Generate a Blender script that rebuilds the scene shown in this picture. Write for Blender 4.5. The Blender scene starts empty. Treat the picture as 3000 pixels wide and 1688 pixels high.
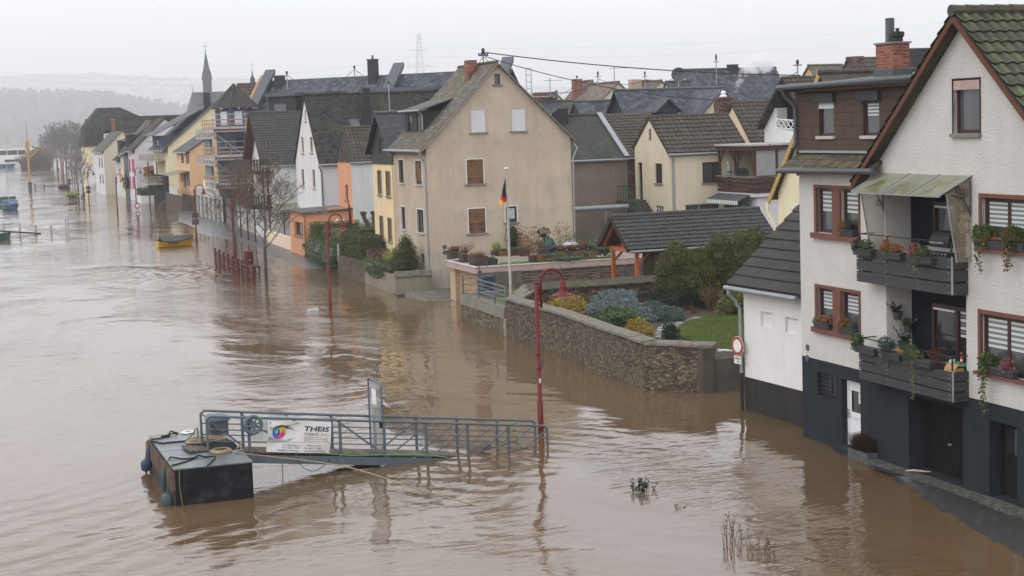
import bpy, bmesh, math, random
from math import sin, cos, pi, radians, sqrt, atan2
from mathutils import Vector as V, Matrix
random.seed(7)
R = random.random
def RU(a, b): return a + (b - a) * random.random()
S = bpy.context.scene
COL = S.collection
# --- camera (bridge deck, 9.6 m over the flood)
FPX, PITCH, ROLL, YAW, EYE = 4764.0, radians(5.72), radians(1.968), radians(19.0), 9.6
cam_d = bpy.data.cameras.new('camera')
cam_d.sensor_width = 36.0
cam_d.lens = 36.0 * FPX / 3000.0
cam_d.clip_start = 0.5
cam_d.clip_end = 20000
cam = bpy.data.objects.new('camera', cam_d)
COL.objects.link(cam)
fw = V((sin(YAW) * cos(PITCH), cos(YAW) * cos(PITCH), -sin(PITCH)))
rt0 = V((cos(YAW), -sin(YAW), 0))
up0 = rt0.cross(fw)
rt = rt0 * cos(ROLL) - up0 * sin(ROLL)
up = up0 * cos(ROLL) + rt0 * sin(ROLL)
mx = Matrix((rt, up, -fw)).transposed().to_4x4()
mx.translation = V((0, 0, EYE))
cam.matrix_world = mx
S.camera = cam
# --- light: overcast winter day
S.view_settings.view_transform = 'Standard'
S.view_settings.look = 'None'
S.view_settings.exposure = 0.05
S.view_settings.gamma = 1.0
S.cycles.use_denoising = True
S.cycles.max_bounces = 7
S.cycles.transparent_max_bounces = 12
S.cycles.volume_bounces = 3
S.cycles.caustics_reflective = False
S.cycles.caustics_refractive = False
SUN_EL, SUN_AZ = radians(42), radians(250)      # azimuth clockwise from +Y
W = bpy.data.worlds.new('World')
S.world = W
W.use_nodes = True
nt = W.node_tree
nt.nodes.clear()
def wn(t, **k):
 n = nt.nodes.new(t)
 for a, b in k.items(): setattr(n, a, b)
 return n
sky = wn('ShaderNodeTexSky', sky_type='NISHITA', sun_disc=False)
sky.sun_elevation = SUN_EL
sky.sun_rotation = SUN_AZ
sky.air_density = 1.0; sky.dust_density = 6.0; sky.ozone_density = 1.0
hs = wn('ShaderNodeHueSaturation'); hs.inputs['Saturation'].default_value = 0.12
tc = wn('ShaderNodeTexCoord')
mp = wn('ShaderNodeMapping'); mp.inputs['Scale'].default_value = (1.2, 1.2, 3.5)
nz = wn('ShaderNodeTexNoise'); nz.inputs['Scale'].default_value = 1.7; nz.inputs['Detail'].default_value = 4
cr = wn('ShaderNodeValToRGB')
cr.color_ramp.elements[0].position = 0.3; cr.color_ramp.elements[0].color = (9.4, 9.6, 10.3, 1)
cr.color_ramp.elements[1].position = 0.7; cr.color_ramp.elements[1].color = (12.6, 12.6, 12.8, 1)
mixs = wn('ShaderNodeMixRGB'); mixs.inputs['Fac'].default_value = 0.82
bg = wn('ShaderNodeBackground'); bg.inputs['Strength'].default_value = 0.15
wo = wn('ShaderNodeOutputWorld')
lk = nt.links.new
lk(sky.outputs[0], hs.inputs['Color']); lk(tc.outputs['Generated'], mp.inputs[0]); lk(mp.outputs[0], nz.inputs['Vector'])
lk(nz.outputs['Fac'], cr.inputs[0]); lk(hs.outputs[0], mixs.inputs[1]); lk(cr.outputs[0], mixs.inputs[2])
lk(mixs.outputs[0], bg.inputs[0]); lk(bg.outputs[0], wo.inputs[0])
sun_d = bpy.data.lights.new('sun', 'SUN')
sun_d.energy = 0.5; sun_d.angle = radians(45); sun_d.color = (1.0, 0.965, 0.92)
sun = bpy.data.objects.new('sun', sun_d); COL.objects.link(sun)
sd = V((sin(SUN_AZ) * cos(SUN_EL), cos(SUN_AZ) * cos(SUN_EL), sin(SUN_EL)))
sun.rotation_euler = (-sd).to_track_quat('-Z', 'Y').to_euler()
# --- surveying: a sight line of the photo meets a real plane
def ray(px, py):
 return (rt * ((px - 1500) / FPX) - up * ((py - 844) / FPX) + fw)
def G(px, py, z=0.0):
 d = ray(px, py); t = (z - EYE) / d.z
 return V((0, 0, EYE)) + d * t
class Fr:                                   # local frame of a thing: place, turn about Z
 def __init__(s, x, y, rz=0.0, z=0.0):
  s.o = V((x, y, z)); s.rz = rz
  s.c, s.s = cos(rz), sin(rz)
 def to(s, p):                           # world -> local
  q = V(p) - s.o
  return V((s.c * q.x + s.s * q.y, -s.s * q.x + s.c * q.y, q.z))
 def fro(s, p):
  return V((s.c * p[0] - s.s * p[1], s.s * p[0] + s.c * p[1], p[2])) + s.o
 def hit(s, q, ax, val):
  o = s.to((0, 0, EYE)); d = ray(*q)
  d = V((s.c * d.x + s.s * d.y, -s.s * d.x + s.c * d.y, d.z))
  t = (val - o[ax]) / d[ax]
  return o + d * t
def zoomer(x0, y0, k):
 return lambda a, b: (x0 + a / k, y0 + b / k)
# --- mesh builder
class MB:
 def __init__(s): s.v = []; s.f = []; s.m = []; s.t = []
 def face(s, pts, m=0, t=0.5):
  i = len(s.v); s.v.extend([tuple(p) for p in pts]); s.f.append(tuple(range(i, i + len(pts)))); s.m.append(m); s.t.append(t)
 def box(s, x0, y0, z0, x1, y1, z1, m=0, t=0.5):
  i = len(s.v)
  s.v.extend([(x0, y0, z0), (x1, y0, z0), (x1, y1, z0), (x0, y1, z0), (x0, y0, z1), (x1, y0, z1), (x1, y1, z1), (x0, y1, z1)])
  for f in ((3, 2, 1, 0), (4, 5, 6, 7), (0, 1, 5, 4), (1, 2, 6, 5), (2, 3, 7, 6), (3, 0, 4, 7)):
   s.f.append(tuple(i + k for k in f)); s.m.append(m); s.t.append(t)
 def hexa(s, p, m=0, t=0.5):             # eight corners, bottom ring then top ring
  i = len(s.v); s.v.extend([tuple(q) for q in p])
  for f in ((3, 2, 1, 0), (4, 5, 6, 7), (0, 1, 5, 4), (1, 2, 6, 5), (2, 3, 7, 6), (3, 0, 4, 7)):
   s.f.append(tuple(i + k for k in f)); s.m.append(m); s.t.append(t)
 def bar(s, a, b, w, h=None, m=0, t=0.5, upv=(0, 0, 1)):
  a = V(a); b = V(b); h = h or w
  d = (b - a).normalized(); u = V(upv)
  if abs(d.dot(u)) > 0.98: u = V((0, 1, 0))
  x = d.cross(u).normalized() * (w / 2); y = x.cross(d).normalized() * (h / 2)
  s.hexa([a - x - y, a + x - y, a + x + y, a - x + y, b - x - y, b + x - y, b + x + y, b - x + y], m, t)
 def tube(s, pts, r, n=8, m=0, t=0.5, cap=True):
  pts = [V(p) for p in pts]; k = len(pts)
  rr = r if isinstance(r, (list, tuple)) else [r] * k
  d0 = (pts[1] - pts[0]).normalized()
  nx = d0.cross(V((0, 0, 1)) if abs(d0.z) < 0.9 else V((1, 0, 0))).normalized()
  base = len(s.v)
  for i in range(k):
   if i == 0: d = d0
   elif i == k - 1: d = (pts[i] - pts[i - 1]).normalized()
   else: d = ((pts[i + 1] - pts[i]).normalized() + (pts[i] - pts[i - 1]).normalized()).normalized()
   nx = (nx - d * nx.dot(d)).normalized(); ny = d.cross(nx)
   for j in range(n):
    a = 2 * pi * j / n
    s.v.append(tuple(pts[i] + (nx * cos(a) + ny * sin(a)) * rr[i]))
  for i in range(k - 1):
   for j in range(n):
    j2 = (j + 1) % n; b = base + i * n
    s.f.append((b + j, b + j2, b + n + j2, b + n + j)); s.m.append(m); s.t.append(t)
  if cap:
   s.f.append(tuple(base + j for j in reversed(range(n)))); s.m.append(m); s.t.append(t)
   b = base + (k - 1) * n
   s.f.append(tuple(b + j for j in range(n))); s.m.append(m); s.t.append(t)
 def lathe(s, prof, c=(0, 0, 0), n=16, m=0, t=0.5):   # prof: (radius, z)
  base = len(s.v); k = len(prof)
  for r, z in prof:
   for j in range(n):
    a = 2 * pi * j / n
    s.v.append((c[0] + r * cos(a), c[1] + r * sin(a), c[2] + z))
  for i in range(k - 1):
   for j in range(n):
    j2 = (j + 1) % n; b = base + i * n
    s.f.append((b + j, b + j2, b + n + j2, b + n + j)); s.m.append(m); s.t.append(t)
  s.f.append(tuple(base + j for j in reversed(range(n)))); s.m.append(m); s.t.append(t)
  b = base + (k - 1) * n
  s.f.append(tuple(b + j for j in range(n))); s.m.append(m); s.t.append(t)
 def prism(s, poly, d, m=0, t=0.5):      # poly: 3-D ring, d: extrusion vector
  d = V(d); a = [V(p) for p in poly]; b = [p + d for p in a]; n = len(a)
  s.face(list(reversed(a)), m, t); s.face(b, m, t)
  for i in range(n):
   j = (i + 1) % n; s.face([a[i], a[j], b[j], b[i]], m, t)
 def build(s, name, mats, parent=None, smooth=False, weld=False, uv=True):
  me = bpy.data.meshes.new(name)
  me.from_pydata(s.v, [], s.f)
  if not isinstance(mats, (list, tuple)): mats = [mats]
  for m in mats: me.materials.append(M(m) if isinstance(m, str) else m)
  if len(mats) > 1: me.polygons.foreach_set('material_index', s.m)
  if True:
   at = me.attributes.new('tint', 'FLOAT', 'FACE'); at.data.foreach_set('value', s.t)
  if weld:
   bm = bmesh.new(); bm.from_mesh(me)
   bmesh.ops.remove_doubles(bm, verts=bm.verts, dist=0.0005)
   bmesh.ops.recalc_face_normals(bm, faces=bm.faces)
   bm.to_mesh(me); bm.free()
  if uv:
   ul = me.uv_layers.new(name='UVMap'); buf = []
   for p in me.polygons:
    n = p.normal
    t = V((1, 0, 0)) if abs(n.z) > 0.985 else V((-n.y, n.x, 0)).normalized()
    b = n.cross(t)
    for vi in p.vertices:
     c = me.vertices[vi].co; buf += [c.dot(t), c.dot(b)]
   ul.data.foreach_set('uv', buf)
  if smooth: me.polygons.foreach_set('use_smooth', [True] * len(me.polygons))
  o = bpy.data.objects.new(name, me); COL.objects.link(o)
  if parent: o.parent = parent
  return o
def thing(name, label, cat, loc=(0, 0, 0), rz=0.0, group=None):
 o = bpy.data.objects.new(name, None); COL.objects.link(o)
 o.empty_display_size = 0.3
 o.location = loc; o.rotation_euler = (0, 0, rz)
 o['label'] = label; o['category'] = cat
 if group: o['group'] = group
 return o
def tag(o, label, cat, group=None):
 o['label'] = label; o['category'] = cat
 if group: o['group'] = group
 return o
def structure(o): o['kind'] = 'structure'; return o
def stuff(o): o['kind'] = 'stuff'; return o
def copy_tree(o, parent=None):
 c = o.copy(); COL.objects.link(c)
 if parent: c.parent = parent
 for ch in list(o.children): copy_tree(ch, c)
 return c
# --- procedural materials
MATS = {}
def M(n): return MATS[n]
def mat(name, col, rough=0.8, var=0.12, scale=3.0, bump=0.0, bscale=40.0, kind=None, spec=0.3, metal=0.0, **k):
 """kind: None | slate | brick | stone | planks | stucco ; var: brightness variation; k: extras"""
 m = bpy.data.materials.new(name); m.use_nodes = True
 t = m.node_tree; N = t.nodes; L = t.links.new
 b = N['Principled BSDF']
 b.inputs['Roughness'].default_value = rough
 b.inputs['Specular IOR Level'].default_value = spec
 b.inputs['Metallic'].default_value = metal
 uv = N.new('ShaderNodeTexCoord')
 src = uv.outputs['UV']; obj = uv.outputs['Object']
 def noise(sc, det=4, vec=None, rough=0.55):
  n = N.new('ShaderNodeTexNoise'); n.inputs['Scale'].default_value = sc; n.inputs['Detail'].default_value = det
  n.inputs['Roughness'].default_value = rough
  L(vec or obj, n.inputs['Vector']); return n.outputs['Fac']
 def ramp(fac, a, c0, bpos, c1):
  r = N.new('ShaderNodeValToRGB'); e = r.color_ramp.elements
  e[0].position = a; e[0].color = (*c0, 1); e[1].position = bpos; e[1].color = (*c1, 1)
  L(fac, r.inputs[0]); return r.outputs[0]
 def mix(fac, a, c, mode='MIX'):
  x = N.new('ShaderNodeMixRGB'); x.blend_type = mode
  for i, q in ((0, fac), (1, a), (2, c)):
   if isinstance(q, (int, float)): x.inputs[i].default_value = q
   elif isinstance(q, (tuple, list)): x.inputs[i].default_value = (*q, 1)
   else: L(q, x.inputs[i])
  return x.outputs[0]
 def mapped(vec, sx, sy, rot=0.0):
  q = N.new('ShaderNodeMapping'); q.inputs['Scale'].default_value = (sx, sy, 1); q.inputs['Rotation'].default_value = (0, 0, rot)
  L(vec, q.inputs[0]); return q.outputs[0]
 c = col; h = None
 if kind in ('slate', 'brick', 'planks', 'block'):
  p = {'slate': (3.2, 4.5, .5, .012), 'brick': (3.9, 12.5, .5, .03), 'planks': (0.35, 7.0, .37, .012), 'block': (1.2, 2.4, .5, .02)}[kind]
  bx = k.get('cell', p)
  br = N.new('ShaderNodeTexBrick'); br.offset = bx[2]
  br.inputs['Scale'].default_value = 1.0
  br.inputs['Brick Width'].default_value = 1.0 / bx[0]; br.inputs['Row Height'].default_value = 1.0 / bx[1]
  br.inputs['Mortar Size'].default_value = min(bx[3], .11 / bx[1], .11 / bx[0]); br.inputs['Mortar Smooth'].default_value = 0.2
  d = k.get('spread', 0.35)
  br.inputs['Color1'].default_value = (*[x * (1 - d) for x in col], 1)
  br.inputs['Color2'].default_value = (*[min(1, x * (1 + d)) for x in col], 1)
  br.inputs['Mortar'].default_value = (*k.get('mortar', [x * .35 for x in col]), 1)
  L(mapped(src, 1, 1, k.get('rot', 0.0)), br.inputs['Vector'])
  c = br.outputs['Color']; h = br.outputs['Fac']
 if kind == 'stone':
  vs = k.get('vs', 4.2)
  q = mapped(src, vs, vs * 1.7)
  nz = N.new('ShaderNodeTexNoise'); nz.inputs['Scale'].default_value = 1.3; L(q, nz.inputs['Vector'])
  q2 = mix(0.12, q, nz.outputs['Color'], 'ADD')
  v1 = N.new('ShaderNodeTexVoronoi'); v1.feature = 'F1'; v1.inputs['Scale'].default_value = 1.0; L(q2, v1.inputs['Vector'])
  v2 = N.new('ShaderNodeTexVoronoi'); v2.feature = 'DISTANCE_TO_EDGE'; v2.inputs['Scale'].default_value = 1.0; L(q2, v2.inputs['Vector'])
  sx = N.new('ShaderNodeSeparateColor'); L(v1.outputs['Color'], sx.inputs[0])
  lo = [x * .30 for x in col]; hi = [min(1, x * 2.0) for x in col]
  c = ramp(sx.outputs[0], 0.05, lo, 0.98, hi)
  c = mix(k.get('warm', 0.35), c, ramp(sx.outputs[1], 0.3, (.11, .10, .09), 0.9, (.26, .17, .10)))
  edge = ramp(v2.outputs['Distance'], 0.015, (0, 0, 0), 0.09, (1, 1, 1))
  c = mix(edge, k.get('mortar', (.07, .06, .05)), c)
  h = edge
 if k.get('blotch'):                     # a second colour in natural patches (moss, rust, dirt)
  bc, amount, bs = k['blotch']
  fac = ramp(noise(bs, 6, rough=0.65), 0.62 - amount * .35, (0, 0, 0), 0.72 - amount * .2, (1, 1, 1))
  c = mix(fac, c, bc)
 if k.get('streak'):                     # run-off stains
  sc_, amount = k['streak']
  fac = ramp(noise(1.0, 5, mapped(src, 2.6, 0.22), .7), 0.42, (0, 0, 0), 0.70, (amount, amount, amount))
  c = mix(fac, c, sc_)
 if var:
  f = ramp(noise(scale, 5), 0.25, (1 - var,) * 3, 0.75, (1 + var,) * 3)
  c = mix(1.0, c, f, 'MULTIPLY')
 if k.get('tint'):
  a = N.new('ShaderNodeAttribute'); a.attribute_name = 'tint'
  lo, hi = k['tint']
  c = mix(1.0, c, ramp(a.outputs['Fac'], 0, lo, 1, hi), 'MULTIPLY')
 if isinstance(c, (tuple, list)): b.inputs['Base Color'].default_value = (*c, 1)
 else: L(c, b.inputs['Base Color'])
 if bump or h is not None:
  prev = None
  if h is not None:
   bp = N.new('ShaderNodeBump'); bp.inputs['Strength'].default_value = k.get('joint', 0.6); bp.inputs['Distance'].default_value = 0.03
   if kind != 'stone': bp.invert = True
   L(h, bp.inputs['Height']); prev = bp
  if bump:
   b2 = N.new('ShaderNodeBump'); b2.inputs['Strength'].default_value = bump; b2.inputs['Distance'].default_value = k.get('bdist', 0.03)
   L(noise(bscale, 4), b2.inputs['Height'])
   if prev: L(prev.outputs[0], b2.inputs['Normal'])
   prev = b2
  L(prev.outputs[0], b.inputs['Normal'])
 if k.get('alpha') is not None:
  b.inputs['Alpha'].default_value = k['alpha']
 if k.get('trans'): b.inputs['Transmission Weight'].default_value = k['trans']
 MATS[name] = m
 return m
# --- materials
mat('stucco_white', (.585, .57, .545), .9, .06, 1.5, bump=1.0, bscale=20.0, bdist=.05, streak=((.46, .42, .35), .16))
mat('render_white', (.69, .69, .69), .9, .06, 1.2, bump=.7, bscale=14, bdist=.03, streak=((.45, .43, .40), .18))
mat('wall_white', (.66, .66, .67), .9, .06, .8, bump=.15, bscale=18, streak=((.40, .40, .36), .22))
mat('wall_pinkish', (.60, .57, .59), .9, .06, .8, bump=.15, bscale=18, streak=((.42, .40, .38), .2))
mat('wall_pale_grey', (.62, .65, .64), .9, .07, .8, bump=.2, bscale=18, streak=((.33, .35, .32), .3))
mat('charcoal', (.019, .024, .031), .85, .16, 1.4, bump=.25, bscale=25, spec=.12, streak=((.042, .046, .05), .3))
mat('plinth_dark', (.019, .018, .0175), .85, .15, 1.2, bump=.2, bscale=20, streak=((.06, .055, .045), .3))
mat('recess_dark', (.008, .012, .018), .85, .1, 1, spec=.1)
mat('tan', (.475, .392, .302), .92, .14, .55, bump=.45, bscale=22, bdist=.02, blotch=((.39, .33, .265), .28, .6), streak=((.33, .275, .215), .36))
mat('plinth_grey', (.43, .385, .32), .92, .14, .7, bump=.3, bscale=18, streak=((.22, .22, .17), .45))
mat('roughcast', (.235, .195, .155), .95, .16, .8, bump=1.0, bscale=9, bdist=.05, streak=((.13, .115, .10), .3))
mat('yellow', (.74, .60, .36), .9, .07, .8, bump=.15, bscale=20, streak=((.45, .37, .22), .3))
mat('yellow_pale', (.70, .63, .43), .9, .07, .6, bump=.15, bscale=20, streak=((.48, .43, .30), .25))
mat('cream', (.69, .605, .46), .9, .07, .7, bump=.2, bscale=20, streak=((.48, .42, .31), .3), blotch=((.42, .36, .26), .12, 6))
mat('cream_grey', (.58, .53, .42), .9, .08, .7, bump=.2, bscale=20, streak=((.4, .37, .3), .25))
mat('orange', (.64, .31, .18), .9, .08, .8, bump=.2, bscale=20, streak=((.45, .22, .13), .3))
mat('orange_pale', (.66, .43, .25), .9, .07, .8, bump=.2, bscale=20, streak=((.5, .3, .17), .2))
mat('peach', (.66, .53, .40), .9, .08, .8, bump=.2, bscale=20)
mat('mint', (.50, .66, .54), .9, .06, .8)
mat('greyblue', (.075, .093, .125), .85, .08, .8, bump=.15, bscale=20)
mat('mural_wall', (.60, .59, .64), .9, .05, .8, bump=.1, bscale=20)
mat('magenta', (.45, .08, .18), .6, .06, 2)
mat('slate', (.044, .047, .056), .6, .25, .8, kind='slate', bump=.1, spec=.25)
mat('slate_diamond', (.058, .065, .079), .6, .25, .8, kind='slate', cell=(2.4, 2.4, .5, .02), rot=.62, spread=.5, spec=.25)
mat('slate_moss', (.062, .060, .055), .7, .3, 1.3, kind='slate', cell=(3.4, 4.4, .5, .02), spread=.55, bump=.3, bscale=14, blotch=((.085, .075, .03), .40, 1.3))
mat('slate_lichen', (.125, .122, .116), .75, .5, 9, kind='slate', cell=(3.0, 3.8, .5, .02), spread=.6, bump=.4, bscale=12, blotch=((.095, .075, .030), .62, 1.1))
mat('slate_black', (.032, .032, .031), .8, .5, 5, kind='slate', spread=.5, spec=.12, blotch=((.05, .052, .03), .35, .7), streak=((.10, .10, .10), .12))
mat('felt_green', (.046, .051, .044), .85, .2, .8, kind='slate', cell=(3.2, 5.2, .5, .012), spread=.18, blotch=((.08, .07, .035), .2, .9))
mat('slate_clad', (.028, .029, .035), .6, .15, 1.2, kind='slate', cell=(4, 5, .5, .012), spread=.25)
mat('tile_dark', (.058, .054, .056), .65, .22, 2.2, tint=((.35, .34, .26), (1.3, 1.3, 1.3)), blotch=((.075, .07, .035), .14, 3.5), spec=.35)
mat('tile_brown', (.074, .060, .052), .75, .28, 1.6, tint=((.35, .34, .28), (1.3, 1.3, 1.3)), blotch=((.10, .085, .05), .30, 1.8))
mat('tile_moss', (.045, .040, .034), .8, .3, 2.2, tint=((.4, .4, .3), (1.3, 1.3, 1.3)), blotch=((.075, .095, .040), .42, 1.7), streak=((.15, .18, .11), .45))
mat('tile_red_old', (.16, .12, .10), .8, .25, 1.5, kind='brick', cell=(3.2, 3, .5, .02), spread=.4)
mat('cap_moss', (.062, .054, .040), .9, .35, 5, blotch=((.055, .066, .022), .36, 3), bump=.5, bscale=25)
mat('shingle_brown', (.075, .060, .048), .85, .25, 1.5, kind='slate', cell=(1.2, 3.2, .5, .03), spread=.3, blotch=((.11, .10, .045), .5, 3))
mat('felt', (.10, .105, .10), .9, .2, 1.2, blotch=((.075, .085, .04), .35, 2))
mat('clad_brown', (.070, .044, .031), .65, .08, 1, kind='slate', cell=(1.1, 2.7, .5, .010), spread=.07, mortar=(.02, .014, .011))
mat('wood_red', (.105, .040, .026), .7, .15, 3)
mat('wood_orange', (.42, .115, .035), .65, .2, 4)
mat('wood_dark', (.040, .026, .020), .75, .25, 4, kind='planks', cell=(.3, 6, .37, .02))
mat('wood_plum', (.058, .024, .022), .65, .15, 3)
mat('wood_planks', (.055, .040, .033), .85, .2, 3, kind='planks', cell=(7, .3, .4, .03))
mat('wood_slats', (.20, .10, .05), .8, .25, 3, kind='planks', cell=(.05, 24, .4, .05), blotch=((.045, .038, .034), .34, 1.6), mortar=(.06, .035, .02))
mat('wood_honey', (.42, .22, .08), .6, .15, 4)
mat('wood_tan', (.40, .25, .12), .7, .2, 4)
mat('boards_grey', (.125, .105, .085), .85, .25, 2, kind='planks', cell=(6.5, .3, .4, .05), blotch=((.10, .10, .06), .3, 2))
mat('shutter_white', (.66, .66, .69), .5, .03, 2, kind='planks', cell=(.05, 17, .5, .05), spread=.02, mortar=(.38, .38, .40))
mat('anthracite', (.022, .031, .035), .5, .12, 3)
mat('panel_grey', (.042, .043, .047), .6, .10, 2.5, bump=.05)
mat('garage_black', (.010, .010, .011), .6, .1, 3, spec=.15)
mat('sandstone_red', (.150, .066, .048), .85, .15, 5, bump=.3, bscale=50)
mat('sill_grey', (.20, .19, .175), .9, .2, 5, bump=.3)
mat('sill_light', (.45, .42, .39), .8, .1, 4)
mat('frame_brown', (.040, .016, .014), .45, .1, 3)
mat('frame_white', (.72, .72, .74), .5, .06, 3)
mat('frame_honey', (.38, .19, .07), .6, .15, 5)
mat('frame_dark', (.03, .03, .033), .5, .1, 3)
mat('frame_tan', (.27, .22, .17), .7, .1, 3)
mat('glass', (.020, .024, .026), .06, 0, spec=.75)
mat('glass_dim', (.060, .066, .07), .10, .25, .8, spec=.7)
mat('glass_clear', (.34, .30, .22), .15, .2, 1.5, spec=.5, alpha=.38)
mat('glass_ribbed', (.34, .33, .33), .35, .12, 1.2, spec=.5, alpha=.62)
mat('canopy_glass', (.26, .27, .20), .3, .2, 1.2, spec=.5, alpha=.80, blotch=((.145, .13, .05), .45, 1.6))
mat('blind_light', (.50, .57, .56), .6, .03, 2)
mat('blind_grey', (.17, .165, .16), .6, .05, 2)
mat('curtain', (.42, .46, .46), .9, .25, 6)
mat('zinc', (.27, .295, .315), .45, .15, 4, spec=.5, metal=.3)
mat('zinc_dark', (.085, .095, .108), .5, .15, 4, metal=.2)
mat('steel', (.42, .43, .44), .4, .1, 6, metal=.6)
mat('steel_blue', (.095, .125, .150), .45, .2, 6, blotch=((.17, .19, .20), .15, 5))
mat('copper', (.33, .10, .045), .5, .2, 4)
mat('iron', (.022, .021, .022), .55, .1, 6)
mat('lamp_red', (.130, .013, .015), .5, .14, 5, spec=.25)
mat('lamp_red_dark', (.095, .016, .018), .5, .14, 5, spec=.25)
mat('lamp_globe', (.72, .72, .66), .3, 0)
mat('brick_red', (.26, .085, .055), .9, .2, 3, kind='brick', cell=(4, 12, .5, .05), mortar=(.20, .17, .15))
mat('brick_dark', (.145, .078, .056), .9, .3, 2, kind='brick', cell=(4.2, 11, .5, .04), spread=.7, mortar=(.05, .04, .04))
mat('brick_cream', (.50, .38, .27), .85, .1, 3, kind='brick', cell=(3.6, 10, .5, .03), spread=.12, mortar=(.3, .23, .17))
mat('coping_pink', (.46, .32, .30), .85, .15, 2.5, streak=((.26, .2, .19), .4))
mat('coping_grey', (.40, .39, .36), .9, .15, 3, blotch=((.2, .2, .12), .2, 4))
mat('stone_wall', (.105, .085, .060), .95, .25, 1.3, kind='stone', vs=6.5, warm=.2, bump=.6, bscale=30, joint=1.0)
mat('stone_moss', (.125, .108, .075), .95, .3, 1.5, kind='stone', bump=.6, bscale=30, joint=1.0, blotch=((.100, .100, .030), .30, 1.8))
mat('stone_old', (.115, .090, .066), .95, .35, 1.2, kind='stone', vs=5.5, bump=.8, bscale=22, joint=1.0, warm=.2)
mat('concrete', (.20, .185, .155), .95, .22, 1.2, bump=.3, bscale=18, streak=((.075, .075, .05), .55))
mat('concrete_moss', (.23, .205, .165), .95, .25, 1.0, bump=.4, bscale=18, streak=((.13, .125, .05), .6))
mat('concrete_pale', (.42, .41, .40), .95, .12, 1.2, bump=.2, bscale=18)
mat('concrete_dark', (.080, .070, .056), .95, .3, 1.5, bump=.4, bscale=14)
mat('coping_stone', (.165, .152, .13), .95, .35, 5, bump=.7, bscale=26, blotch=((.10, .10, .05), .3, 4))
mat('asphalt', (.036, .035, .034), .38, .25, 6, bump=.35, bscale=120, spec=.5, blotch=((.07, .066, .058), .14, 3))
mat('asphalt_wet', (.085, .086, .09), .28, .2, 2, bump=.3, bscale=90, spec=.5)
mat('pavers', (.20, .185, .16), .9, .25, 2, kind='block', cell=(5, 5, .5, .05), spread=.25, blotch=((.07, .08, .03), .25, 4))
mat('pavers_grey', (.10, .097, .088), .9, .2, 2, kind='block', cell=(3.4, 4.5, .5, .04), spread=.2, blotch=((.05, .06, .03), .25, 3))
mat('flagstone', (.24, .245, .235), .85, .2, 2, kind='stone', vs=2.2, warm=.1, mortar=(.05, .07, .025), joint=.6)
mat('soil', (.055, .042, .032), .97, .4, 4, bump=1.0, bscale=18)
mat('lawn_soil', (.072, .102, .024), .95, .25, 2, bump=.6, bscale=60)
mat('gravel', (.26, .23, .19), .95, .4, 22, bump=1.0, bscale=34)
mat('bark', (.075, .066, .050), .9, .3, 6, blotch=((.075, .085, .035), .35, 2), bump=.5, bscale=18)
mat('bark_twig', (.125, .094, .068), .9, .3, 3)
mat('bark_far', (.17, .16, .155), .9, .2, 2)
mat('twig', (.15, .12, .10), .9, .25, 2)
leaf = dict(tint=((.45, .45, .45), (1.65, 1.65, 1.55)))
mat('leaf_hedge', (.066, .078, .022), .75, .25, 2.5, **leaf)
mat('leaf_ivy', (.050, .082, .034), .5, .25, 2.5, spec=.4, **leaf)
mat('leaf_laurel', (.105, .125, .040), .6, .3, 2.5, **leaf)
mat('leaf_thuja', (.080, .084, .024), .8, .3, 1.6, **leaf)
mat('leaf_cone', (.050, .062, .014), .8, .25, 4, **leaf)
mat('leaf_yellow', (.26, .175, .028), .7, .2, 4, **leaf)
mat('leaf_lime', (.22, .24, .05), .6, .25, 4, **leaf)
mat('leaf_blue', (.115, .155, .165), .8, .2, 3, **leaf)
mat('leaf_bluegreen', (.060, .095, .082), .8, .25, 3, **leaf)
mat('leaf_yew', (.015, .030, .017), .75, .25, 3, **leaf)
mat('leaf_green', (.045, .085, .018), .55, .3, 3, spec=.4, **leaf)
mat('leaf_spot', (.10, .11, .026), .55, .4, 6, **leaf)
mat('leaf_rust', (.22, .085, .03), .8, .3, 4, **leaf)
mat('leaf_brown', (.13, .065, .035), .85, .3, 4, **leaf)
mat('leaf_grass_dry', (.14, .075, .04), .85, .3, 4, **leaf)
mat('flower_white', (.75, .75, .70), .8, 0)
mat('flower_orange', (.26, .105, .032), .8, .2, 8, **leaf)
mat('flower_pink', (.22, .08, .085), .8, .2, 8, **leaf)
mat('berry_red', (.45, .02, .02), .5, 0)
mat('rope', (.30, .225, .14), .9, .25, 12, bump=.6, bscale=60)
mat('rope_black', (.014, .014, .015), .8, .1, 8)
mat('rope_green', (.16, .15, .05), .9, .2, 8)
mat('hose_green', (.10, .36, .12), .5, .1, 8)
mat('hull_black', (.009, .010, .013), .6, .3, 1.5, blotch=((.03, .032, .038), .35, 2.5), bump=.15, bscale=4, spec=.15)
mat('hull_rust', (.105, .068, .052), .85, .2, 2, blotch=((.04, .035, .03), .3, 3))
mat('hull_grime', (.040, .036, .032), .85, .3, 2, streak=((.07, .065, .03), .4))
mat('deck_plate', (.135, .155, .17), .33, .3, 1.6, bump=.25, bscale=60, spec=.5, metal=.35)
mat('fender_blue', (.035, .065, .105), .45, .15, 4)
mat('fender_grey', (.060, .078, .095), .5, .25, 5)
mat('paint_white', (.74, .74, .75), .45, .04, 3)
mat('sign_red', (.36, .022, .026), .45, 0)
mat('sign_white', (.70, .70, .68), .5, .04, 4)
mat('ink', (.025, .022, .022), .7, 0)
mat('ink_plum', (.11, .03, .035), .7, 0)
mat('flag_black', (.012, .012, .014), .85, .1, 3)
mat('flag_red', (.50, .03, .035), .85, .1, 3)
mat('flag_gold', (.75, .42, .03), .85, .1, 3)
mat('boat_yellow', (.50, .29, .01), .4, .08, 3)
mat('boat_blue', (.045, .09, .20), .45, .15, 3)
mat('boat_teal', (.05, .16, .13), .5, .15, 3)
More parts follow.
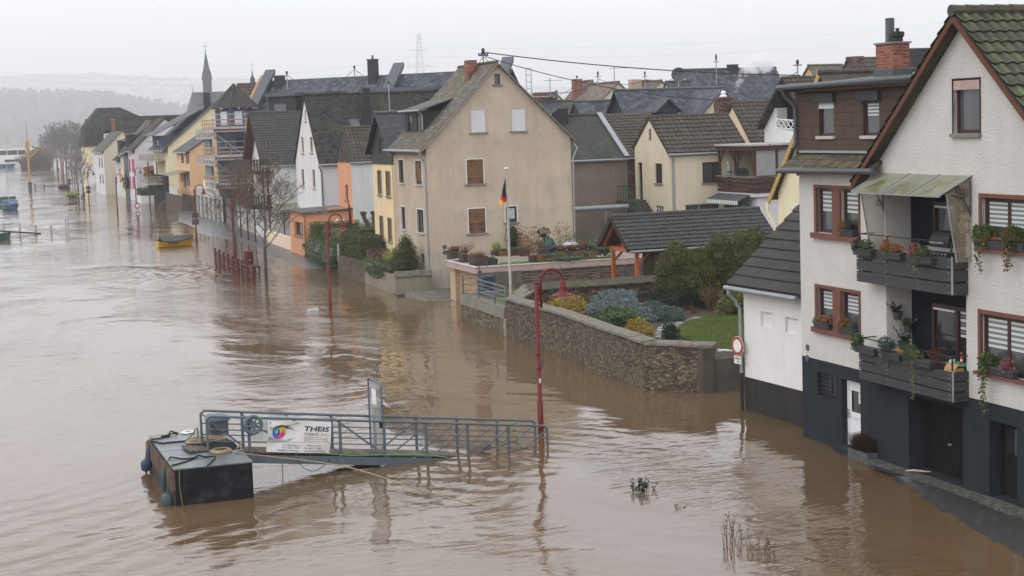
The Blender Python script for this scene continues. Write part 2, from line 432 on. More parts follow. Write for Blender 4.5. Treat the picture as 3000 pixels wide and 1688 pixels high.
mat('mast_orange', (.42, .28, .09), .55, .15, 3)
mat('tarp_grey', (.065, .065, .07), .6, .2, 3, bump=.4, bscale=8)
mat('tarp_green', (.012, .070, .055), .35, .2, 4, bump=.6, bscale=7)
mat('foil_white', (.46, .46, .51), .35, .1, 5, bump=.8, bscale=9)
mat('plastic_white', (.72, .72, .72), .5, 0)
mat('plastic_blue', (.035, .05, .075), .5, .1, 3)
mat('planter_brown', (.075, .055, .045), .8, .15, 4, kind='planks', cell=(12, .3, .4, .06), spread=.15)
mat('planter_ochre', (.17, .105, .045), .85, .25, 4, kind='planks', cell=(12, .3, .4, .06), spread=.15)
mat('planter_wine', (.085, .04, .032), .85, .25, 4, kind='planks', cell=(12, .3, .4, .06), spread=.15)
mat('terracotta', (.36, .17, .11), .85, .15, 4)
mat('trough_grey', (.050, .053, .062), .6, .12, 4)
mat('stone_trough', (.085, .088, .090), .9, .2, 5, bump=.3)
mat('reed_mat', (.155, .130, .095), .95, .3, 3, kind='planks', cell=(38, .8, .4, .15), spread=.35, mortar=(.06, .05, .035))
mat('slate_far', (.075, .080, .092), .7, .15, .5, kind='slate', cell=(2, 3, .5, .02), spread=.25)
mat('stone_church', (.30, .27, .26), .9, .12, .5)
mat('pylon_steel', (.45, .47, .48), .6, 0)
mat('forest', (.035, .038, .036), .95, .35, .02, bump=1.0, bscale=.15)
mat('skin', (.50, .29, .21), .6, .05, 8)
mat('hair_white', (.62, .58, .52), .8, .15, 20)
mat('cloth_teal', (.16, .29, .29), .9, .12, 8, bump=.4, bscale=30)
mat('cloth_dark', (.05, .055, .06), .9, .1, 8)
mat('paper_bag', (.42, .25, .12), .8, .1, 6)
mat('cloth_green', (.06, .33, .14), .8, .05, 6)
mat('pumpkin', (.55, .25, .015), .5, .15, 8)
mat('foam', (.50, .50, .50), .5, .05, 6, bump=.3)
# --- building helpers (local frame: x away from the river, y downstream, z up)
def south(y0=0.0): return lambda u, z, d=0.0: (u, y0 + d, z)      # wall facing the bridge
def west(x0=0.0): return lambda u, z, d=0.0: (x0 + d, u, z)       # wall facing the river
def clip(poly, u0, z0, u1, z1):
 for ax, lim, sg in ((0, u0, 1), (0, u1, -1), (1, z0, 1), (1, z1, -1)):
  out = []
  for i in range(len(poly)):
   a, b = poly[i - 1], poly[i]
   ia = (a[ax] - lim) * sg >= -1e-9; ib = (b[ax] - lim) * sg >= -1e-9
   if ia != ib:
    t = (lim - a[ax]) / (b[ax] - a[ax])
    out.append((a[0] + (b[0] - a[0]) * t, a[1] + (b[1] - a[1]) * t))
   if ib: out.append(b)
  poly = out
  if len(poly) < 3: return []
 return poly
def wall(mb, P, poly, holes=(), m=0, rm=None, depth=0.14, flip=False):
 rm = m if rm is None else rm
 us = sorted({p[0] for p in poly} | {h[0] for h in holes} | {h[2] for h in holes})
 zs = sorted({p[1] for p in poly} | {h[1] for h in holes} | {h[3] for h in holes})
 for a, b in zip(us, us[1:]):
  for c, d in zip(zs, zs[1:]):
   if b - a < 1e-5 or d - c < 1e-5: continue
   cu, cz = (a + b) / 2, (c + d) / 2
   if any(h[0] < cu < h[2] and h[1] < cz < h[3] for h in holes): continue
   q = clip(list(poly), a, c, b, d)
   if len(q) > 2: mb.face([P(u, z, 0) for u, z in (reversed(q) if flip else q)], m)
 for h in holes:
  dd = h[4] if len(h) > 4 else depth
  u0, z0, u1, z1 = h[:4]
  for a, b in (((u0, z0), (u1, z0)), ((u1, z0), (u1, z1)), ((u1, z1), (u0, z1)), ((u0, z1), (u0, z0))):
   mb.face([P(*a, 0), P(*b, 0), P(*b, dd), P(*a, dd)], rm)
def pbox(mb, P, u0, u1, z0, z1, d0, d1, m=0):
 mb.hexa([P(u0, z0, d0), P(u1, z0, d0), P(u1, z0, d1), P(u0, z0, d1), P(u0, z1, d0), P(u1, z1, d0), P(u1, z1, d1), P(u0, z1, d1)], m)
def window(root, P, r, frame='frame_white', cols=(.5,), rows=(), depth=.14, fw_=.07, sill='sill_grey', sillout=.1, silloff=.08,
   surround=None, sw=.09, blind=None, shutter=None, pane='glass', reveal=None):
 """window part (frame) with sub-parts pane, sill, blind, shutter; r = opening (u0, z0, u1, z1)"""
 u0, z0, u1, z1 = r[:4]
 f = MB(); w = fw_
 d0, d1 = depth - .07, depth
 pbox(f, P, u0, u0 + w, z0, z1, d0, d1); pbox(f, P, u1 - w, u1, z0, z1, d0, d1)
 pbox(f, P, u0 + w, u1 - w, z0, z0 + w, d0, d1); pbox(f, P, u0 + w, u1 - w, z1 - w, z1, d0, d1)
 for c in cols: uc = u0 + (u1 - u0) * c; pbox(f, P, uc - w * .6, uc + w * .6, z0 + w, z1 - w, d0 + .004, d1)
 for c in rows: zc = z0 + (z1 - z0) * c; pbox(f, P, u0 + w, u1 - w, zc - w * .4, zc + w * .4, d0 + .008, d1)
 o = f.build('window', frame, root)
 if shutter:
  g = MB(); sh, frac = shutter if isinstance(shutter, tuple) else (shutter, 1.0)
  zb = z1 - (z1 - z0) * frac
  pbox(g, P, u0 + .015, u1 - .015, zb, z1, depth - .12, depth - .085)
  g.build('roller_shutter', sh, o)
 if not shutter or frac < 1:
  g = MB(); pbox(g, P, u0 + .01, u1 - .01, z0 + .01, z1 - .01, depth - .035, depth - .02)
  g.build('pane', pane, o)
 if surround:
  g = MB(); e = -.03
  pbox(g, P, u0 - sw, u0, z0 - sw, z1 + sw, e, .06); pbox(g, P, u1, u1 + sw, z0 - sw, z1 + sw, e, .06)
  pbox(g, P, u0, u1, z1, z1 + sw, e, .06)
  g.build('surround', surround, o)
 if sill:
  g = MB(); pbox(g, P, u0 - silloff, u1 + silloff, z0 - .09, z0 - .002, -sillout, depth - .02)
  g.build('sill', sill, o)
 if blind:
  g = MB(); frac, nst = blind; h = (z1 - z0 - 2 * w) * frac; b = z1 - w - h; st = h / (2 * nst + 1)
  spans = []; e = [u0 + w] + [u0 + (u1 - u0) * c for c in cols] + [u1 - w]
  for a, c in zip(e, e[1:]):
   for i in range(2 * nst + 1):
    pbox(g, P, a + .05, c - .05, b + i * st, b + (i + 1) * st, depth - .045, depth - .037, i % 2)
  g.build('blind', ['blind_light', 'blind_grey'], o)
 return o
def slab(mb, a, b, c, d, th=.14, m=0):
 """roof slab, a-b eave, d-c ridge"""
 q = [V(p) for p in (a, b, c, d)]; dn = V((0, 0, -th))
 mb.hexa([p + dn for p in q] + q, m)
def tiles(mb, a, b, c, d, cw=.3, rh=.34, amp=.035, step=.035, smp=4, m=0, sharp=False):
 """a sheet of overlapping pantiles between eave a-b and ridge d-c"""
 a, b, c, d = V(a), V(b), V(c), V(d)
 n = (b - a).cross(d - a).normalized()
 if n.z < 0: n = -n
 nc = max(1, round((b - a).length / cw)); nr = max(1, round((d - a).length / rh))
 K = nc * smp
 def prof(k):
  t = (k % smp) / smp
  return amp * ((0.5 + 0.5 * cos(2 * pi * t)) if not sharp else (1.0 if t < .3 else .25))
 for i in range(nr):
  t0, t1 = i / nr, (i + 1) / nr
  e0, e1 = a.lerp(d, t0), b.lerp(c, t0); f0, f1 = a.lerp(d, t1), b.lerp(c, t1)
  jit = RU(-.004, .004)
  base = len(mb.v)
  for k in range(K + 1):
   s = k / K; p = e0.lerp(e1, s); q = f0.lerp(f1, s); h = prof(k)
   mb.v.append(tuple(p + n * (h * .25)))                      # foot of the step
   mb.v.append(tuple(p + n * (h + step + jit)))
   mb.v.append(tuple(q + n * (h * .9 + .002)))
  for k in range(K):
   j = base + k * 3
   mb.f.append((j, j + 3, j + 4, j + 1)); mb.m.append(m); mb.t.append(.05)  # risers tinted dark and mossy: shade under each course put into the colour
   mb.f.append((j + 1, j + 4, j + 5, j + 2)); mb.m.append(m); mb.t.append(max(.02, min(1, .12 + .62 * (prof(k) + prof(k + 1)) / (2 * amp) + RU(-.04, .1))))  # troughs tinted darker than crests: rib shading put into the colour, with grime
def ridge_caps(mb, a, b, r=.13, L=.38, m=0):
 a, b = V(a), V(b); n = max(1, round((b - a).length / L))
 for i in range(n):
  p, q = a.lerp(b, i / n), a.lerp(b, (i + 1.08) / n)
  mb.tube([p, q], [r * 1.08, r * .94], 8, m)
def gutter(mb, a, b, r=.075, m=0): mb.tube([a, b], r, 8, m)
def downpipe(mb, x, y, z0, z1, ox=0.0, oy=0.0, r=.055, m=0):
 """swan neck from the gutter at (x+ox, y+oy, z1) to the wall, then down"""
 pts = [(x + ox, y + oy, z1), (x + ox, y + oy, z1 - .15), (x, y, z1 - .55), (x, y, z0)]
 if not ox and not oy: pts = [(x, y, z1), (x, y, z0)]
 mb.tube(pts, r, 8, m)
def chimney(root, x, y, z0, z1, sx=.55, sy=.55, m='brick_red', cap='concrete', pot=None):
 g = MB(); g.box(x - sx / 2, y - sy / 2, z0, x + sx / 2, y + sy / 2, z1)
 o = g.build('chimney', m, root)
 if cap:
  g = MB(); g.box(x - sx / 2 - .05, y - sy / 2 - .05, z1 + .002, x + sx / 2 + .05, y + sy / 2 + .05, z1 + .08); g.build('chimney_cap', cap, o)
 if pot:
  g = MB(); g.tube([(x, y, z1 + .08), (x, y, z1 + .08 + pot)], [.12, .10], 10); g.build('chimney_pot', 'zinc_dark', o)
 return o
def house(name, label, fr, Wd, Ln, he, hr, ridge='E', wallm='wall_white', roofm='slate', apex=.5, he2=None, over=.3, verge=.18, th=.16,
   wholes=(), sholes=(), z0=-.8, tile=None, group=None, cat='house', rm=None, vergem=None, caps=True, gut=True, westm=None, depth=.14, split=None):
 """gabled house: ridge 'E' runs away from the river (gable to the river), 'N' runs along it (gable to the bridge)"""
 he2 = he if he2 is None else he2
 root = thing(name, label, cat, (fr.o.x, fr.o.y, 0), fr.rz, group)
 wm = MB(); mats = [wallm, westm or wallm, rm or wallm, split[1] if split else wallm]
 Ps, Pw = south(0), west(0)
 if ridge == 'E':
  ya = Ln * apex
  gp = [(0, z0), (Ln, z0), (Ln, he2), (ya, hr), (0, he)]
  if split:
   zs = split[0]; lo_ = clip(gp, -1, z0, Ln + 1, zs); hi_ = clip(gp, -1, zs, Ln + 1, hr + 1)
   wall(wm, Pw, lo_, [h for h in wholes if h[1] < zs], 1, 1, depth); wall(wm, west(-.06), hi_, [(*h[:4], depth + .06) for h in wholes if h[1] >= zs], 3, 3, depth)
   wm.face([(-.06, 0, zs), (0, 0, zs), (0, Ln, zs), (-.06, Ln, zs)], 3)
  else: wall(wm, Pw, gp, wholes, 1, 2 if rm else 1, depth)
  wall(wm, west(Wd), gp, (), 0)
  wall(wm, Ps, [(0, z0), (Wd, z0), (Wd, he), (0, he)], sholes, 0, 2 if rm else 0, depth)
  wall(wm, south(Ln), [(0, z0), (Wd, z0), (Wd, he2), (0, he2)], (), 0)
 else:
  xa = Wd * apex
  gp = [(0, z0), (Wd, z0), (Wd, he2), (xa, hr), (0, he)]
  wall(wm, Ps, gp, sholes, 0, 2 if rm else 0, depth); wall(wm, south(Ln), gp, (), 0)
  wall(wm, Pw, [(0, z0), (Ln, z0), (Ln, he), (0, he)], wholes, 1, 2 if rm else 1, depth)
  wall(wm, west(Wd), [(0, z0), (Ln, z0), (Ln, he2), (0, he2)], (), 0)
 wm.build('wall', mats, root)
 rb = MB(); e = .02
 def ext(lo, hi, h0, h1):                      # eave point pushed out along the slope
  k = (h1 - h0) / (hi - lo); return lo - over * (1 if hi > lo else -1), h0 - abs(k) * over
 if ridge == 'E':
  a, za = ext(0, ya, he, hr); b, zb = ext(Ln, ya, he2, hr)
  x0, x1 = -verge, Wd + verge
  sl = [((x0, a, za + th), (x1, a, za + th), (x1, ya, hr + th), (x0, ya, hr + th)),
    ((x1, b, zb + th), (x0, b, zb + th), (x0, ya, hr + th), (x1, ya, hr + th))]
  rline = ((x0, ya, hr + th + .02), (x1, ya, hr + th + .02)); gl = ((x0, a - .05, za + th - .1), (x1, a - .05, za + th - .1))
 else:
  a, za = ext(0, xa, he, hr); b, zb = ext(Wd, xa, he2, hr)
  y0, y1 = -verge, Ln + verge
  sl = [((a, y1, za + th), (a, y0, za + th), (xa, y0, hr + th), (xa, y1, hr + th)),
    ((b, y0, zb + th), (b, y1, zb + th), (xa, y1, hr + th), (xa, y0, hr + th))]
  rline = ((xa, y0, hr + th + .02), (xa, y1, hr + th + .02)); gl = ((a - .05, y0, za + th - .1), (a - .05, y1, za + th - .1))
 for s in sl: slab(rb, *s, th=th - e)
 ro = rb.build('roof', [vergem or roofm] if tile else [roofm], root)
 if tile:
  tb = MB()
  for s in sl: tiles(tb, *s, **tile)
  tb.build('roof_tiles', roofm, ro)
 if caps:
  cb = MB(); ridge_caps(cb, *rline, r=.11, m=0); cb.build('ridge_cap', 'zinc_dark' if caps == 'z' else roofm, ro)
 if gut:
  gb = MB(); gutter(gb, *gl); gb.build('gutter', 'zinc', root)
 return root, ro
def rect(fr, ax, val, a, b):
 """opening from its top-left and bottom-right corners, sighted on the wall plane"""
 k = 1 if ax == 0 else 0
 p, q = fr.hit(a, ax, val), fr.hit(b, ax, val)
 return (min(p[k], q[k]), min(p.z, q.z), max(p[k], q[k]), max(p.z, q.z))
FW = Fr(0, 0)
def wins(root, fr, ax, pairs, **k):
 """windows sighted by their top-left and bottom-right corners; returns the openings"""
 P = west(0) if ax == 0 else south(0); out = []
 for a, b in pairs: out.append(rect(fr, ax, 0, a, b))
 return out
def ehouse(name, label, Y, pa, pb, drop, half, wallm, roofm, depth_half=None, **k):
 """ridge away from the river: ridge ends sighted at depth Y, eave `drop` below, half span `half`"""
 a, b = FW.hit(pa, 1, Y), FW.hit(pb, 1, Y)
 hr = (a.z + b.z) / 2 - .15
 return house(name, label, Fr(a.x, Y - half), b.x - a.x, 2 * half, hr - drop, hr, 'E', wallm, roofm, **k)
def nhouse(name, label, Y, pl, pa, pr, pend, wallm, roofm, **k):
 """gable towards the bridge: its eaves and apex sighted at depth Y, far ridge end pend"""
 l, a, r = FW.hit(pl, 1, Y), FW.hit(pa, 1, Y), FW.hit(pr, 1, Y)
 e = FW.hit(pend, 0, a.x).y if pend else Y + 8
 e = max(Y + 3, min(e, Y + 40))
 return house(name, label, Fr(l.x, Y), r.x - l.x, e - Y, l.z, a.z - .1, 'N', wallm, roofm, apex=(a.x - l.x) / (r.x - l.x), he2=r.z, **k)
# --- setting: river bed, town ground, flood water, streets, air
def sheet(name, m, poly, z=None):
 g = MB(); g.face([(p[0], p[1], p[2] if z is None else z) for p in poly]); return structure(g.build(name, m))
sheet('river_bed', 'soil', [(-3290, -70, -2.2), (5200, -70, -2.2), (5200, 9500, -2.2), (-3290, 9500, -2.2)])
sheet('ground', 'soil', [(32, -60), (5190, -60), (5190, 9490), (60, 9490), (60, 640), (46, 520), (34, 300), (34, 92)], .30)
wm = bpy.data.materials.new('flood_water'); wm.use_nodes = True
def _water(m):
 t = m.node_tree; N = t.nodes; L = t.links.new; b = N['Principled BSDF']
 b.inputs['IOR'].default_value = 1.33; b.inputs['Specular IOR Level'].default_value = .85
 tc = N.new('ShaderNodeTexCoord')
 def mapn(sx, sy, rot, sc, det, rough=.55, dist=0.0):
  q = N.new('ShaderNodeMapping'); q.inputs['Scale'].default_value = (sx, sy, 1); q.inputs['Rotation'].default_value = (0, 0, rot)
  L(tc.outputs['Object'], q.inputs[0])
  n = N.new('ShaderNodeTexNoise'); n.inputs['Scale'].default_value = sc; n.inputs['Detail'].default_value = det
  n.inputs['Roughness'].default_value = rough; n.inputs['Distortion'].default_value = dist
  L(q.outputs[0], n.inputs['Vector']); return n.outputs['Fac']
 def ramp(fac, a, c0, p, c1):
  r = N.new('ShaderNodeValToRGB'); e = r.color_ramp.elements
  e[0].position = a; e[0].color = (*c0, 1); e[1].position = p; e[1].color = (*c1, 1); L(fac, r.inputs[0]); return r.outputs[0]
 def math_(op, a, c):
  n = N.new('ShaderNodeMath'); n.operation = op
  for i, q in enumerate((a, c)):
   if isinstance(q, (int, float)): n.inputs[i].default_value = q
   else: L(q, n.inputs[i])
  return n.outputs[0]
 silt = mapn(1, .35, .3, .09, 5, .6, .6)
 L(ramp(silt, .3, WATER_A, .7, WATER_B), b.inputs['Base Color'])
 L(ramp(mapn(1, .5, .2, .25, 3), .35, (.02,) * 3, .75, (.09,) * 3), b.inputs['Roughness'])
 calm = ramp(mapn(1, .40, -.15, .060, 5, .6, 1.2), .42, (.10,) * 3, .62, (1,) * 3)       # slicks and ruffled patches
 w1 = mapn(.55, 1.6, -.30, .9, 4, .55, .5)      # running ripples, crests across the flow
 w2 = mapn(.8, 1.8, .45, 2.6, 3, .5, .4)
 w3 = mapn(1, .6, .1, .16, 3, .5, .9)           # slow boils and swells
 wk = 0
 for (cx, cy, rad, rot, sc, amp) in ((2.6, 40.5, 7.5, .9, .30, .028), (17.2, 45.0, 4.0, -.6, .42, .010), (12.0, 42.8, 4.5, -.9, .36, .009), (17.5, 116.0, 12.0, .2, .3, .035)):
  vm = N.new('ShaderNodeVectorMath'); vm.operation = 'DISTANCE'; L(tc.outputs['Object'], vm.inputs[0]); vm.inputs[1].default_value = (cx, cy, 0)
  q = N.new('ShaderNodeMapping'); q.inputs['Rotation'].default_value = (0, 0, rot); L(tc.outputs['Object'], q.inputs[0])
  wv = N.new('ShaderNodeTexWave'); wv.inputs['Scale'].default_value = sc; wv.inputs['Distortion'].default_value = 9.0; wv.inputs['Detail'].default_value = 4; wv.inputs['Detail Scale'].default_value = .6; wv.inputs['Detail Roughness'].default_value = .6
  L(q.outputs[0], wv.inputs['Vector'])
  wk = math_('ADD', wk, math_('MULTIPLY', wv.outputs['Fac'], ramp(math_('DIVIDE', vm.outputs['Value'], rad), .15, (amp,) * 3, 1.0, (0,) * 3)))
 h = math_('ADD', wk, math_('ADD', math_('MULTIPLY', math_('ADD', math_('MULTIPLY', w1, .062), math_('MULTIPLY', w2, .022)), calm), math_('MULTIPLY', w3, .16)))
 bp = N.new('ShaderNodeBump'); bp.inputs['Strength'].default_value = 1.0; bp.inputs['Distance'].default_value = 1.0
 L(h, bp.inputs['Height']); L(bp.outputs[0], b.inputs['Normal'])
WATER_A, WATER_B = (.095, .059, .030), (.140, .090, .049)
_water(wm); MATS['flood_water'] = wm
sheet('river', 'flood_water', [(-3280, -65), (60, -65), (60, 9480), (-3280, 9480)], 0.0)
def shore(name, m, line, inner, zi, under=2.5, drop=.22):
 """a street that rises out of the flood: line = its water edge, inner = its dry side"""
 g = MB(); rr = random.Random(len(name)); a = [G(*p) for p in line]; b = [G(*p, zi) for p in inner]
 def fine(q, k=7): return [q[i].lerp(q[i + 1], j / k) for i in range(len(q) - 1) for j in range(k)] + [q[-1]]
 a, b = fine(a), fine(b); rows = []
 for p, q in zip(a, b):
  d = V((p.x - q.x, p.y - q.y, 0)); d = d.normalized() if d.length > .01 else V((-1, 0, 0)); o = p + d * under - V((0, 0, drop))
  r = [o.lerp(p, t) for t in (0, .35, .6, .75, .88)] + [p.lerp(q, t) for t in (0, .15, .35, .65, 1)] + [q - d * .6 + V((0, 0, .01))]
  rows.append([v + V((0, 0, rr.uniform(-.014, .014))) for v in r])
 for r, t in zip(rows, rows[1:]):
  for j in range(len(r) - 1): g.face([r[j], t[j], t[j + 1], r[j + 1]])
 return structure(g.build(name, m, weld=True, smooth=True))
c4 = zoomer(540, 440, 3.45); a5 = zoomer(840, 560, 3.622); w5 = zoomer(2300, 1200, 3.677); a6 = zoomer(1300, 640, 4.025)
shore('road', 'asphalt_wet', [c4(-60, 722), c4(0, 738), c4(85, 775), c4(130, 832), c4(250, 868), c4(400, 895), c4(600, 935), c4(760, 990), c4(900, 1085), c4(1060, 1130), c4(1240, 1195), a5(440, 832), a5(550, 838)],
  [c4(-60, 600), c4(0, 606), c4(100, 632), c4(180, 655), c4(330, 705), c4(480, 760), c4(700, 850), c4(900, 960), c4(1000, 1000), c4(1110, 1025), c4(1240, 1090), a5(300, 715), a5(545, 790)], .26)
shore('paving', 'pavers', [a5(1100, 1085), a5(1165, 1108), a5(1300, 1122), a5(1390, 1155), a5(1545, 1172), a5(1700, 1155), a6(120, 975), a6(215, 985)],
  [a5(1150, 1080), a5(1168, 1090), a5(1320, 1085), a5(1535, 1062), a5(1640, 1042), a5(1790, 1020), a6(130, 860), a6(215, 870)], .12, 1.2, .15)
shore('pavement', 'asphalt', [w5(860, 570), w5(1050, 650), w5(1250, 760), w5(1500, 960), w5(1750, 1110), w5(2050, 1300), w5(2300, 1440), w5(2700, 1680), w5(3300, 2050)],
  [w5(900, 580), w5(1060, 630), w5(1300, 730), w5(1560, 845), w5(1800, 955), w5(2080, 1075), w5(2350, 1190), w5(2720, 1350), w5(3300, 1600)], .085, 3.0, .14)
fw_ = Fr(23.8, 42.69, radians(-.485))
g = MB()                                        # strip of small setts along the foot of the white house
for i in range(34):
 y0 = -4.1 - i * .34
 for j in range(2):
  g.box(-.50 + j * .245 + RU(-.006, .006), y0 - .325, -.2, -.27 + j * .245, y0, .108 + RU(-.004, .006))
o = structure(g.build('kerb', 'pavers_grey')); o.location = fw_.o; o.rotation_euler.z = fw_.rz
# air: even winter mist over the whole valley
def haze(density):
 g = MB(); g.box(-3300, -75, -3.2, 5300, 9505, 470)
 m = bpy.data.materials.new('haze'); m.use_nodes = True
 t = m.node_tree; t.nodes.clear()
 v = t.nodes.new('ShaderNodeVolumePrincipled'); v.inputs['Density'].default_value = density
 v.inputs['Color'].default_value = (.965, .98, 1.0, 1); v.inputs['Anisotropy'].default_value = .2
 o = t.nodes.new('ShaderNodeOutputMaterial'); t.links.new(v.outputs[0], o.inputs['Volume'])
 MATS['haze'] = m
 return stuff(g.build('haze', 'haze', uv=False))
haze(.00029)
# --- foliage
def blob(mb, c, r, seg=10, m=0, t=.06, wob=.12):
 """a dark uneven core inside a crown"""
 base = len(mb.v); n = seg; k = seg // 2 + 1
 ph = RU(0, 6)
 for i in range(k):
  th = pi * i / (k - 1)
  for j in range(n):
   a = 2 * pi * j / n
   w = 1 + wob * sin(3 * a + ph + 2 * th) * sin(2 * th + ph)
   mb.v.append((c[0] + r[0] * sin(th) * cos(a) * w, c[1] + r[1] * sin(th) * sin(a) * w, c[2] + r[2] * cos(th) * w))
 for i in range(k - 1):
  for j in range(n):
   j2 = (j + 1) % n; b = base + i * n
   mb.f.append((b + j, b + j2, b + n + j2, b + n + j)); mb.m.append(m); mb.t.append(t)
def leaf(mb, p, d, s, t, m=0, asp=.6, droop=0.0):
 d = V(d).normalized(); u = d.cross(V((RU(-1, 1), RU(-1, 1), RU(-1, 1))))
 if u.length < 1e-4: return
 u = u.normalized() * s * asp * .5; d = d * s; d.z -= droop * s
 p = V(p)
 mb.face([p - u * .5, p + d * .5 - u, p + d, p + d * .5 + u], m, t)
def leaves(mb, blobs, n, size, m=0, shell=(.78, 1.08), upness=.3, asp=.6, lump=3.0, core=True, tlo=.15, thi=.9, zmin=None):
 tot = sum(b[3] * b[4] + b[4] * b[5] + b[3] * b[5] for b in blobs)
 for b in blobs:
  cx, cy, cz, rx, ry, rz = b
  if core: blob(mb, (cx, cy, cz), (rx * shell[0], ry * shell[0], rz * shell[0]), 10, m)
  k = int(n * (rx * ry + ry * rz + rx * rz) / tot)
  for i in range(k):
   d = V((random.gauss(0, 1), random.gauss(0, 1), random.gauss(0, 1))).normalized()
   rr = RU(*shell)
   p = V((cx + d.x * rx * rr, cy + d.y * ry * rr, cz + d.z * rz * rr))
   if zmin is not None and p.z < zmin: continue
   l = .5 + .5 * sin(p.x * lump * 2.1 + cx) * sin(p.y * lump * 1.7 + 1) * sin(p.z * lump * 2.3 + cy)
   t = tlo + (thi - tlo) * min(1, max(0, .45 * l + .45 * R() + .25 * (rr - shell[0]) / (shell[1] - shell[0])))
   leaf(mb, p, d + V((RU(-.7, .7), RU(-.7, .7), upness + RU(-.5, .5))), size * RU(.6, 1.3), t, m, asp)
def hedge(mb, poly, z0, z1, n, size, m=0):
 """clipped hedge over a ground polygon (list of xy), leaves on sides and top"""
 k = len(poly); ins = .06
 c = V((sum(p[0] for p in poly) / k, sum(p[1] for p in poly) / k))
 ip = [(p[0] + (c.x - p[0]) * ins * .6, p[1] + (c.y - p[1]) * ins * .6) for p in poly]
 mb.prism([(x, y, z0) for x, y in ip], (0, 0, z1 - z0 - .06), m, .05)
 per = [((V(poly[i]) - V(poly[i - 1])).length) for i in range(k)]
 xs = [p[0] for p in poly]; ys = [p[1] for p in poly]
 def inside(x, y):
  r = False
  for i in range(k):
   a, b = poly[i - 1], poly[i]
   if (a[1] > y) != (b[1] > y) and x < (b[0] - a[0]) * (y - a[1]) / (b[1] - a[1]) + a[0]: r = not r
  return r
 area = abs(sum(poly[i - 1][0] * poly[i][1] - poly[i][0] * poly[i - 1][1] for i in range(k))) / 2
 side = sum(per) * (z1 - z0)
 for i in range(n):
  if R() < side / (side + area):
   j = random.choices(range(k), per)[0]; s = R()
   a, b = V(poly[j - 1]), V(poly[j]); q = a.lerp(b, s); e = (b - a).normalized(); nn = V((e.y, -e.x))
   if (q + nn * .1 - c).length < (q - c).length: nn = -nn
   z = RU(z0, z1); p = V((q.x, q.y, z)) + V((nn.x, nn.y, 0)) * RU(-.08, .03); d = V((nn.x, nn.y, .4))
  else:
   while True:
    x, y = RU(min(xs), max(xs)), RU(min(ys), max(ys))
    if inside(x, y): break
   p = V((x, y, z1 + RU(-.08, .03))); d = V((0, 0, 1))
  l = .5 + .5 * sin(p.x * 5) * sin(p.y * 4.1) * sin(p.z * 6)
  leaf(mb, p, d + V((RU(-.8, .8), RU(-.8, .8), RU(-.6, .6))), size * RU(.6, 1.3), min(1, .1 + .4 * l + .5 * R()), m)
def plant(name, label, cat, loc, blobs, n, size, m, group=None, parent=None, **k):
 """shrub: foliage (and a short woody base) on an Empty, or one mesh when small"""
 g = MB(); leaves(g, blobs, n, size, **k)
 o = g.build(name if parent is None else 'foliage', m, parent, uv=False)
 if parent is None:
  o.location = loc; tag(o, label, cat, group)
 return o
def bare_tree(mb, base, h, r, levels=4, spread=.5, n0=7, start=.3, up_=.75, seedn=0, fork=(3, 5), m=0, tw=.008):
 """trunk with ascending limbs, branching into twigs"""
 rnd = random.Random(seedn)
 def limb(p, d, L_, r_, lev):
  k = 4 if lev else 6; pts = [V(p)]; dd = V(d)
  for i in range(k):
   dd = (dd + V((rnd.uniform(-.14, .14), rnd.uniform(-.14, .14), rnd.uniform(-.02, .13)))).normalized()
   pts.append(pts[-1] + dd * (L_ / k))
  re = max(tw, r_ * .35)
  mb.tube(pts, [r_ + (re - r_) * i / k for i in range(k + 1)], 6 if r_ > .03 else 3, m, cap=False)
  if lev >= levels: return
  nb = n0 if lev == 0 else rnd.randint(*fork)
  for i in range(nb):
   s = start + (1 - start) * (i + rnd.random()) / nb if lev == 0 else .25 + .75 * (i + rnd.random()) / nb
   j = min(k - 1, int(s * k)); q = pts[j].lerp(pts[j + 1], s * k - j)
   a = i * 2.4 + rnd.uniform(-.5, .5)
   side = V((cos(a), sin(a), 0)); nd = (dd * up_ + side * spread * rnd.uniform(.7, 1.3) + V((0, 0, .12))).normalized()
   limb(q, nd, L_ * (rnd.uniform(.42, .62) if lev == 0 else rnd.uniform(.45, .7)) * (1.15 - .5 * s), max(tw, (r_ + (re - r_) * s) * .5), lev + 1)
 limb(base, (0, 0, 1), h * .8, r, 0)
# --- white roughcast house with balconies (right)
F1 = Fr(23.8, 42.69, radians(-.485))
wh = thing('house', 'tall white roughcast house with charcoal ground floor, two balconies and brown clad dormer', 'house', (F1.o.x, F1.o.y, 0), F1.rz)
z3 = zoomer(2300, 450, 3.677); z4 = zoomer(2300, 844, 3.677); z5 = zoomer(2300, 1200, 3.677); z6 = zoomer(2300, 0, 3.677)
PW = west(0.0)
def ry(a, b, x=0.0): return rect(F1, 0, x, a, b)
y_l, y_r = -4.70, -8.40                                        # loggia
ZB = 2.455
op_ul = [ry(z3(342, 368), z3(525, 865)), ry(z3(603, 380), z3(800, 900))]
op_ll = [ry(z4(352, -10), z4(533, 450)), ry(z4(610, 15), z4(806, 535))]
zt, zb = op_ul[0][3], op_ul[0][1]
op_ul = [(q[0], zb, q[2], zt) for q in op_ul]
zt, zb = op_ll[0][3], op_ll[0][1]
op_ll = [(q[0], zb, q[2], zt) for q in op_ll]
op_ur = ry(z3(2120, 455), z3(2574, 960)); op_ur = (-11.0, 6.25, op_ur[2], 7.46)
op_lr = ry(z4(2110, 255), z4(2574, 960)); op_lr = (-11.0, 3.20, op_lr[2], 4.62)
op_at = ry(z6(1812, 860), z6(2105, 1438))
sm_w = ry(z4(347, 900), z4(548, 1205)); dr = ry(z4(607, 975), z5(818, 410)); dr = (dr[0], .16, dr[2], dr[3])
gar = (-8.23, .10, -5.74, 2.12); dr2 = (-10.44, .12, -9.33, 2.02)
wb = MB()
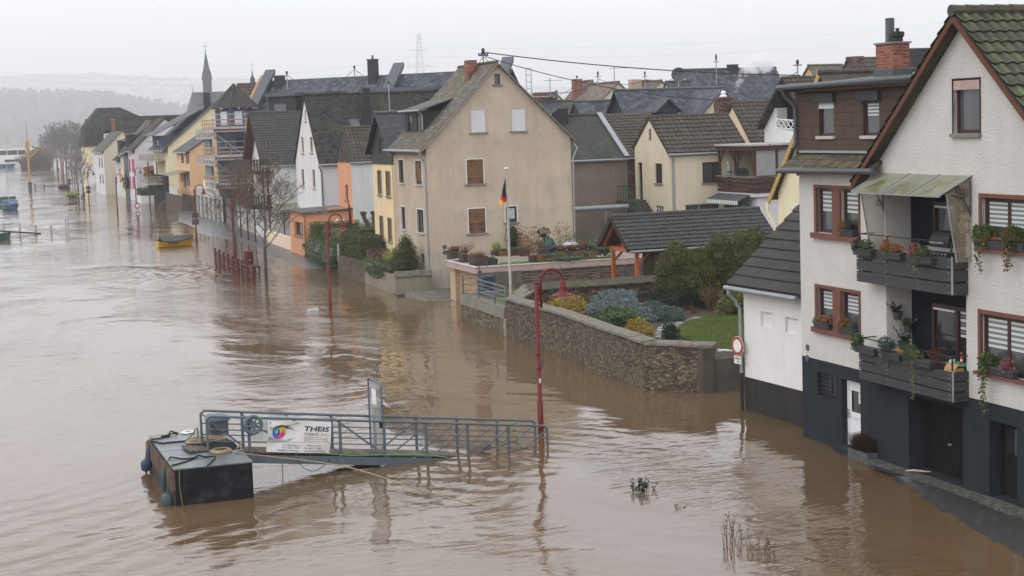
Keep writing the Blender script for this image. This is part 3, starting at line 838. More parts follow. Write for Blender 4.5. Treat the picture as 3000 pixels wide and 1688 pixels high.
lower = [(sm_w[0], sm_w[1], sm_w[2], sm_w[3], .22), (*dr, .26), (*gar, .55), (*dr2, .42)]
wall(wb, PW, [(-12.8, -.8), (.03, -.8), (.03, ZB), (-12.8, ZB)], lower, 1)
up_h = [(*q, .17) for q in op_ul + op_ll] + [(*op_ur, .17), (*op_lr, .17), (y_r, ZB + .05, y_l, 4.98, .79), (y_r, 4.985, y_l, 7.72, .79)]
wall(wb, PW, [(-12.8, ZB), (.03, ZB), (.03, 8.02), (-12.8, 8.02)], up_h, 0)
wall(wb, PW, [(-12.75, 8.02), (-4.05, 8.02), (-8.41, 11.80)], [(*op_at, .17)], 0)
wall(wb, south(.03), [(0, -.8), (9, -.8), (9, 8.0), (0, 8.0)], (), 0)
wall(wb, south(-12.8), [(0, -.8), (9, -.8), (9, 8.0), (0, 8.0)], (), 0)
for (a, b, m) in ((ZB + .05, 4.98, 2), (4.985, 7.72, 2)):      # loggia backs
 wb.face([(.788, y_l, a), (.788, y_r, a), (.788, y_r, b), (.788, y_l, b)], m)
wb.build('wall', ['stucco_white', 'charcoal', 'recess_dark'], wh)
# main gable roof, ridge away from the river, plus the low skirt in front of the dormer
rb = MB(); tb = MB(); vb = MB()
th = .16
for sgn in (1, -1):
 ye = -8.41 + sgn * 4.9; ze = 11.93 - 4.9 * .868
 a, b, c, d = (-.32, ye, ze), (11, ye, ze), (11, -8.41, 11.93), (-.32, -8.41, 11.93)
 slab(rb, a, b, c, d, th)
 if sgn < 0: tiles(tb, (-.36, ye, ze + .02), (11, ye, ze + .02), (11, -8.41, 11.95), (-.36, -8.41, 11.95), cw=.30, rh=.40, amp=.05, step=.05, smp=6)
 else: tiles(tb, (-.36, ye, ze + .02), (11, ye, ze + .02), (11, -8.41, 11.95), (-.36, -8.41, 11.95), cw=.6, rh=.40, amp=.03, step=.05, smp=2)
 vb.hexa([(-.36, ye, ze - .20), (-.30, ye, ze - .20), (-.30, ye, ze - .02), (-.36, ye, ze - .02), (-.36, -8.41, 11.73), (-.30, -8.41, 11.73), (-.30, -8.41, 11.90), (-.36, -8.41, 11.90)])
ro = rb.build('roof', 'tile_moss', wh)
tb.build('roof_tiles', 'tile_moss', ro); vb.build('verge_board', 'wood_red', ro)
cb = MB(); ridge_caps(cb, (-.4, -8.41, 12.0), (11, -8.41, 12.0), .14, .42); cb.build('ridge_cap', 'cap_moss', ro)
sk = MB(); slab(sk, (-.38, .6, 8.02), (-.38, -4.75, 8.06), (.30, -4.45, 8.52), (.30, .6, 8.48), .06)
sko = sk.build('skirt_roof', 'shingle_brown', wh)
g = MB(); gutter(g, (-.43, .5, 7.98), (-.43, -4.82, 8.04), .085); g.build('gutter', 'zinc_dark', sko)
g = MB(); g.box(.16, -4.5, 8.49, .22, .3, 8.56); g.build('flashing', 'zinc', sko)
# dormer storey
dm = MB()
dw = [rect(F1, 0, .2, z6(362, 1062), z6(527, 1440)), rect(F1, 0, .2, z6(838, 1045), z6(1016, 1440))]
dw = [(q[0], 8.98, q[2], 9.93) for q in dw]
wall(dm, west(.2), [(-6.9, 8.5), (.55, 8.5), (.55, 10.32), (-6.9, 10.32)], [(*q, .12) for q in dw])
wall(dm, south(.55), [(.2, 7.8), (7, 7.8), (7, 10.6), (.2, 10.32)], ())
dmo = dm.build('dormer', 'clad_brown', wh)
for i, q in enumerate(dw):
 w_ = window(wh, west(.2), q, 'frame_brown', cols=(), depth=.12, fw_=.08, sill='sill_light', sillout=.08, pane='glass_dim', blind=((.42, 3) if i else None))
 g = MB(); pbox(g, west(.2), q[0] - .1, q[2] + .16, q[3], q[3] + .27, -.11, -.003); g.build('shutter_box', 'plinth_grey' if 0 else 'coping_pink' if 0 else 'panel_grey', w_)
 if not i:
  g = MB(); pbox(g, west(.2), q[0], q[2], q[3] - .17, q[3], .0, .05); g.build('roller_shutter', 'blind_light', w_)
rf = MB(); slab(rf, (-.18, .78, 10.46), (-.18, -6.55, 10.49), (7, -8.2, 11.0), (7, .78, 11.0), .09)
rfo = rf.build('dormer_roof', 'felt', wh)
g = MB(); gutter(g, (-.24, .82, 10.42), (-.24, -6.5, 10.46), .085); g.build('gutter', 'zinc_dark', rfo)
g = MB(); g.box(-.1, -6.6, 10.27, .19, .6, 10.36); g.build('soffit_board', 'clad_brown', rfo)
g = MB(); g.tube([(-.24, .55, 10.36), (-.15, .5, 10.15), (.10, .38, 9.85), (.10, .38, 8.75), (-.05, .3, 8.60)], .06, 8); g.build('downpipe', 'zinc_dark', wh)
pc = F1.hit(z6(1160, 790), 1, -4.6); cx = pc.x
g = MB(); g.box(cx - .25, -5.03, 10.4, cx + .25, -4.17, 11.40); ch = g.build('chimney', 'brick_red', wh)
g = MB(); g.box(cx - .30, -5.08, 10.4, cx + .30, -4.12, 10.74); g.build('chimney_foot', 'zinc_dark', ch)
g = MB(); g.box(cx - .29, -5.07, 11.402, cx + .29, -4.13, 11.45); g.build('chimney_cap', 'sill_grey', ch)
g = MB(); g.box(cx - .085, -4.57, 11.45, cx + .085, -4.39, 12.1); g.build('flue', 'zinc_dark', ch)
g = MB(); g.lathe([(.14, 0), (.14, .12), (.18, .14), (.18, .26), (.05, .28), (.05, .36)], (cx, -4.85, 11.45), 12); g.build('flue_cowl', 'iron', ch)
# windows with red sandstone surrounds
def pair(ops, zs):
 o = None
 for i, q in enumerate(ops):
  w_ = window(wh, PW, q, 'frame_brown', cols=(), depth=.16, fw_=.10, sill=None, blind=(.52, 4), pane='glass_dim')
  o = o or w_
 y0, y1 = ops[1][0] - .07, ops[0][2] + .14; b, t = ops[0][1], ops[0][3]
 g = MB(); e = -.035
 pbox(g, PW, y0, ops[1][0], b - .09, t + .09, e, .1); pbox(g, PW, ops[0][2], y1, b - .09, t + .09, e, .1)
 pbox(g, PW, ops[1][2], ops[0][0], b - .09, t, e - .02, .1); pbox(g, PW, ops[1][0], ops[0][2], t, t + .09, e, .1)
 g.build('window_surround', 'sandstone_red', wh)
 g = MB(); pbox(g, PW, y0 - .02, y1 + .06, b - .16, b - .012, -.14, .1); g.build('window_sill', 'sandstone_red', wh)
pair(op_ul, 0); pair(op_ll, 0)
for q in (op_ur, op_lr):
 window(wh, PW, q, 'frame_brown', cols=(.5,), depth=.16, fw_=.10, sill='sandstone_red', sillout=.16, silloff=.12, surround='sandstone_red', sw=.10, blind=(.58, 5), pane='glass_dim')
w_ = window(wh, PW, op_at, 'frame_brown', cols=(), depth=.17, fw_=.09, sill='sill_grey', silloff=.05, pane='glass_dim', surround='frame_brown', sw=.025)
g = MB(); pbox(g, PW, op_at[0] + .01, op_at[2] - .01, op_at[3] - .26, op_at[3] - .03, -.005, .06); g.build('shutter_box', 'coping_pink', w_)
# ground floor openings
w_ = window(wh, PW, sm_w, 'frame_dark', cols=(.5,), rows=(), depth=.22, fw_=.05, sill=None, pane='glass_dim')
g = MB()
for i in range(5):
 zc = sm_w[1] + (sm_w[3] - sm_w[1]) * (i + .6) / 5.4; pbox(g, PW, sm_w[0] + .03, sm_w[2] - .03, zc, zc + .025, .06, .085)
for i in range(3):
 u = sm_w[0] + (sm_w[2] - sm_w[0]) * (i + 1) / 4; pbox(g, PW, u - .011, u + .011, sm_w[1], sm_w[3], .055, .08)
g.build('window_bars', 'iron', w_)
g = MB(); d0 = .20
pbox(g, PW, dr[0], dr[2], dr[1], dr[3], .215, .25)
pbox(g, PW, dr[0] + .02, dr[0] + .10, dr[1], dr[3], .17, .214); pbox(g, PW, dr[2] - .10, dr[2] - .02, dr[1], dr[3], .17, .214)
pbox(g, PW, dr[0] + .1, dr[2] - .1, dr[3] - .1, dr[3], .17, .214); pbox(g, PW, dr[0] + .1, dr[2] - .1, dr[1], dr[1] + .14, .18, .214); pbox(g, PW, dr[0] + .1, dr[2] - .1, .98, 1.10, .18, .214)
do = g.build('door', 'paint_white', wh)
g = MB(); pbox(g, PW, dr[0] + .16, dr[2] - .22, 1.14, dr[3] - .32, .195, .213); g.build('pane', 'glass', do)
g = MB(); pbox(g, PW, dr[0] + .20, dr[0] + .41, 1.42, 1.74, .19, .194); nz_ = g.build('notice', 'sign_white', do)
g = MB()
for i in range(6): pbox(g, PW, dr[0] + .22, dr[0] + .22 + RU(.1, .17), 1.69 - i * .035, 1.70 - i * .035, .187, .1895)
pbox(g, PW, dr[0] + .23, dr[0] + .29, 1.44, 1.49, .187, .1895); g.build('printed_lines', 'ink', nz_)
g = MB(); pbox(g, PW, dr[2] - .12, dr[2] - .09, .95, 1.2, .13, .17); pbox(g, PW, dr[2] - .24, dr[2] - .09, 1.09, 1.115, .11, .13); g.build('handle', 'steel', do)
g = MB(); g.box(-.30, dr[0] - .02, -.1, .25, dr[2] + .02, dr[1] - .004); g.build('doorstep', 'charcoal', wh)
g = MB(); pbox(g, PW, gar[0] + .004, gar[2] - .004, gar[1], gar[3], .50, .545)
n = 22
for i in range(n):
 u = gar[0] + (gar[2] - gar[0]) * (i + .5) / n; pbox(g, PW, u - .028, u + .028, gar[1] + .06, gar[3] - .06, .47, .499)
go = g.build('garage_door', 'garage_black', wh)
g = MB(); g.tube([PW(-7.0, .95, .47), PW(-7.0, .95, .40)], .03, 8); g.lathe([(.05, 0), (.05, .02)], PW(-7.0, .95, .43), 8); g.build('handle', 'steel', go)
g = MB(); pbox(g, PW, gar[0], gar[2], -.2, gar[1] - .003, -.27, .54); g.build('threshold', 'concrete_dark', wh)
g = MB(); pbox(g, PW, dr2[0], dr2[2], dr2[1], dr2[3], .38, .415); pbox(g, PW, dr2[0] + .03, dr2[2] - .03, 1.1, 1.15, .34, .379)
for u in (dr2[0], dr2[2] - .08): pbox(g, PW, u + .004, u + .076, dr2[1], dr2[3], .33, .379)
do = g.build('door', 'garage_black', wh)
g = MB(); pbox(g, PW, dr2[0] + .16, dr2[2] - .16, 1.2, 1.85, .37, .378); g.build('pane', 'glass', do)
g = MB(); pbox(g, PW, dr2[0], dr2[2], -.2, dr2[1] - .003, -.02, .40); g.build('doorstep', 'concrete_dark', wh)
for pz in (2.86, 2.42):
 p = F1.hit(z4(246, 640) if pz > 2.6 else z4(246, 755), 0, 0)
 g = MB(); k = 14
 ring = [(-.03, p.y + .095 * cos(2 * pi * i / k), p.z + .095 * sin(2 * pi * i / k)) for i in range(k)]
 g.prism(ring, (.028, 0, 0)); g.build('vent_cover', 'zinc_dark', wh)
# balcony storeys
def balcony_unit(zdeck, ztop, doors):
 """slab, plank parapet, rail and the glazed doors behind it"""
 b = MB(); XO = -.46; yl = -4.08 if zdeck < 4 else -4.02
 b.box(XO + .05, -8.47, zdeck - .14, .78, y_l, zdeck); b.box(XO + .05, y_l, zdeck - .14, -.005, yl, zdeck)
 so = b.build('balcony', 'anthracite', wh)
 h = (ztop - zdeck + .14) / 3; g = MB()
 for i in range(3):
  a = zdeck - .14 + i * h; c = a + h - .035
  g.box(XO - .025, -8.50, a, XO, yl + .02, c)
  g.box(XO, -8.505, a + .002, -.01, -8.48, c + .001); g.box(XO, yl - .004, a + .002, -.01, yl + .02, c)
  for y in (yl - .05, -5.5, -7.0, -8.38):
   for zz in (a + .06, c - .06): g.box(XO - .034, y - .012, zz - .012, XO - .0255, y + .012, zz + .012, 1)
 g.build('parapet_planks', ['panel_grey', 'steel'], so)
 g = MB(); g.box(XO - .03, -8.515, zdeck - .13, XO + .012, -8.495, ztop); g.build('corner_strip', 'steel', so)
 g = MB(); zr = ztop + .34
 g.bar((XO + .02, yl - .06, zr), (XO + .02, -8.44, zr), .045, .025); g.bar((XO + .02, yl - .06, zr), (.0, yl - .06, zr), .03); g.bar((XO + .02, -8.44, zr), (.0, -8.44, zr), .03)
 for y in (yl - .06, -5.5, -7.0, -8.44): g.bar((XO + .02, y, zdeck), (XO + .02, y, zr), .035)
 g.build('railing', 'iron', so)
 Pd = west(.60)                              # glazing stands in front of the dark back wall
 y0, y1 = -8.36, -6.05 if zdeck > 4 else -5.95
 g = MB(); zt = zdeck + 2.05
 for u in (y0, -7.15, y1 - .1): pbox(g, Pd, u, u + .10, zdeck, zt, 0, .12)
 pbox(g, Pd, y0 + .1, -7.15, zt - .1, zt, .003, .117); pbox(g, Pd, -7.05, y1 - .1, zt - .1, zt, .003, .117); pbox(g, Pd, y0 + .1, -7.15, zdeck + .35, zdeck + .45, .003, .117); pbox(g, Pd, -7.05, y1 - .1, zdeck, zdeck + .1, .003, .117)
 fo = g.build('patio_door', 'frame_brown', wh)
 g = MB(); pbox(g, Pd, y0 + .05, y1 - .05, zdeck + .02, zt - .02, .06, .07); g.build('pane', 'glass', fo)
 g = MB()
 for i in range(7): pbox(g, Pd, y0 + .14, -7.2, zt - .17 - i * .1, zt - .1 - i * .1, .045, .05, i % 2)
 g.build('blind', ['blind_light', 'blind_grey'], fo)
 g = MB(); pbox(g, Pd, -7.02, y1 - .12, zt - .15, zt - .1, -.03, -.004); g.build('blind_rail', 'paint_white', fo)
 return so
LO, UPD = 2.50, 5.18
balcony_unit(LO, F1.hit(z4(1805, 895), 0, -.47).z, 0)
balcony_unit(UPD, F1.hit(z3(1800, 1112), 0, -.47).z, 1)
# glass canopy over the upper balcony
ca, cb_ = F1.hit(z3(1035, 212), 0, 0), F1.hit(z3(2010, 238), 0, 0)
co1, co2 = F1.hit(z3(715, 408), 1, ca.y), F1.hit(z3(1665, 462), 1, cb_.y)
xo = (co1.x + co2.x) / 2; zo = (co1.z + co2.z) / 2; zi = (ca.z + cb_.z) / 2
g = MB(); slab(g, (xo, ca.y, zo), (xo, cb_.y, zo), (0.0, cb_.y, zi), (0.0, ca.y, zi), .015); cp = g.build('canopy', 'canopy_glass', wh)
g = MB()
for k in range(4):
 y = ca.y + (cb_.y - ca.y) * k / 3; g.bar((xo - .01, y, zo + .01), (-.005, y, zi + .01), .055, .03)
g.bar((xo, ca.y, zo - .022), (xo, cb_.y, zo - .022), .03, .03)
g.build('canopy_bars', 'zinc', cp)
for yy, zb_ in ((ca.y - .12, 5.9), (cb_.y + .02, 5.86)):
 g = MB(); t0 = zo - .06; x0 = xo * .78
 g.prism([(x0, yy, zo + (zi - zo) * .2 - .05), (-.006, yy, zi - .06), (-.006, yy, zb_), (-.42, yy, zb_)], (0, .02, 0)); g.build('side_pane', 'glass_clear', cp)
 g = MB(); g.bar((x0, yy, zo + (zi - zo) * .2 - .05), (-.43, yy, zb_), .03); g.bar((-.012, yy, zi - .06), (-.012, yy, zb_), .03); g.build('side_pane_frame', 'steel', cp)
 g = MB()
 def scroll(cx_, cz_, r0, turns, s0, n=22):
  return [(cx_ + (r0 * (1 - .8 * i / n)) * cos(s0 + turns * 2 * pi * i / n), yy - .05, cz_ + (r0 * (1 - .8 * i / n)) * sin(s0 + turns * 2 * pi * i / n)) for i in range(n + 1)]
 g.tube([(-.06, yy - .05, zi - .15), (-.06, yy - .05, zi - 1.0)], .014, 5)
 g.tube([(-.06, yy - .05, zi - .95), (-.25, yy - .05, zi - .55), (x0 + .1, yy - .05, zo + .02)], .012, 5)
 for (a_, b_, c_, s_) in ((-.17, zi - .80, .11, 0), (-.22, zi - .40, .14, 2), (-.42, zi - .33, .10, 4)): g.tube(scroll(a_, b_, c_, 1.6, s_), .010, 5)
 g.build('scroll_bracket', 'iron', cp)
# drainpipe of the low white annex corner of the skirt roof
# --- balcony things
def W1(x, y, z): return F1.fro((x, y, z))
def flowerbox(name, label, y0, y1, x, z, kinds, trough='trough_grey', grp=None):
 """plastic trough hung on a rail or sill, with its planting"""
 r_ = thing(name, label, 'flower box', W1(x, (y0 + y1) / 2, z), F1.rz, grp)
 L = abs(y1 - y0) / 2; g = MB()
 g.hexa([(-.07, -L + .04, 0), (.07, -L + .04, 0), (.07, L - .04, 0), (-.07, L - .04, 0), (-.10, -L, .17), (.10, -L, .17), (.10, L, .17), (-.10, L, .17)])
 g.box(-.115, -L - .015, .15, .115, L + .015, .185); g.build('trough', trough, r_)
 for (m, yc, hw, hz, n, s, hang) in kinds:
  g = MB(); leaves(g, [(-.02, yc, .2 + hz * .35, .13, hw, hz * .75)], n, s, tlo=.1, lump=9)
  if hang:
   for i in range(int(hang * 120)):
    d = R(); leaf(g, (-.13 - .05 * R(), yc + RU(-hw, hw) * (.6 - .3 * d), .15 - hang * d), (RU(-1, .2), RU(-1, 1), RU(-1, .3)), s * RU(.6, 1.1), R())
  g.build('foliage', m, r_, uv=False)
 return r_
bx = 'flower boxes on the white house'
flowerbox('flower_box', 'grey trough of dark green trailing plants, left end of the upper balcony', -4.05, -5.0, -.56, 5.78, [('leaf_green', -.15, .25, .2, 260, .06, .1), ('leaf_yew', .25, .2, .18, 200, .06, 0)], grp=bx)
flowerbox('flower_box', 'grey trough of orange chrysanthemums on the upper balcony parapet', -5.35, -6.45, -.56, 5.78, [('flower_orange', .22, .2, .26, 320, .05, 0), ('flower_orange', -.25, .17, .18, 240, .05, 0), ('leaf_green', 0, .4, .08, 120, .05, 0)], grp=bx)
flowerbox('flower_box', 'grey trough of red heather and trailing green on the upper balcony', -6.75, -7.85, -.56, 5.76, [('flower_pink', .3, .15, .25, 160, .07, 0), ('leaf_green', -.15, .24, .2, 280, .06, .0), ('leaf_spot', .05, .05, .05, 60, .06, .6)], grp=bx)
flowerbox('flower_box', 'half empty grey trough with one dark bush, left end of the lower balcony', -4.02, -5.1, -.56, 3.12, [('leaf_green', .42, .2, .26, 300, .07, .1)], grp=bx)
flowerbox('flower_box', 'grey trough with straggly grey green plant, second on the lower balcony', -5.4, -6.35, -.56, 3.12, [('leaf_bluegreen', .25, .28, .3, 330, .08, .35)], grp=bx)
flowerbox('flower_box', 'grey trough spilling long pale ivy over the lower balcony planks', -6.5, -7.75, -.56, 3.12, [('leaf_green', .35, .25, .26, 330, .06, .15), ('leaf_spot', .05, .16, .12, 240, .055, 1.0)], grp=bx)
flowerbox('flower_box', 'grey trough of rust brown heather on the upper pair of windows', op_ul[1][2] - .05, op_ul[1][0] + .05, -.10, op_ul[1][1], [('leaf_rust', .15, .22, .2, 220, .06, .1), ('leaf_yew', -.2, .18, .2, 150, .06, 0)], grp=bx)
flowerbox('flower_box', 'grey trough of yellow brown flowers, left sill of the lower pair of windows', op_ll[0][2] - .02, op_ll[0][0] + .03, -.10, op_ll[0][1], [('flower_orange', -.12, .25, .15, 220, .05, 0), ('leaf_spot', .2, .2, .12, 140, .05, 0)], grp=bx)
flowerbox('flower_box', 'grey trough of brown withered flowers, right sill of the lower pair of windows', op_ll[1][2] - .02, op_ll[1][0] + .03, -.10, op_ll[1][1], [('leaf_rust', .15, .32, .2, 320, .055, .1), ('leaf_green', -.28, .15, .1, 100, .05, 0)], grp=bx)
flowerbox('flower_box', 'sill box of cascading green geraniums under the upper right window', -9.0, -10.95, -.12, 6.26, [('leaf_green', .6, .38, .3, 520, .09, .75), ('leaf_rust', .55, .3, .25, 60, .07, .3), ('leaf_green', -.55, .40, .3, 480, .09, .55), ('leaf_rust', -.5, .36, .3, 160, .08, .6), ('leaf_rust', .1, .3, .1, 40, .06, 0)], grp=bx)
flowerbox('flower_box', 'sill box with long hanging ivy and pink heather at the lower right window', -9.2, -10.6, -.12, 3.22, [('leaf_green', .4, .28, .2, 330, .09, 1.15), ('leaf_spot', .38, .2, .2, 80, .08, 1.0), ('flower_pink', -.35, .2, .2, 190, .06, 0)], grp=bx)
# barbecue
bq = thing('barbecue', 'black gas barbecue with domed lid on the upper balcony', 'barbecue', W1(.16, -7.35, UPD), F1.rz); bq.scale = (1, 1, F1.hit(z3(1680, 828), 0, .1).z / 1 * 0 + (F1.hit(z3(1680, 828), 0, .1).z - UPD) / 1.14)
g = MB(); g.box(-.24, -.42, .12, .24, .42, .72); g.build('cabinet', 'iron', bq)
g = MB(); g.box(-.26, -.68, .72, .26, .68, .80); so_ = g.build('side_shelf', 'steel', bq)
g = MB(); k = 9; g.prism([(.27 * cos(pi * i / k), -.42, .80 + .34 * sin(pi * i / k)) for i in range(k + 1)], (0, .84, 0)); lid = g.build('lid', 'iron', bq)
g = MB(); g.bar((-.31, -.3, .90), (-.31, .3, .90), .03); g.build('handle', 'steel', lid)
for i in range(5):
 g = MB(); g.tube([(-.245, -.32 + i * .16, .66), (-.29, -.32 + i * .16, .66)], .032, 8); g.build('knob', 'steel', bq)
# lower balcony furniture
def wooden_table(name, label, x, y, w, d, h, m, extra=None, grp=None):
 r_ = thing(name, label, 'table', W1(x, y, LO), F1.rz, grp)
 g = MB(); g.box(-d / 2, -w / 2, h - .03, d / 2, w / 2, h); g.build('table_top', m, r_)
 g = MB(); g.box(-d / 2 + .03, -w / 2 + .03, h - .15, d / 2 - .03, w / 2 - .03, h - .032); g.build('apron', m, r_)
 for sx in (-1, 1):
  for sy in (-1, 1):
   g = MB(); cx_, cy_ = sx * (d / 2 - .05), sy * (w / 2 - .05); g.box(cx_ - .025, cy_ - .025, 0, cx_ + .025, cy_ + .025, h - .151); g.build('leg', m, r_)
 return r_
wooden_table('side_table', 'small honey coloured wooden side table with drawer on the lower balcony', .24, -5.25, .75, .42, .74, 'wood_honey')
wooden_table('balcony_table', 'dark wooden folding table with green cloth on the lower balcony', .12, -7.75, 1.0, .55, .70, 'wood_planks')
g = MB(); g.box(-.2, -.42, 0, .22, .36, .008); o = g.build('table_cloth', 'cloth_green'); o.location = W1(.14, -7.85, LO + .702); o.rotation_euler.z = F1.rz; tag(o, 'bright green cloth lying on the dark balcony table', 'cloth')
lh = thing('lighthouse_lantern', 'red and white lighthouse lantern standing on the green cloth', 'lantern', W1(.16, -7.95, LO + .711), F1.rz); lh.scale = (.62, .62, .62)
for a_, b_, c_, d_, m_ in ((.07, 0, .06, .12, 'red'), (.06, .12, .056, .2, 'white'), (.056, .2, .05, .28, 'red'), (.05, .28, .045, .34, 'white')):
 g = MB(); g.lathe([(a_, b_), (c_, d_)], n=12); g.build(m_ + '_band', 'sign_' + m_, lh)
g = MB(); g.lathe([(.05, .34), (.05, .42)], n=10); g.build('lamp_room', 'iron', lh)
g = MB(); g.lathe([(.085, .42), (.02, .5), (.001, .52)], n=12); g.build('lamp_roof', 'sign_red', lh)
o = MB(); o.lathe([(.07, 0), (.08, .05), (.075, .07), (.055, .05), (.001, .05)], n=12); o = o.build('ashtray', 'sign_white'); o.location = W1(.10, -7.62, LO + .711); tag(o, 'round white dish with dark rim on the green cloth', 'dish')
ch_ = thing('folding_chair', 'brown slatted folding chair beside the balcony table', 'chair', W1(.22, -7.05, LO), F1.rz + .3)
g = MB()
for i in range(6): g.box(-.2 + i * .07, -.2, .43, -.15 + i * .07, .2, .45)
g.build('seat', 'wood_red', ch_)
g = MB()
for i in range(6): g.hexa([(-.2 + i * .07, .19, .5), (-.155 + i * .07, .19, .5), (-.155 + i * .07, .21, .5), (-.2 + i * .07, .21, .5), (-.2 + i * .07, .33, .9), (-.155 + i * .07, .33, .9), (-.155 + i * .07, .35, .9), (-.2 + i * .07, .35, .9)])
g.bar((-.22, .35, .92), (.23, .35, .92), .05, .03); g.build('backrest', 'wood_red', ch_)
for s_ in (-.22, .22):
 g = MB(); g.bar((s_, -.22, 0), (s_, .34, .9), .03); g.build('leg', 'wood_red', ch_)
 g = MB(); g.bar((s_ * .9, .25, 0), (s_ * .9, -.2, .43), .03); g.build('leg', 'wood_red', ch_)
bg_ = MB(); bg_.hexa([(-.16, -.2, 0), (.16, -.2, 0), (.16, .2, 0), (-.16, .2, 0), (-.15, -.19, .3), (.15, -.19, .3), (.15, .19, .3), (-.15, .19, .3)])
bg_.prism([(-.15, -.19, .302), (-.15, .19, .302), (-.02, .19, .42), (-.02, -.19, .42)], (.015, 0, 0)); o = bg_.build('cardboard_box', 'paper_bag'); o.location = W1(-.20, -8.15, LO + .36); o.rotation_euler.z = F1.rz + .2; tag(o, 'open brown cardboard box behind the right end of the lower parapet', 'box')
o2 = MB(); o2.box(-.18, -.22, 0, .18, .22, .36); o2 = o2.build('crate', 'wood_dark'); o2.location = W1(-.20, -8.15, LO); tag(o2, 'dark wooden crate carrying the brown cardboard box', 'crate')
def pot(name, label, x, y, z, m, n, r0=.13, hang=False, spiky=.5, grp=None):
 r_ = thing(name, label, 'plant pot', W1(x, y, z), F1.rz, grp)
 g = MB(); g.lathe([(r0 * .65, 0), (r0, r0 * 1.5), (r0 * 1.1, r0 * 1.52), (r0 * .9, r0 * 1.45), (.001, r0 * 1.3)], n=12); g.build('pot', 'trough_grey', r_)
 g = MB()
 for i in range(n):
  a = RU(0, 6.28); l = RU(.3, 1) * spiky; e = RU(.2, 1.2)
  d = V((cos(a) * cos(e), sin(a) * cos(e), sin(e)))
  p0 = V((0, 0, r0 * 1.45)); g.tube([p0, p0 + d * l * .5, p0 + d * l + V((0, 0, -.05))], .006, 3, 0, .3)
  for j in range(12): leaf(g, p0 + d * l * (j + 2) / 14, d + V((RU(-1, 1), RU(-1, 1), RU(-.6, .6))), .08, R())
 g.build('foliage', m, r_, uv=False)
 if hang:
  g = MB(); g.tube([(r0, 0, r0), (.14, 0, r0)], .012, 5); g.build('wall_bracket', 'iron', r_)
gp = 'potted evergreens on the lower balcony'
pot('plant_pot', 'potted spruce sprigs standing on the honey wooden table', .22, -5.2, LO + .742, 'leaf_yew', 9, .16, spiky=.55, grp=gp)
pot('wall_pot', 'upper of two wall pots with spruce sprigs in the loggia', .25, -4.86, 4.02, 'leaf_yew', 9, .14, True, .45, grp=gp)
pot('wall_pot', 'lower of two wall pots, nearer the dark doors', .56, -4.86, 3.66, 'leaf_spot', 7, .13, True, .3, grp=gp)
wr = thing('wreath', 'golden yellow straw wreath hanging behind the right canopy pane', 'wreath', W1(-.1, cb_.y + .12, 6.75), F1.rz)
g = MB(); g.tube([(.15 * cos(i * .524), 0, .15 * sin(i * .524)) for i in range(13)], .05, 8); g.build('straw_ring', 'pumpkin', wr)
g = MB(); g.tube([(0, 0, .15), (.02, 0, .3), (-.04, 0, .42)], .02, 6); g.build('ribbon', 'flag_gold', wr)
# trough with dry grass at the foot of the house
tr = thing('planter', 'long grey stone trough of dry brown grass beside the white door', 'planter', W1(-.20, -3.72, 0.0), F1.rz)
g = MB(); g.box(-.17, -.52, -.1, .17, -.004, .26); g.box(-.17, .004, -.1, .17, .52, .26); g.build('trough', 'stone_trough', tr)
g = MB()
for i in range(900):
 y = RU(-.45, .5) if R() < .6 else RU(.1, .45); a = RU(0, 6.28); s = RU(.1, .35); h = RU(.22, .5)
 p = V((RU(-.12, .12), y, .24)); q = p + V((cos(a) * s * .5, sin(a) * s * .5, h)); e = q + V((cos(a) * s * .7, sin(a) * s * .7, -RU(.05, .2)))
 w = V((.004, .004, 0)); t = R()
 g.face([p - w, p + w, q + w, q - w], 0, t); g.face([q - w, q + w, e], 0, t)
g.build('grass', 'leaf_grass_dry', tr, uv=False)
o = MB(); o.tube([(0, 0, 0), (.12, -.2, .04), (.3, -.4, .03), (.38, -.6, .05)], [.02, .03, .025, .01], 6); o = o.build('driftwood', 'coping_pink'); q = G(*z5(1300, 672), .1); o.location = (q.x, q.y, .13); tag(o, 'bent pinkish stick washed up before the black garage door', 'driftwood')
# --- low white annex
F2 = Fr(24.357, 47.523, radians(2.988))
an = thing('annex', 'low white roughcast annex with dark grey foot and grey pantile roof', 'annex', (F2.o.x, F2.o.y, 0), F2.rz)
b5 = zoomer(1500, 780, 2.898); a8 = zoomer(1900, 400, 3.622)
n1 = rect(F2, 0, 0, b5(2110, 380), b5(2215, 525)); n2 = rect(F2, 0, 0, b5(2317, 430), b5(2430, 578))
g = MB()
wall(g, PW, [(-3.6, -.8), (0, -.8), (0, 1.12), (-3.6, 1.12)], (), 1)
hs_ = [(n1[0], 2.88, n1[2], 3.38, .09), (n2[0], 2.85, n2[2], 3.34, .09)]
wall(g, PW, [(-3.6, 1.12), (0, 1.12), (0, 4.2), (-3.6, 4.2)], hs_, 0)
for h in hs_: g.face([PW(h[0], h[1], .09), PW(h[2], h[1], .09), PW(h[2], h[3], .09), PW(h[0], h[3], .09)], 0)
wall(g, south(0), [(0, -.8), (6, -.8), (6, 4.2), (2.9, 6.9), (0, 4.2)], (), 0)
g.build('wall', ['render_white', 'plinth_dark'], an)
g = MB(); slab(g, (-.36, .26, 4.17), (-.36, -4.2, 4.17), (2.75, -4.2, 6.93), (2.75, .26, 6.93), .1); slab(g, (6, .26, 4.2), (6, -4.2, 4.2), (2.75, -4.2, 6.93), (2.75, .26, 6.93), .1); ro = g.build('roof', 'tile_dark', an)
g = MB(); tiles(g, (-.40, -4.2, 4.16), (-.40, .28, 4.16), (2.75, .28, 6.95), (2.75, -4.2, 6.95), cw=.175, rh=.43, amp=.055, step=.05, smp=5); g.build('roof_tiles', 'tile_dark', ro)
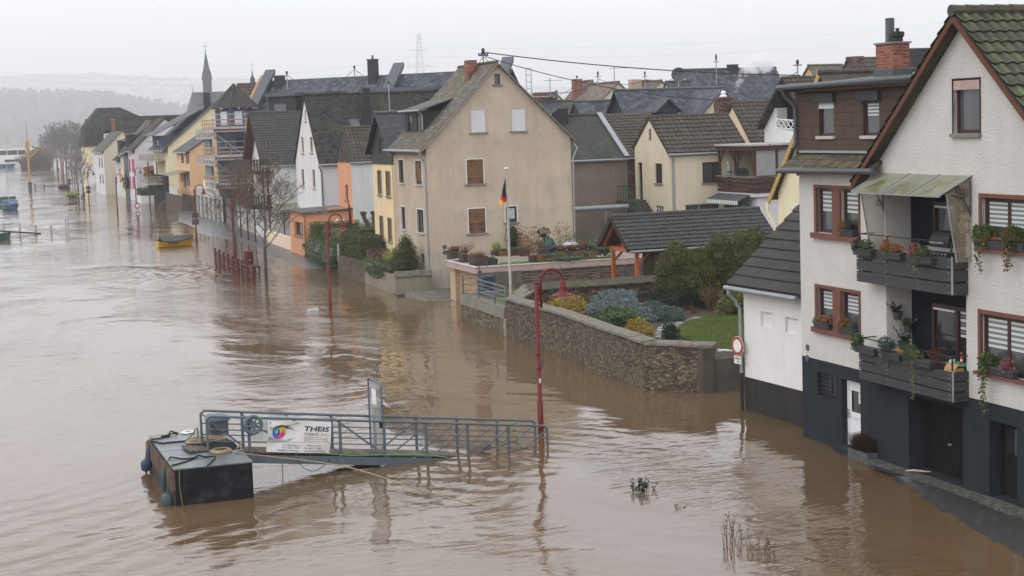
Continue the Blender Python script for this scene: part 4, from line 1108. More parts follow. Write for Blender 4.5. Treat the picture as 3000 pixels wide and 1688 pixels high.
g = MB(); gutter(g, (-.46, .4, 4.06), (-.46, -3.95, 4.06), .08); g.build('gutter', 'zinc', ro)
g = MB(); g.tube([(-.46, .18, 4.02), (-.46, .18, 3.85), (-.22, .1, 3.62), (-.20, .1, 3.5), (-.12, .06, 3.38), (-.10, .06, 1.25)], .055, 8); g.build('downpipe', 'zinc', an)
g = MB(); g.tube([(-.10, .06, 1.25), (-.10, .06, -.5)], .062, 8); g.build('standpipe', 'iron', an)
sg = thing('traffic_sign', 'round no vehicles sign with small plate on the annex drainpipe', 'traffic sign', F2.fro((-.18, .06, 2.15)), F2.rz + radians(-84))
def disc(mb, y, r, z, k=28, t=.012, m=0):
 mb.prism([(r * cos(2 * pi * i / k), y, z + r * sin(2 * pi * i / k)) for i in range(k)], (0, t, 0), m)
g = MB(); disc(g, -.06, .30, 0); so_ = g.build('disc', 'sign_red', sg)
g = MB(); disc(g, -.066, .215, 0, t=.005); g.build('white_field', 'sign_white', so_)
g = MB(); disc(g, -.050, .315, 0, t=.012); g.build('rim', 'sign_white', so_)
g = MB(); g.box(-.2, -.06, -.60, .2, -.05, -.33); po = g.build('plate', 'sign_white', sg)
g = MB()
for s_ in ((-.185, -.59, .185, -.583), (-.185, -.348, .185, -.341), (-.185, -.583, -.178, -.348), (.178, -.583, .185, -.348)): g.box(s_[0], -.064, s_[1], s_[2], -.0605, s_[3])
for i in range(5): g.box(-.14 + i * .055, -.064, -.45, -.105 + i * .055, -.0605, -.40 + .02 * (i % 2))
for i in range(3): g.box(-.03 + i * .05, -.064, -.54, .0 + i * .05, -.0605, -.495)
g.build('plate_print', 'ink', po)
g = MB(); g.box(-.02, -.05, -.55, .02, .06, -.5); g.box(-.02, -.05, .12, .02, .06, .17); g.build('clamp', 'steel', sg)
# --- tall tan house, garage terrace, walled garden, carport
F3 = Fr(26.58, 91.81, radians(.295))
t1 = zoomer(1120, 130, 4.287); t2 = zoomer(1120, 430, 4.287)
def rs(a, b): return rect(F3, 1, 0, a, b)
def rw(a, b): return rect(F3, 0, 0, a, b)
tn = thing('house', 'tall tan gabled house with mossy slate roof, brick chimney and west dormer', 'house', (F3.o.x, F3.o.y, 0), F3.rz)
PS = south(0)
oS = [rs(t1(1405, 372), t1(1480, 503)), rs(t1(1108, 826), t1(1303, 1103)), rs(t1(1620, 810), t1(1803, 1085)), rs(t2(1055, 163), t2(1275, 462)),
  rs(t2(1078, 782), t2(1300, 1080)), rs(t2(1545, 752), t2(1693, 945))]
oW = [rw(t2(203, 162), t2(280, 455)), rw(t2(408, 173), t2(503, 478)), rw(t2(232, 750), t2(302, 1040)), rw(t2(434, 782), t2(530, 1085))]
bW = rw(a5(1422, 662), a5(1462, 765))
g = MB()
zpl = 2.27
wall(g, PS, [(0, zpl), (9.1, zpl), (9.1, 8.72), (4.56, 13.2), (0, 8.55)], [(*q, .12) for q in oS], 0)
wall(g, PW, [(0, zpl), (7.25, zpl), (7.25, 8.55), (0, 8.55)], [(*q, .16) for q in oW], 0)
wall(g, PS, [(0, -.8), (9.1, -.8), (9.1, zpl), (0, zpl)], (), 1)
wall(g, PW, [(0, -.8), (7.25, -.8), (7.25, zpl), (0, zpl)], [(*bW, .2)], 1)
wall(g, west(9.1), [(0, -.8), (7.25, -.8), (7.25, 8.7), (0, 8.7)], (), 0)
wall(g, south(7.25), [(0, -.8), (9.1, -.8), (9.1, 8.72), (4.56, 13.2), (0, 8.55)], (), 0)
g.build('wall', ['tan', 'plinth_grey'], tn)
g = MB(); th = .14; k1 = (13.2 - 8.55) / 4.56; k2 = (13.2 - 8.72) / 4.54; ov = .42
for (xe, ze, kk) in ((-ov, 8.55 - k1 * ov, 1), (9.1 + ov * .5, 8.72 - k2 * ov * .5, 2)):
 slab(g, (xe, -.16, ze + th), (xe, 7.42, ze + th), (4.56, 7.42, 13.2 + th), (4.56, -.16, 13.2 + th), th - .02)
ro = g.build('roof', 'slate_lichen', tn)
g = MB(); e = .03
g.bar((-ov, -.19, 8.55 - k1 * ov + .04), (4.56, -.19, 13.24), .05, .22, upv=(1, 0, .5)); g.bar((9.1 + ov * .5, -.19, 8.72 - k2 * ov * .5 + .04), (4.56, -.19, 13.24), .05, .22, upv=(-1, 0, .5))
g.build('verge_board', 'sill_grey', ro)
g = MB(); ridge_caps(g, (4.56, -.18, 13.36), (4.56, 7.42, 13.36), .09, .5); g.build('ridge_cap', 'slate_lichen', ro)
g = MB(); gutter(g, (-ov - .05, -.2, 8.26), (-ov - .05, 7.7, 8.30), .085); g.build('gutter', 'zinc', ro)
g = MB(); g.tube([(-ov, -.08, 8.2), (-ov, -.08, 8.02), (-.09, .08, 7.62), (-.09, .08, .0)], .055, 8); g.build('downpipe', 'zinc', tn)
g = MB(); g.tube([(9.3, -.02, 8.35), (9.5, -.05, 8.1), (9.2, -.06, 7.5), (9.16, -.06, 1.0)], .05, 8); g.build('downpipe', 'zinc', tn)
window(tn, PS, oS[0], 'frame_brown', cols=(), depth=.12, fw_=.05, surround='sill_light', sw=.05, silloff=.14)
for q in oS[1:3]: window(tn, PS, q, 'frame_white', cols=(), depth=.12, fw_=.05, shutter='shutter_white', surround='sill_light', sw=.04, silloff=.12)
for q in oS[3:5]: window(tn, PS, q, 'frame_white', cols=(), depth=.12, fw_=.06, shutter='wood_slats', surround='frame_white', sw=.045, silloff=.16)
w_ = window(tn, PS, oS[5], 'frame_brown', cols=(), depth=.12, fw_=.10, surround='frame_white', sw=.045, silloff=.14, pane='glass_dim')
g = MB(); q = oS[5]
for i in range(9):
 u = q[0] + .12 + i * (q[2] - q[0] - .26) / 9; pbox(g, PS, u, u + .08, q[1] + .22, q[3] - .12, .070 + .012 * (i % 2), .078 + .012 * (i % 2))
g.build('curtain', 'curtain', w_)
for i, q in enumerate(oW):
 window(tn, PW, q, 'frame_brown', cols=(.5,) if i else (), depth=.16, fw_=.09, surround='frame_white', sw=.05, sill='sill_light', shutter=('wood_slats', .86) if i == 1 else None)
window(tn, PW, bW, 'frame_dark', cols=(.33, .66), rows=(.33, .66), depth=.2, fw_=.03, sill=None)
for pz in (1260, 1328):
 p = F3.hit(t2(783, pz), 1, 0); g = MB(); disc(g, -.035, .13, 0, 14, .032); o = g.build('vent_cover', 'zinc_dark', tn); o.location = (p.x, 0, p.z)
g = MB(); pbox(g, PW, .28, .62, 4.02, 4.16, -.02, -.002); g.build('name_plate', 'sign_white', tn)
# dormer on the river side
def dormer_box(root, x0, x1, y0, y1, zb, zt, wm_, rm_, P_h, zr=None, ov_=.22):
 g = MB(); wall(g, west(x0), [(y0, zb), (y1, zb), (y1, zt), (y0, zt)], [(*h, .1) for h in P_h]); wall(g, south(y0), [(x0, zb), (x1, zt), (x0, zt)]); wall(g, south(y1), [(x0, zb), (x1, zt), (x0, zt)])
 o = g.build('dormer', wm_, root)
 for h in P_h:
  g = MB(); pbox(g, west(x0), h[0], h[2], h[1], h[3], .06, .1); f_ = g.build('window', 'frame_brown', o)
  g = MB(); pbox(g, west(x0), h[0] + .08, h[2] - .08, h[1] + .08, h[3] - .08, .05, .0595); g.build('pane', 'glass', f_)
 g = MB(); slab(g, (x0 - ov_, y0 - ov_, zt + .05), (x0 - ov_, y1 + ov_, zt + .05), (x1 + .5, y1 + ov_, zr or zt + .5), (x1 + .5, y0 - ov_, zr or zt + .5), .08); g.build('dormer_roof', rm_, o)
 return o
dz = 9.22; dx = (dz - 8.55) / k1
p1 = F3.hit(t1(505, 1000), 0, dx); p2 = F3.hit(t1(285, 1000), 0, dx); dt = F3.hit(t1(505, 835), 0, dx).z
d_w = [rect(F3, 0, dx, t1(322, 895), t1(375, 1125)), rect(F3, 0, dx, t1(430, 890), t1(478, 1125))]
do = dormer_box(tn, dx, dx + (dt - dz) / k1, p1.y, p2.y, dz, dt, 'slate_clad', 'felt', d_w, dt + .72, .3)
g = MB(); gutter(g, (dx - .32, p1.y - .3, dt + .02), (dx - .32, p2.y + .3, dt + .02), .06); g.tube([(dx - .3, p1.y - .12, dt), (dx - .04, p1.y - .1, dt - .3), (dx - .04, p1.y - .1, dz + .25)], .045, 6); g.build('gutter', 'zinc', do)
pc = F3.hit(t1(1110, 300), 0, 3.9)
chimney(tn, 3.9, pc.y, 11.8, F3.hit(t1(1110, 200), 0, 3.9).z, .62, .62, 'brick_red', None)
# roof mast with the overhead cables
pm = F3.hit(t1(1272, 262), 0, 4.56); zt = F3.hit(t1(1268, 60), 0, 4.56).z
ms = thing('cable_mast', 'grey service mast with black insulator head on the tan house ridge', 'mast', F3.fro((4.56, pm.y, 13.3)), F3.rz)
H_ = zt - 13.3
g = MB(); g.tube([(0, 0, -.3), (0, 0, H_ - .1)], .05, 8); g.build('pole', 'zinc', ms)
g = MB(); g.lathe([(.07, H_ - .3), (.10, H_ - .2), (.10, H_), (.03, H_ + .06)], n=10); g.box(-.3, -.04, H_ - .42, .3, .04, H_ - .34)
for s_ in (-.28, -.12, .12, .28): g.lathe([(.05, H_ - .34), (.06, H_ - .26), (.02, H_ - .22)], (s_, 0, 0), 8)
g.build('insulator_head', 'iron', ms)
for (x_, y_) in ((-.9, .2), (1.2, -.9)):
 g = MB(); g.tube([(0, 0, H_ - .42), (x_, y_, -abs(x_) * .9)], .018, 5); g.build('stay', 'iron', ms)
def cable(name, label, a, b, sag, r=.03, cat='cable', grp=None):
 a, b = V(a), V(b); g = MB(); n = 24; L_ = b - a
 g.tube([L_ * (i / n) - V((0, 0, sag * 4 * (i / n) * (1 - i / n))) for i in range(n + 1)], r, 5)
 o = g.build(name, 'iron', uv=False); o.location = a; tag(o, label, cat, grp); return o
A_ = F3.fro((4.7, pm.y, 13.3 + H_ - .2))
FW = Fr(0, 0)
far1 = FW.hit((2345, 221), 1, 84.0); far2 = FW.hit((2135, 295), 1, 97.0)
cable('cable', 'upper thick black cable sagging from the tan house mast to the far right', A_, far1, .28, .032)
cable('cable', 'lower thin black cable from the tan house mast down to the smoking chimney', A_ - V((0, 0, .25)), far2, .55, .026)
# ---- garage with roof terrace
ga = thing('garage', 'flat garage with pink coping, brick side and tan wooden door', 'garage', (26.07, 81.5, 0))
ZT = 2.05
g = MB()
top = [(0, 0), (13.5, 0), (10.5, 10.3), (3.2, 10.3), (1.9, 7.2), (.0, 5.4)]
g.face([(x, y, ZT) for x, y in top]); g.build('terrace_floor', 'gravel', ga)
g = MB(); g.box(.22, .12, -.6, 13.2, .34, ZT - .21); g.build('side_wall', 'brick_dark', ga)
g = MB(); g.box(.18, 4.35, -.6, .62, 5.3, ZT - .21); g.build('door_pillar', 'brick_cream', ga)
g = MB(); g.box(.42, .35, -.6, .48, 4.34, ZT - .21); g.build('garage_door', 'wood_tan', ga)
g = MB(); ring = [(-.02, -.02), (13.5, -.02), (13.5, .24), (.26, .24), (.26, 5.2), (2.1, 6.95), (1.95, 7.2), (-.02, 5.4)]
g.prism([(x, y, ZT - .20) for x, y in ring], (0, 0, .30)); fa = g.build('fascia', 'coping_pink', ga)
g = MB(); g.prism([(x + (-.04 if x < 1 else 0), y - .03, ZT + .102) for x, y in ring], (0, 0, .04)); g.build('coping', 'coping_grey', fa)
g = MB(); g.face([(2.0, 2.2, ZT + .006), (9.0, 1.7, ZT + .006), (9.4, 2.9, ZT + .006), (2.6, 3.6, ZT + .006)]); g.build('turf_strip', 'lawn_soil', ga)
FG = Fr(26.07, 81.5)
ZT += .10
def tub(label, a6x, a6y, w, d, h, m, leafm, n, s, blob_h, grp='planters on the garage terrace', z=None, spike=0, hw=None, cat='planter', white=0):
 q = G(*a6(a6x, a6y), z or ZT - .08)
 r_ = thing('planter', label, cat, (q.x, q.y, (z or ZT - .1)), RU(-.1, .1), grp)
 g = MB(); g.hexa([(-w / 2 + .02, -d / 2 + .02, 0), (w / 2 - .02, -d / 2 + .02, 0), (w / 2 - .02, d / 2 - .02, 0), (-w / 2 + .02, d / 2 - .02, 0), (-w / 2, -d / 2, h), (w / 2, -d / 2, h), (w / 2, d / 2, h), (-w / 2, d / 2, h)])
 g.build('tub', m, r_)
 g = MB()
 if spike:
  for i in range(spike):
   a = RU(0, 6.28); e = RU(.5, 1.4); L_ = RU(.5, 1) * blob_h; dv = V((cos(a) * cos(e), sin(a) * cos(e), sin(e)))
   g.tube([V((0, 0, h)) + dv * .05, V((0, 0, h)) + dv * L_ * .6, V((0, 0, h)) + dv * L_ + V((RU(-.05, .05), RU(-.05, .05), .05))], [.012, .009, .004], 4, 0, .4)
   for j in range(3): leaf(g, V((0, 0, h)) + dv * L_ * RU(.4, 1), dv + V((RU(-1, 1), RU(-1, 1), RU(-1, 1))), s, R())
 else: leaves(g, [(0, 0, h + blob_h * .4, (hw or w) * .5, (hw or w) * .5, blob_h * .6)], n, s, lump=8)
 g.build('foliage', leafm, r_, uv=False)
 if white:
  g = MB(); leaves(g, [(0, 0, h + blob_h * .5, w * .5, w * .45, blob_h * .6)], white, .05, core=False); g.build('blossom', 'flower_white', r_, uv=False)
 return r_
tub('square brown tub of withered heather at the left corner of the terrace', 135, 478, .78, .7, .52, 'planter_brown', 'leaf_brown', 200, .07, .22)
tub('brown tub with bare spiky hydrangea, second from the left terrace corner', 265, 510, .7, .55, .45, 'planter_brown', 'leaf_brown', 0, .06, .85, spike=40)
tub('big brown tub with rusty ground cover near the pink corner', 410, 552, .85, .7, .52, 'planter_brown', 'leaf_rust', 220, .06, .2)
tub('small dark tub of white blossom right of the pink corner', 565, 542, .6, .45, .32, 'anthracite', 'leaf_green', 100, .06, .14, white=90)
tub('slim terracotta pot with white blossom left of the big brown tub', 322, 520, .24, .24, .36, 'terracotta', 'leaf_green', 60, .05, .22, white=40)
tub('terracotta pot with lime and white plant behind the slim pot', 212, 492, .26, .26, .36, 'terracotta', 'leaf_green', 60, .05, .26, white=40)
tub('brown tub with round lime green bush by the house plinth', 628, 437, .6, .5, .32, 'planter_brown', 'leaf_lime', 260, .07, .45)
tub('ochre tub of white flowers next to the lime green bush', 712, 437, .62, .5, .32, 'planter_ochre', 'leaf_green', 60, .05, .12, white=20)
for i, (x, y, w, m, lm, n, bh) in enumerate([(835, 432, .75, 'planter_wine', 'leaf_green', 60, .1), (955, 440, .6, 'planter_wine', 'leaf_brown', 120, .3), (1078, 508, .65, 'planter_wine', 'leaf_rust', 60, .06), (1180, 505, .85, 'planter_ochre', 'leaf_spot', 60, .05),
  (1275, 505, .5, 'planter_wine', 'leaf_spot', 50, .05), (1335, 480, .45, 'planter_ochre', 'leaf_bluegreen', 50, .05), (1270, 448, .85, 'planter_wine', 'leaf_bluegreen', 200, .4), (1385, 445, .85, 'planter_ochre', 'leaf_brown', 160, .35),
  (1510, 438, .9, 'planter_wine', 'leaf_brown', 160, .35), (1640, 430, .9, 'planter_ochre', 'leaf_brown', 220, .5), (1760, 425, .85, 'planter_wine', 'leaf_green', 220, .45), (1600, 470, .5, 'planter_ochre', 'leaf_green', 40, .05), (1680, 472, .5, 'planter_wine', 'leaf_spot', 40, .05), (1740, 470, .5, 'planter_ochre', 'leaf_green', 40, .05)]):
 lab = ['wine planter left of the clipped green column', 'wine planter with brown twigs below the fox red bush', 'empty wine planter at the front of the terrace', 'ochre front planter right of the empty wine one', 'small wine front planter under ivy', 'small ochre front planter half under ivy',
   'wine planter with grey green shrub in front of the green sack', 'ochre planter of brown heather before the white fleece', 'wine planter of brown twigs before the white fleece', 'ochre planter of tall dry grass right of the fleece', 'wine planter with white flowering shrub near the carport', 'small ochre planter in the lower row, leftmost of three by the carport', 'small wine planter in the lower row, middle of three by the carport', 'small ochre planter in the lower row, rightmost of three by the carport'][i]
 tub(lab, x, y, w, .45, .34, m, lm, n, .07, bh, white=60 if i == 10 else 0)
def shrub(name, label, q, rx, rz_, n, s, m, cat='shrub', z=ZT, ry=None, base=.5, grp=None, tw=True, **k):
 p = G(*q, z); r_ = thing(name, label, cat, (p.x, p.y, z - .02), 0, grp)
 if z == ZT: r_.scale = (1.2, 1.2, 1.35)
 g = MB(); leaves(g, [(0, 0, rz_ * (1 + base) * .55 + .05, rx, ry or rx, rz_)], n, s, **k); g.build('foliage', m, r_, uv=False)
 if tw:
  g = MB()
  for i in range(5): a = i * 1.3; g.tube([(.03 * cos(a), .03 * sin(a), 0), (rx * .5 * cos(a), rx * .5 * sin(a), rz_ * .9)], [.02, .008], 4)
  g.build('stem', 'twig', r_)
 return r_
shrub('cypress', 'dark green clipped column bush beside the flagpole on the terrace', a6(820, 375), .36, .62, 420, .07, 'leaf_yew', lump=8)
shrub('shrub', 'sparse red and green bush left of the fox red one', a6(915, 375), .42, .5, 170, .09, 'leaf_rust', core=False, base=.9, shell=(.2, 1.0))
shrub('shrub', 'round fox red leafless bush at the tan wall', a6(1055, 385), .75, .62, 700, .07, 'leaf_brown', core=False, shell=(.3, 1.0))
shrub('shrub', 'drooping brown bush hanging to the gravel', a6(1075, 455), .6, .45, 460, .08, 'leaf_brown', core=False, shell=(.3, 1.0))
shrub('shrub', 'tall yellow green bush behind the white fleece', a6(1395, 375), .5, .62, 240, .09, 'leaf_spot', core=False, base=.9, shell=(.25, 1.0))
shrub('shrub', 'low green and red bushes right of the yellow green bush', a6(1530, 365), .8, .4, 330, .09, 'leaf_green', core=False, shell=(.3, 1.0))
shrub('ivy', 'ivy spilling over the coping of the terrace edge', a6(1470, 512), .9, .12, 420, .08, 'leaf_ivy', ry=.35, tw=False)
shrub('shrub', 'dark shrub dotted with white flowers against the carport', a6(1905, 440), .52, .46, 380, .09, 'leaf_ivy', lump=6)
q = G(*a6(1190, 440), ZT)
bh = thing('bird_house', 'small roofed bird table standing over the green sack', 'bird house', (q.x, q.y, ZT - .05))
zb = FW.hit(a6(1190, 210), 1, q.y).z - ZT
g = MB(); g.tube([(0, 0, 0), (0, 0, zb)], .035, 6); g.build('post', 'wood_planks', bh)
g = MB(); g.box(-.24, -.2, zb, .24, .2, zb + .04)
for sx in (-.2, .2):
 for sy in (-.16, .16): g.box(sx - .02, sy - .02, zb + .04, sx + .02, sy + .02, zb + .26)
g.box(-.16, .05, zb + .05, .16, .12, zb + .25); g.build('frame', 'wood_planks', bh)
g = MB(); slab(g, (-.34, -.3, zb + .24), (.34, -.3, zb + .24), (.3, 0, zb + .5), (-.3, 0, zb + .5), .03); slab(g, (-.34, .3, zb + .24), (.34, .3, zb + .24), (.3, 0, zb + .5), (-.3, 0, zb + .5), .03); g.box(-.06, -.06, zb + .5, .06, .06, zb + .57); g.build('roof', 'shingle_brown', bh)
def lumpy(name, label, cat, q, r, m, z, seg=18, wob=.22):
 g = MB(); blob(g, (0, 0, r[2] * .8), r, seg, 0, .5, wob); blob(g, (r[0] * .3, -r[1] * .2, r[2] * .6), (r[0] * .7, r[1] * .7, r[2] * .7), seg, 0, .5, wob)
 o = g.build(name, m, smooth=False, weld=True); o.location = (q.x, q.y, z); tag(o, label, cat); return o
lumpy('wrapped_plant', 'plant wrapped in a crumpled dark green sack on the terrace', 'wrapped plant', G(*a6(1215, 385), ZT), (.52, .45, .42), 'tarp_green', ZT)
lumpy('frost_fleece', 'white frost fleece thrown over plants on the terrace', 'fleece', G(*a6(1480, 400), ZT), (.85, .4, .30), 'foil_white', ZT)
o = MB(); o.hexa([(-.32, -.3, 0), (.32, -.3, 0), (.32, .3, 0), (-.32, .3, 0), (-.3, -.28, .42), (.3, -.28, .42), (.3, .28, .42), (-.3, .28, .42)]); o.box(-.33, -.31, .422, .33, .31, .46); o = o.build('storage_box', 'plastic_blue'); q = G(*a6(1178, 442), ZT); o.location = (q.x, q.y, ZT - .05); tag(o, 'dark blue grey box in front of the green sack', 'box')
# ---- flagpole with German flag
q = Fr(0, 0).hit(a6(790, 905), 1, 77.2); fb = V((q.x, 77.2, 1.0))
fp = thing('flagpole', 'weathered white flagpole with black red gold flag behind the garden corner', 'flagpole', fb)
zt = FW.hit((1481, 497), 1, 77.2).z - 1.0
g = MB(); g.tube([(0, 0, 0), (0, 0, zt * .5), (0, 0, zt)], [.075, .06, .05], 10); g.build('pole', 'coping_grey', fp)
g = MB(); g.lathe([(.09, zt), (.13, zt + .03), (.13, zt + .09), (.02, zt + .11)], n=12); g.build('cap', 'paint_white', fp)
z0 = FW.hit((1478, 510), 1, 77.2).z - 1.0; z1 = FW.hit((1478, 592), 1, 77.2).z - 1.0
g = MB(); n = 14                                # limp cloth: gathers to a point at the top, folds hang down
for j in range(n):
 def P_(s, k):
  wv = .45 * (k / n) ** .8; z = z0 - (z0 - z1) * k / n
  return (-.06 - wv * s * .92, .06 * sin(s * 9 + k * .4) * (k / n + .15), z - .22 * (k / n) * (s - .5) ** 2 + .30 * (k / n) * (1 - s) - .22)
 for i in range(9):
  m = 0
  s0, s1 = i / 9, (i + 1) / 9; dgl = (j / n) + (s0 - .5) * .42
  m = 0 if dgl < .62 else (1 if dgl < .84 else 2)
  g.face([P_(s0, j), P_(s1, j), P_(s1, j + 1), P_(s0, j + 1)], m)
g.build('flag', ['flag_black', 'flag_red', 'flag_gold'], fp)
# ---- river front wall of the garden
def wall_line(g, pts, z0, z1, th, m=0, inward=(1, 0)):
 """battered masonry along a polyline; th grows to the inside"""
 for a, b in zip(pts, pts[1:]):
  a, b = V((a[0], a[1], 0)), V((b[0], b[1], 0)); d = (b - a).normalized(); n = V((-d.y, d.x, 0))
  if n.x * inward[0] + n.y * inward[1] < 0: n = -n
  z1a, z1b = (z1 if isinstance(z1, (tuple, list)) else (z1, z1))
  g.hexa([a + V((0, 0, z0)) - n * .06, b + V((0, 0, z0)) - n * .06, b + n * th + V((0, 0, z0)), a + n * th + V((0, 0, z0)), a + V((0, 0, z1a)), b + V((0, 0, z1b)), b + n * th + V((0, 0, z1b)), a + n * th + V((0, 0, z1a))], m)
wpts = [G(*a6(750, 1390)), G(*b5(400, 745)), G(*b5(830, 930)), G(*b5(1130, 1050))]; we = G(*b5(1700, 1075))
gw = thing('garden_wall', 'long rubble stone garden wall with grey stone coping along the flooded street', 'garden wall', (0, 0, 0))
g = MB(); wall_line(g, wpts, -1.2, 1.70, .42); wall_line(g, [wpts[-1], we], -1.2, 1.62, .42, inward=(0, 1)); g.build('masonry', 'stone_wall', gw)
g = MB()
for a, b, ii in ((wpts[0], wpts[1], (1, 0)), (wpts[1], wpts[2], (1, 0)), (wpts[2], wpts[3] + V((-.02, -.04, 0)), (1, 0)), (wpts[3], we + V((.1, 0, 0)), (0, 1))):
 d = (b - a).normalized(); n = V((-d.y, d.x, 0)); n = n if n.x * ii[0] + n.y * ii[1] > 0 else -n
 top = 1.74 if ii[0] else 1.66; k = max(2, int((b - a).length / 1.1))
 for i in range(k):
  p, q = a.lerp(b, i / k), a.lerp(b, (i + .995) / k); j = RU(-.012, .012)
  g.hexa([p - n * .10 + V((0, 0, top - .05 + j)), q - n * .10 + V((0, 0, top - .05 + j)), q + n * .50 + V((0, 0, top - .05 + j)), p + n * .50 + V((0, 0, top - .05 + j)), p - n * .08 + V((0, 0, top + .04 + j)), q - n * .08 + V((0, 0, top + .04 + j)), q + n * .48 + V((0, 0, top + .09 + j)), p + n * .48 + V((0, 0, top + .09 + j))])
g.build('coping', 'coping_stone', gw)
g = MB(); g.box(we.x - .35, we.y - .03, -1.2, we.x + .08, we.y + .5, 1.60); g.build('end_pier', 'concrete_dark', gw)
lw = MB(); lw.box(we.x + .09, we.y + .05, -1.2, 26.6, we.y + .3, 1.17); tag(lw.build('low_wall', 'concrete_dark'), 'low dark concrete wall between the stone pier and the white annex', 'wall')
# lower wall with concrete beam and steel railing
y_n, y_s = 77.41, 70.15; xa, xb = 23.94, 23.74
rwall = thing('retaining_wall', 'mossy stone wall with concrete beam and steel railing before the yard', 'retaining wall', (0, 0, 0))
g = MB(); wall_line(g, [(xb, y_s), (xa, y_n)], -1.2, .78, .4); wall_line(g, [(xa, y_n), (26.4, y_n + .3)], -1.2, .78, .4, inward=(0, -1)); g.build('masonry', 'stone_moss', rwall)
g = MB(); wall_line(g, [(xb - .02, y_s - .1), (xa - .02, y_n + .02)], .782, 1.30, .35); wall_line(g, [(xa - .02, y_n + .03), (26.4, y_n + .33)], .782, 1.30, .35, inward=(0, -1)); g.build('beam', 'concrete', rwall)
g = MB(); g.box(23.66, 69.72, -1, 24.05, 70.12, .80); g.build('foot_block', 'concrete_moss', rwall)
g = MB()
def rp(t, z): return (xb + .12 + (xa - xb) * t, y_s + .1 + (y_n - y_s - .1) * t, z)
for z in (1.42, 1.62, 1.82, 2.02, 2.22): g.tube([rp(0, z), rp(1, z)], .022 if z < 2.2 else .03, 6)
for z in (1.42, 1.72, 2.02, 2.22): g.tube([rp(1, z), (26.2, y_n + .4, z)], .02, 6)
ra = g.build('railing', 'steel_blue', rwall)
for t in (0, .24, .62, 1):
 p = rp(t, 1.2); g = MB(); g.box(p[0] - .035, p[1] - .05, 1.2, p[0] + .035, p[1] + .05, 2.24); g.build('railing_post', 'steel_blue', rwall)
# yard ground, fences
sheet('yard_lawn', 'lawn_soil', [(24.0, 70.4), (40, 70.4), (40, 81.6), (26.5, 81.6), (26.4, 77.3), (24.2, 77.2)], 1.02)
rm_ = thing('reed_screen', 'brown reed mat screen in front of the garage side wall', 'screen', (0, 0, 0))
pA, pB = FW.hit(a6(262, 700), 1, 80.6), FW.hit(a6(918, 700), 1, 80.6)
zt_ = FW.hit(a6(918, 612), 1, 80.6).z; x0_ = 26.5
g = MB(); g.box(x0_, 80.57, 1.0, pB.x, 80.62, zt_); g.build('mat', 'reed_mat', rm_)
mf = thing('mesh_fence', 'grey double bar mesh fence along the brick garage wall', 'fence', (0, 0, 0))
g = MB(); xe = 37.5
n = int((xe - pB.x) / .10)
for i in range(n): x = pB.x + .05 + i * .10; g.bar((x, 80.6, 1.02), (x, 80.6, zt_), .006)
for k in range(6): z = 1.12 + k * (zt_ - 1.17) / 5; g.bar((pB.x, 80.585, z), (xe, 80.585, z), .010)
g.build('mesh', 'steel', mf)
for px_ in (1385, 2000, 2500):
 p = FW.hit(a6(px_, 650), 1, 80.6); g = MB(); g.box(p.x - .035, 80.61, 1.0, p.x + .035, 80.67, zt_ + .05); g.build('fence_post', 'steel_blue', mf)
ib = MB(); ib.hexa([(-.28, -.28, 0), (.28, -.28, 0), (.28, .28, 0), (-.28, .28, 0), (-.33, -.33, .85), (.33, -.33, .85), (.33, .33, .85), (-.33, .33, .85)]); ib.box(-.36, -.36, .85, .36, .36, .92)
o = ib.build('water_butt', 'plastic_blue'); q = FW.hit(a6(515, 870), 2, 1.05); o.location = (q.x, q.y, 1.02); tag(o, 'blue grey water butt on the small yard lawn', 'water butt')
hp = thing('hand_pump', 'black cast iron hand pump at the pink garage corner', 'hand pump', (26.1, 80.9, 1.02))
g = MB(); g.tube([(0, 0, 0), (0, 0, .9)], .06, 8); g.lathe([(.09, .75), (.10, 1.0), (.05, 1.05)], n=10); g.build('column', 'iron', hp)
g = MB(); g.tube([(0, 0, .95), (-.02, 0, 1.35), (.05, 0, 1.52), (.15, 0, 1.5), (.17, 0, 1.35)], .022, 6); g.build('handle', 'iron', hp)
g = MB(); g.tube([(.05, 0, .8), (.35, -.05, .78), (.38, -.05, .7)], .035, 6); g.build('spout', 'iron', hp)
# ---- back wall of the garden with sloping stone coping
bw = thing('garden_wall', 'old dark stone wall with mossy tiled coping behind the garden shrubs', 'garden wall', (0, 0, 0))
g = MB(); g.box(24.75, 70.05, .3, 37.5, 70.5, 1.98)
g.hexa([(23.8, 69.6, .3), (24.2, 69.4, .3), (25.1, 70.04, .3), (24.75, 70.5, .3), (23.8, 69.6, 1.65), (24.2, 69.4, 1.65), (25.1, 70.04, 1.98), (24.75, 70.5, 1.98)]); g.build('masonry', 'stone_old', bw)
g = MB()
k = 70
for i in range(k):
 x = 24.9 + i * .18; j = RU(-.015, .015)
 g.hexa([(x, 69.9, 1.97 + j), (x + .17, 69.9, 1.97 + j), (x + .17, 70.62, 2.16 + j), (x, 70.62, 2.16 + j), (x, 69.9, 2.04 + j), (x + .17, 69.9, 2.04 + j), (x + .17, 70.62, 2.27 + j), (x, 70.62, 2.27 + j)])
g.build('coping_tiles', 'cap_moss', bw)
g = MB(); g.hexa([(23.66, 69.66, 1.62), (24.32, 69.3, 1.62), (25.2, 69.9, 1.97), (24.88, 70.6, 2.1), (23.66, 69.66, 1.74), (24.32, 69.3, 1.74), (25.2, 69.9, 2.05), (24.88, 70.6, 2.27)]); g.build('coping_ramp', 'coping_stone', bw)
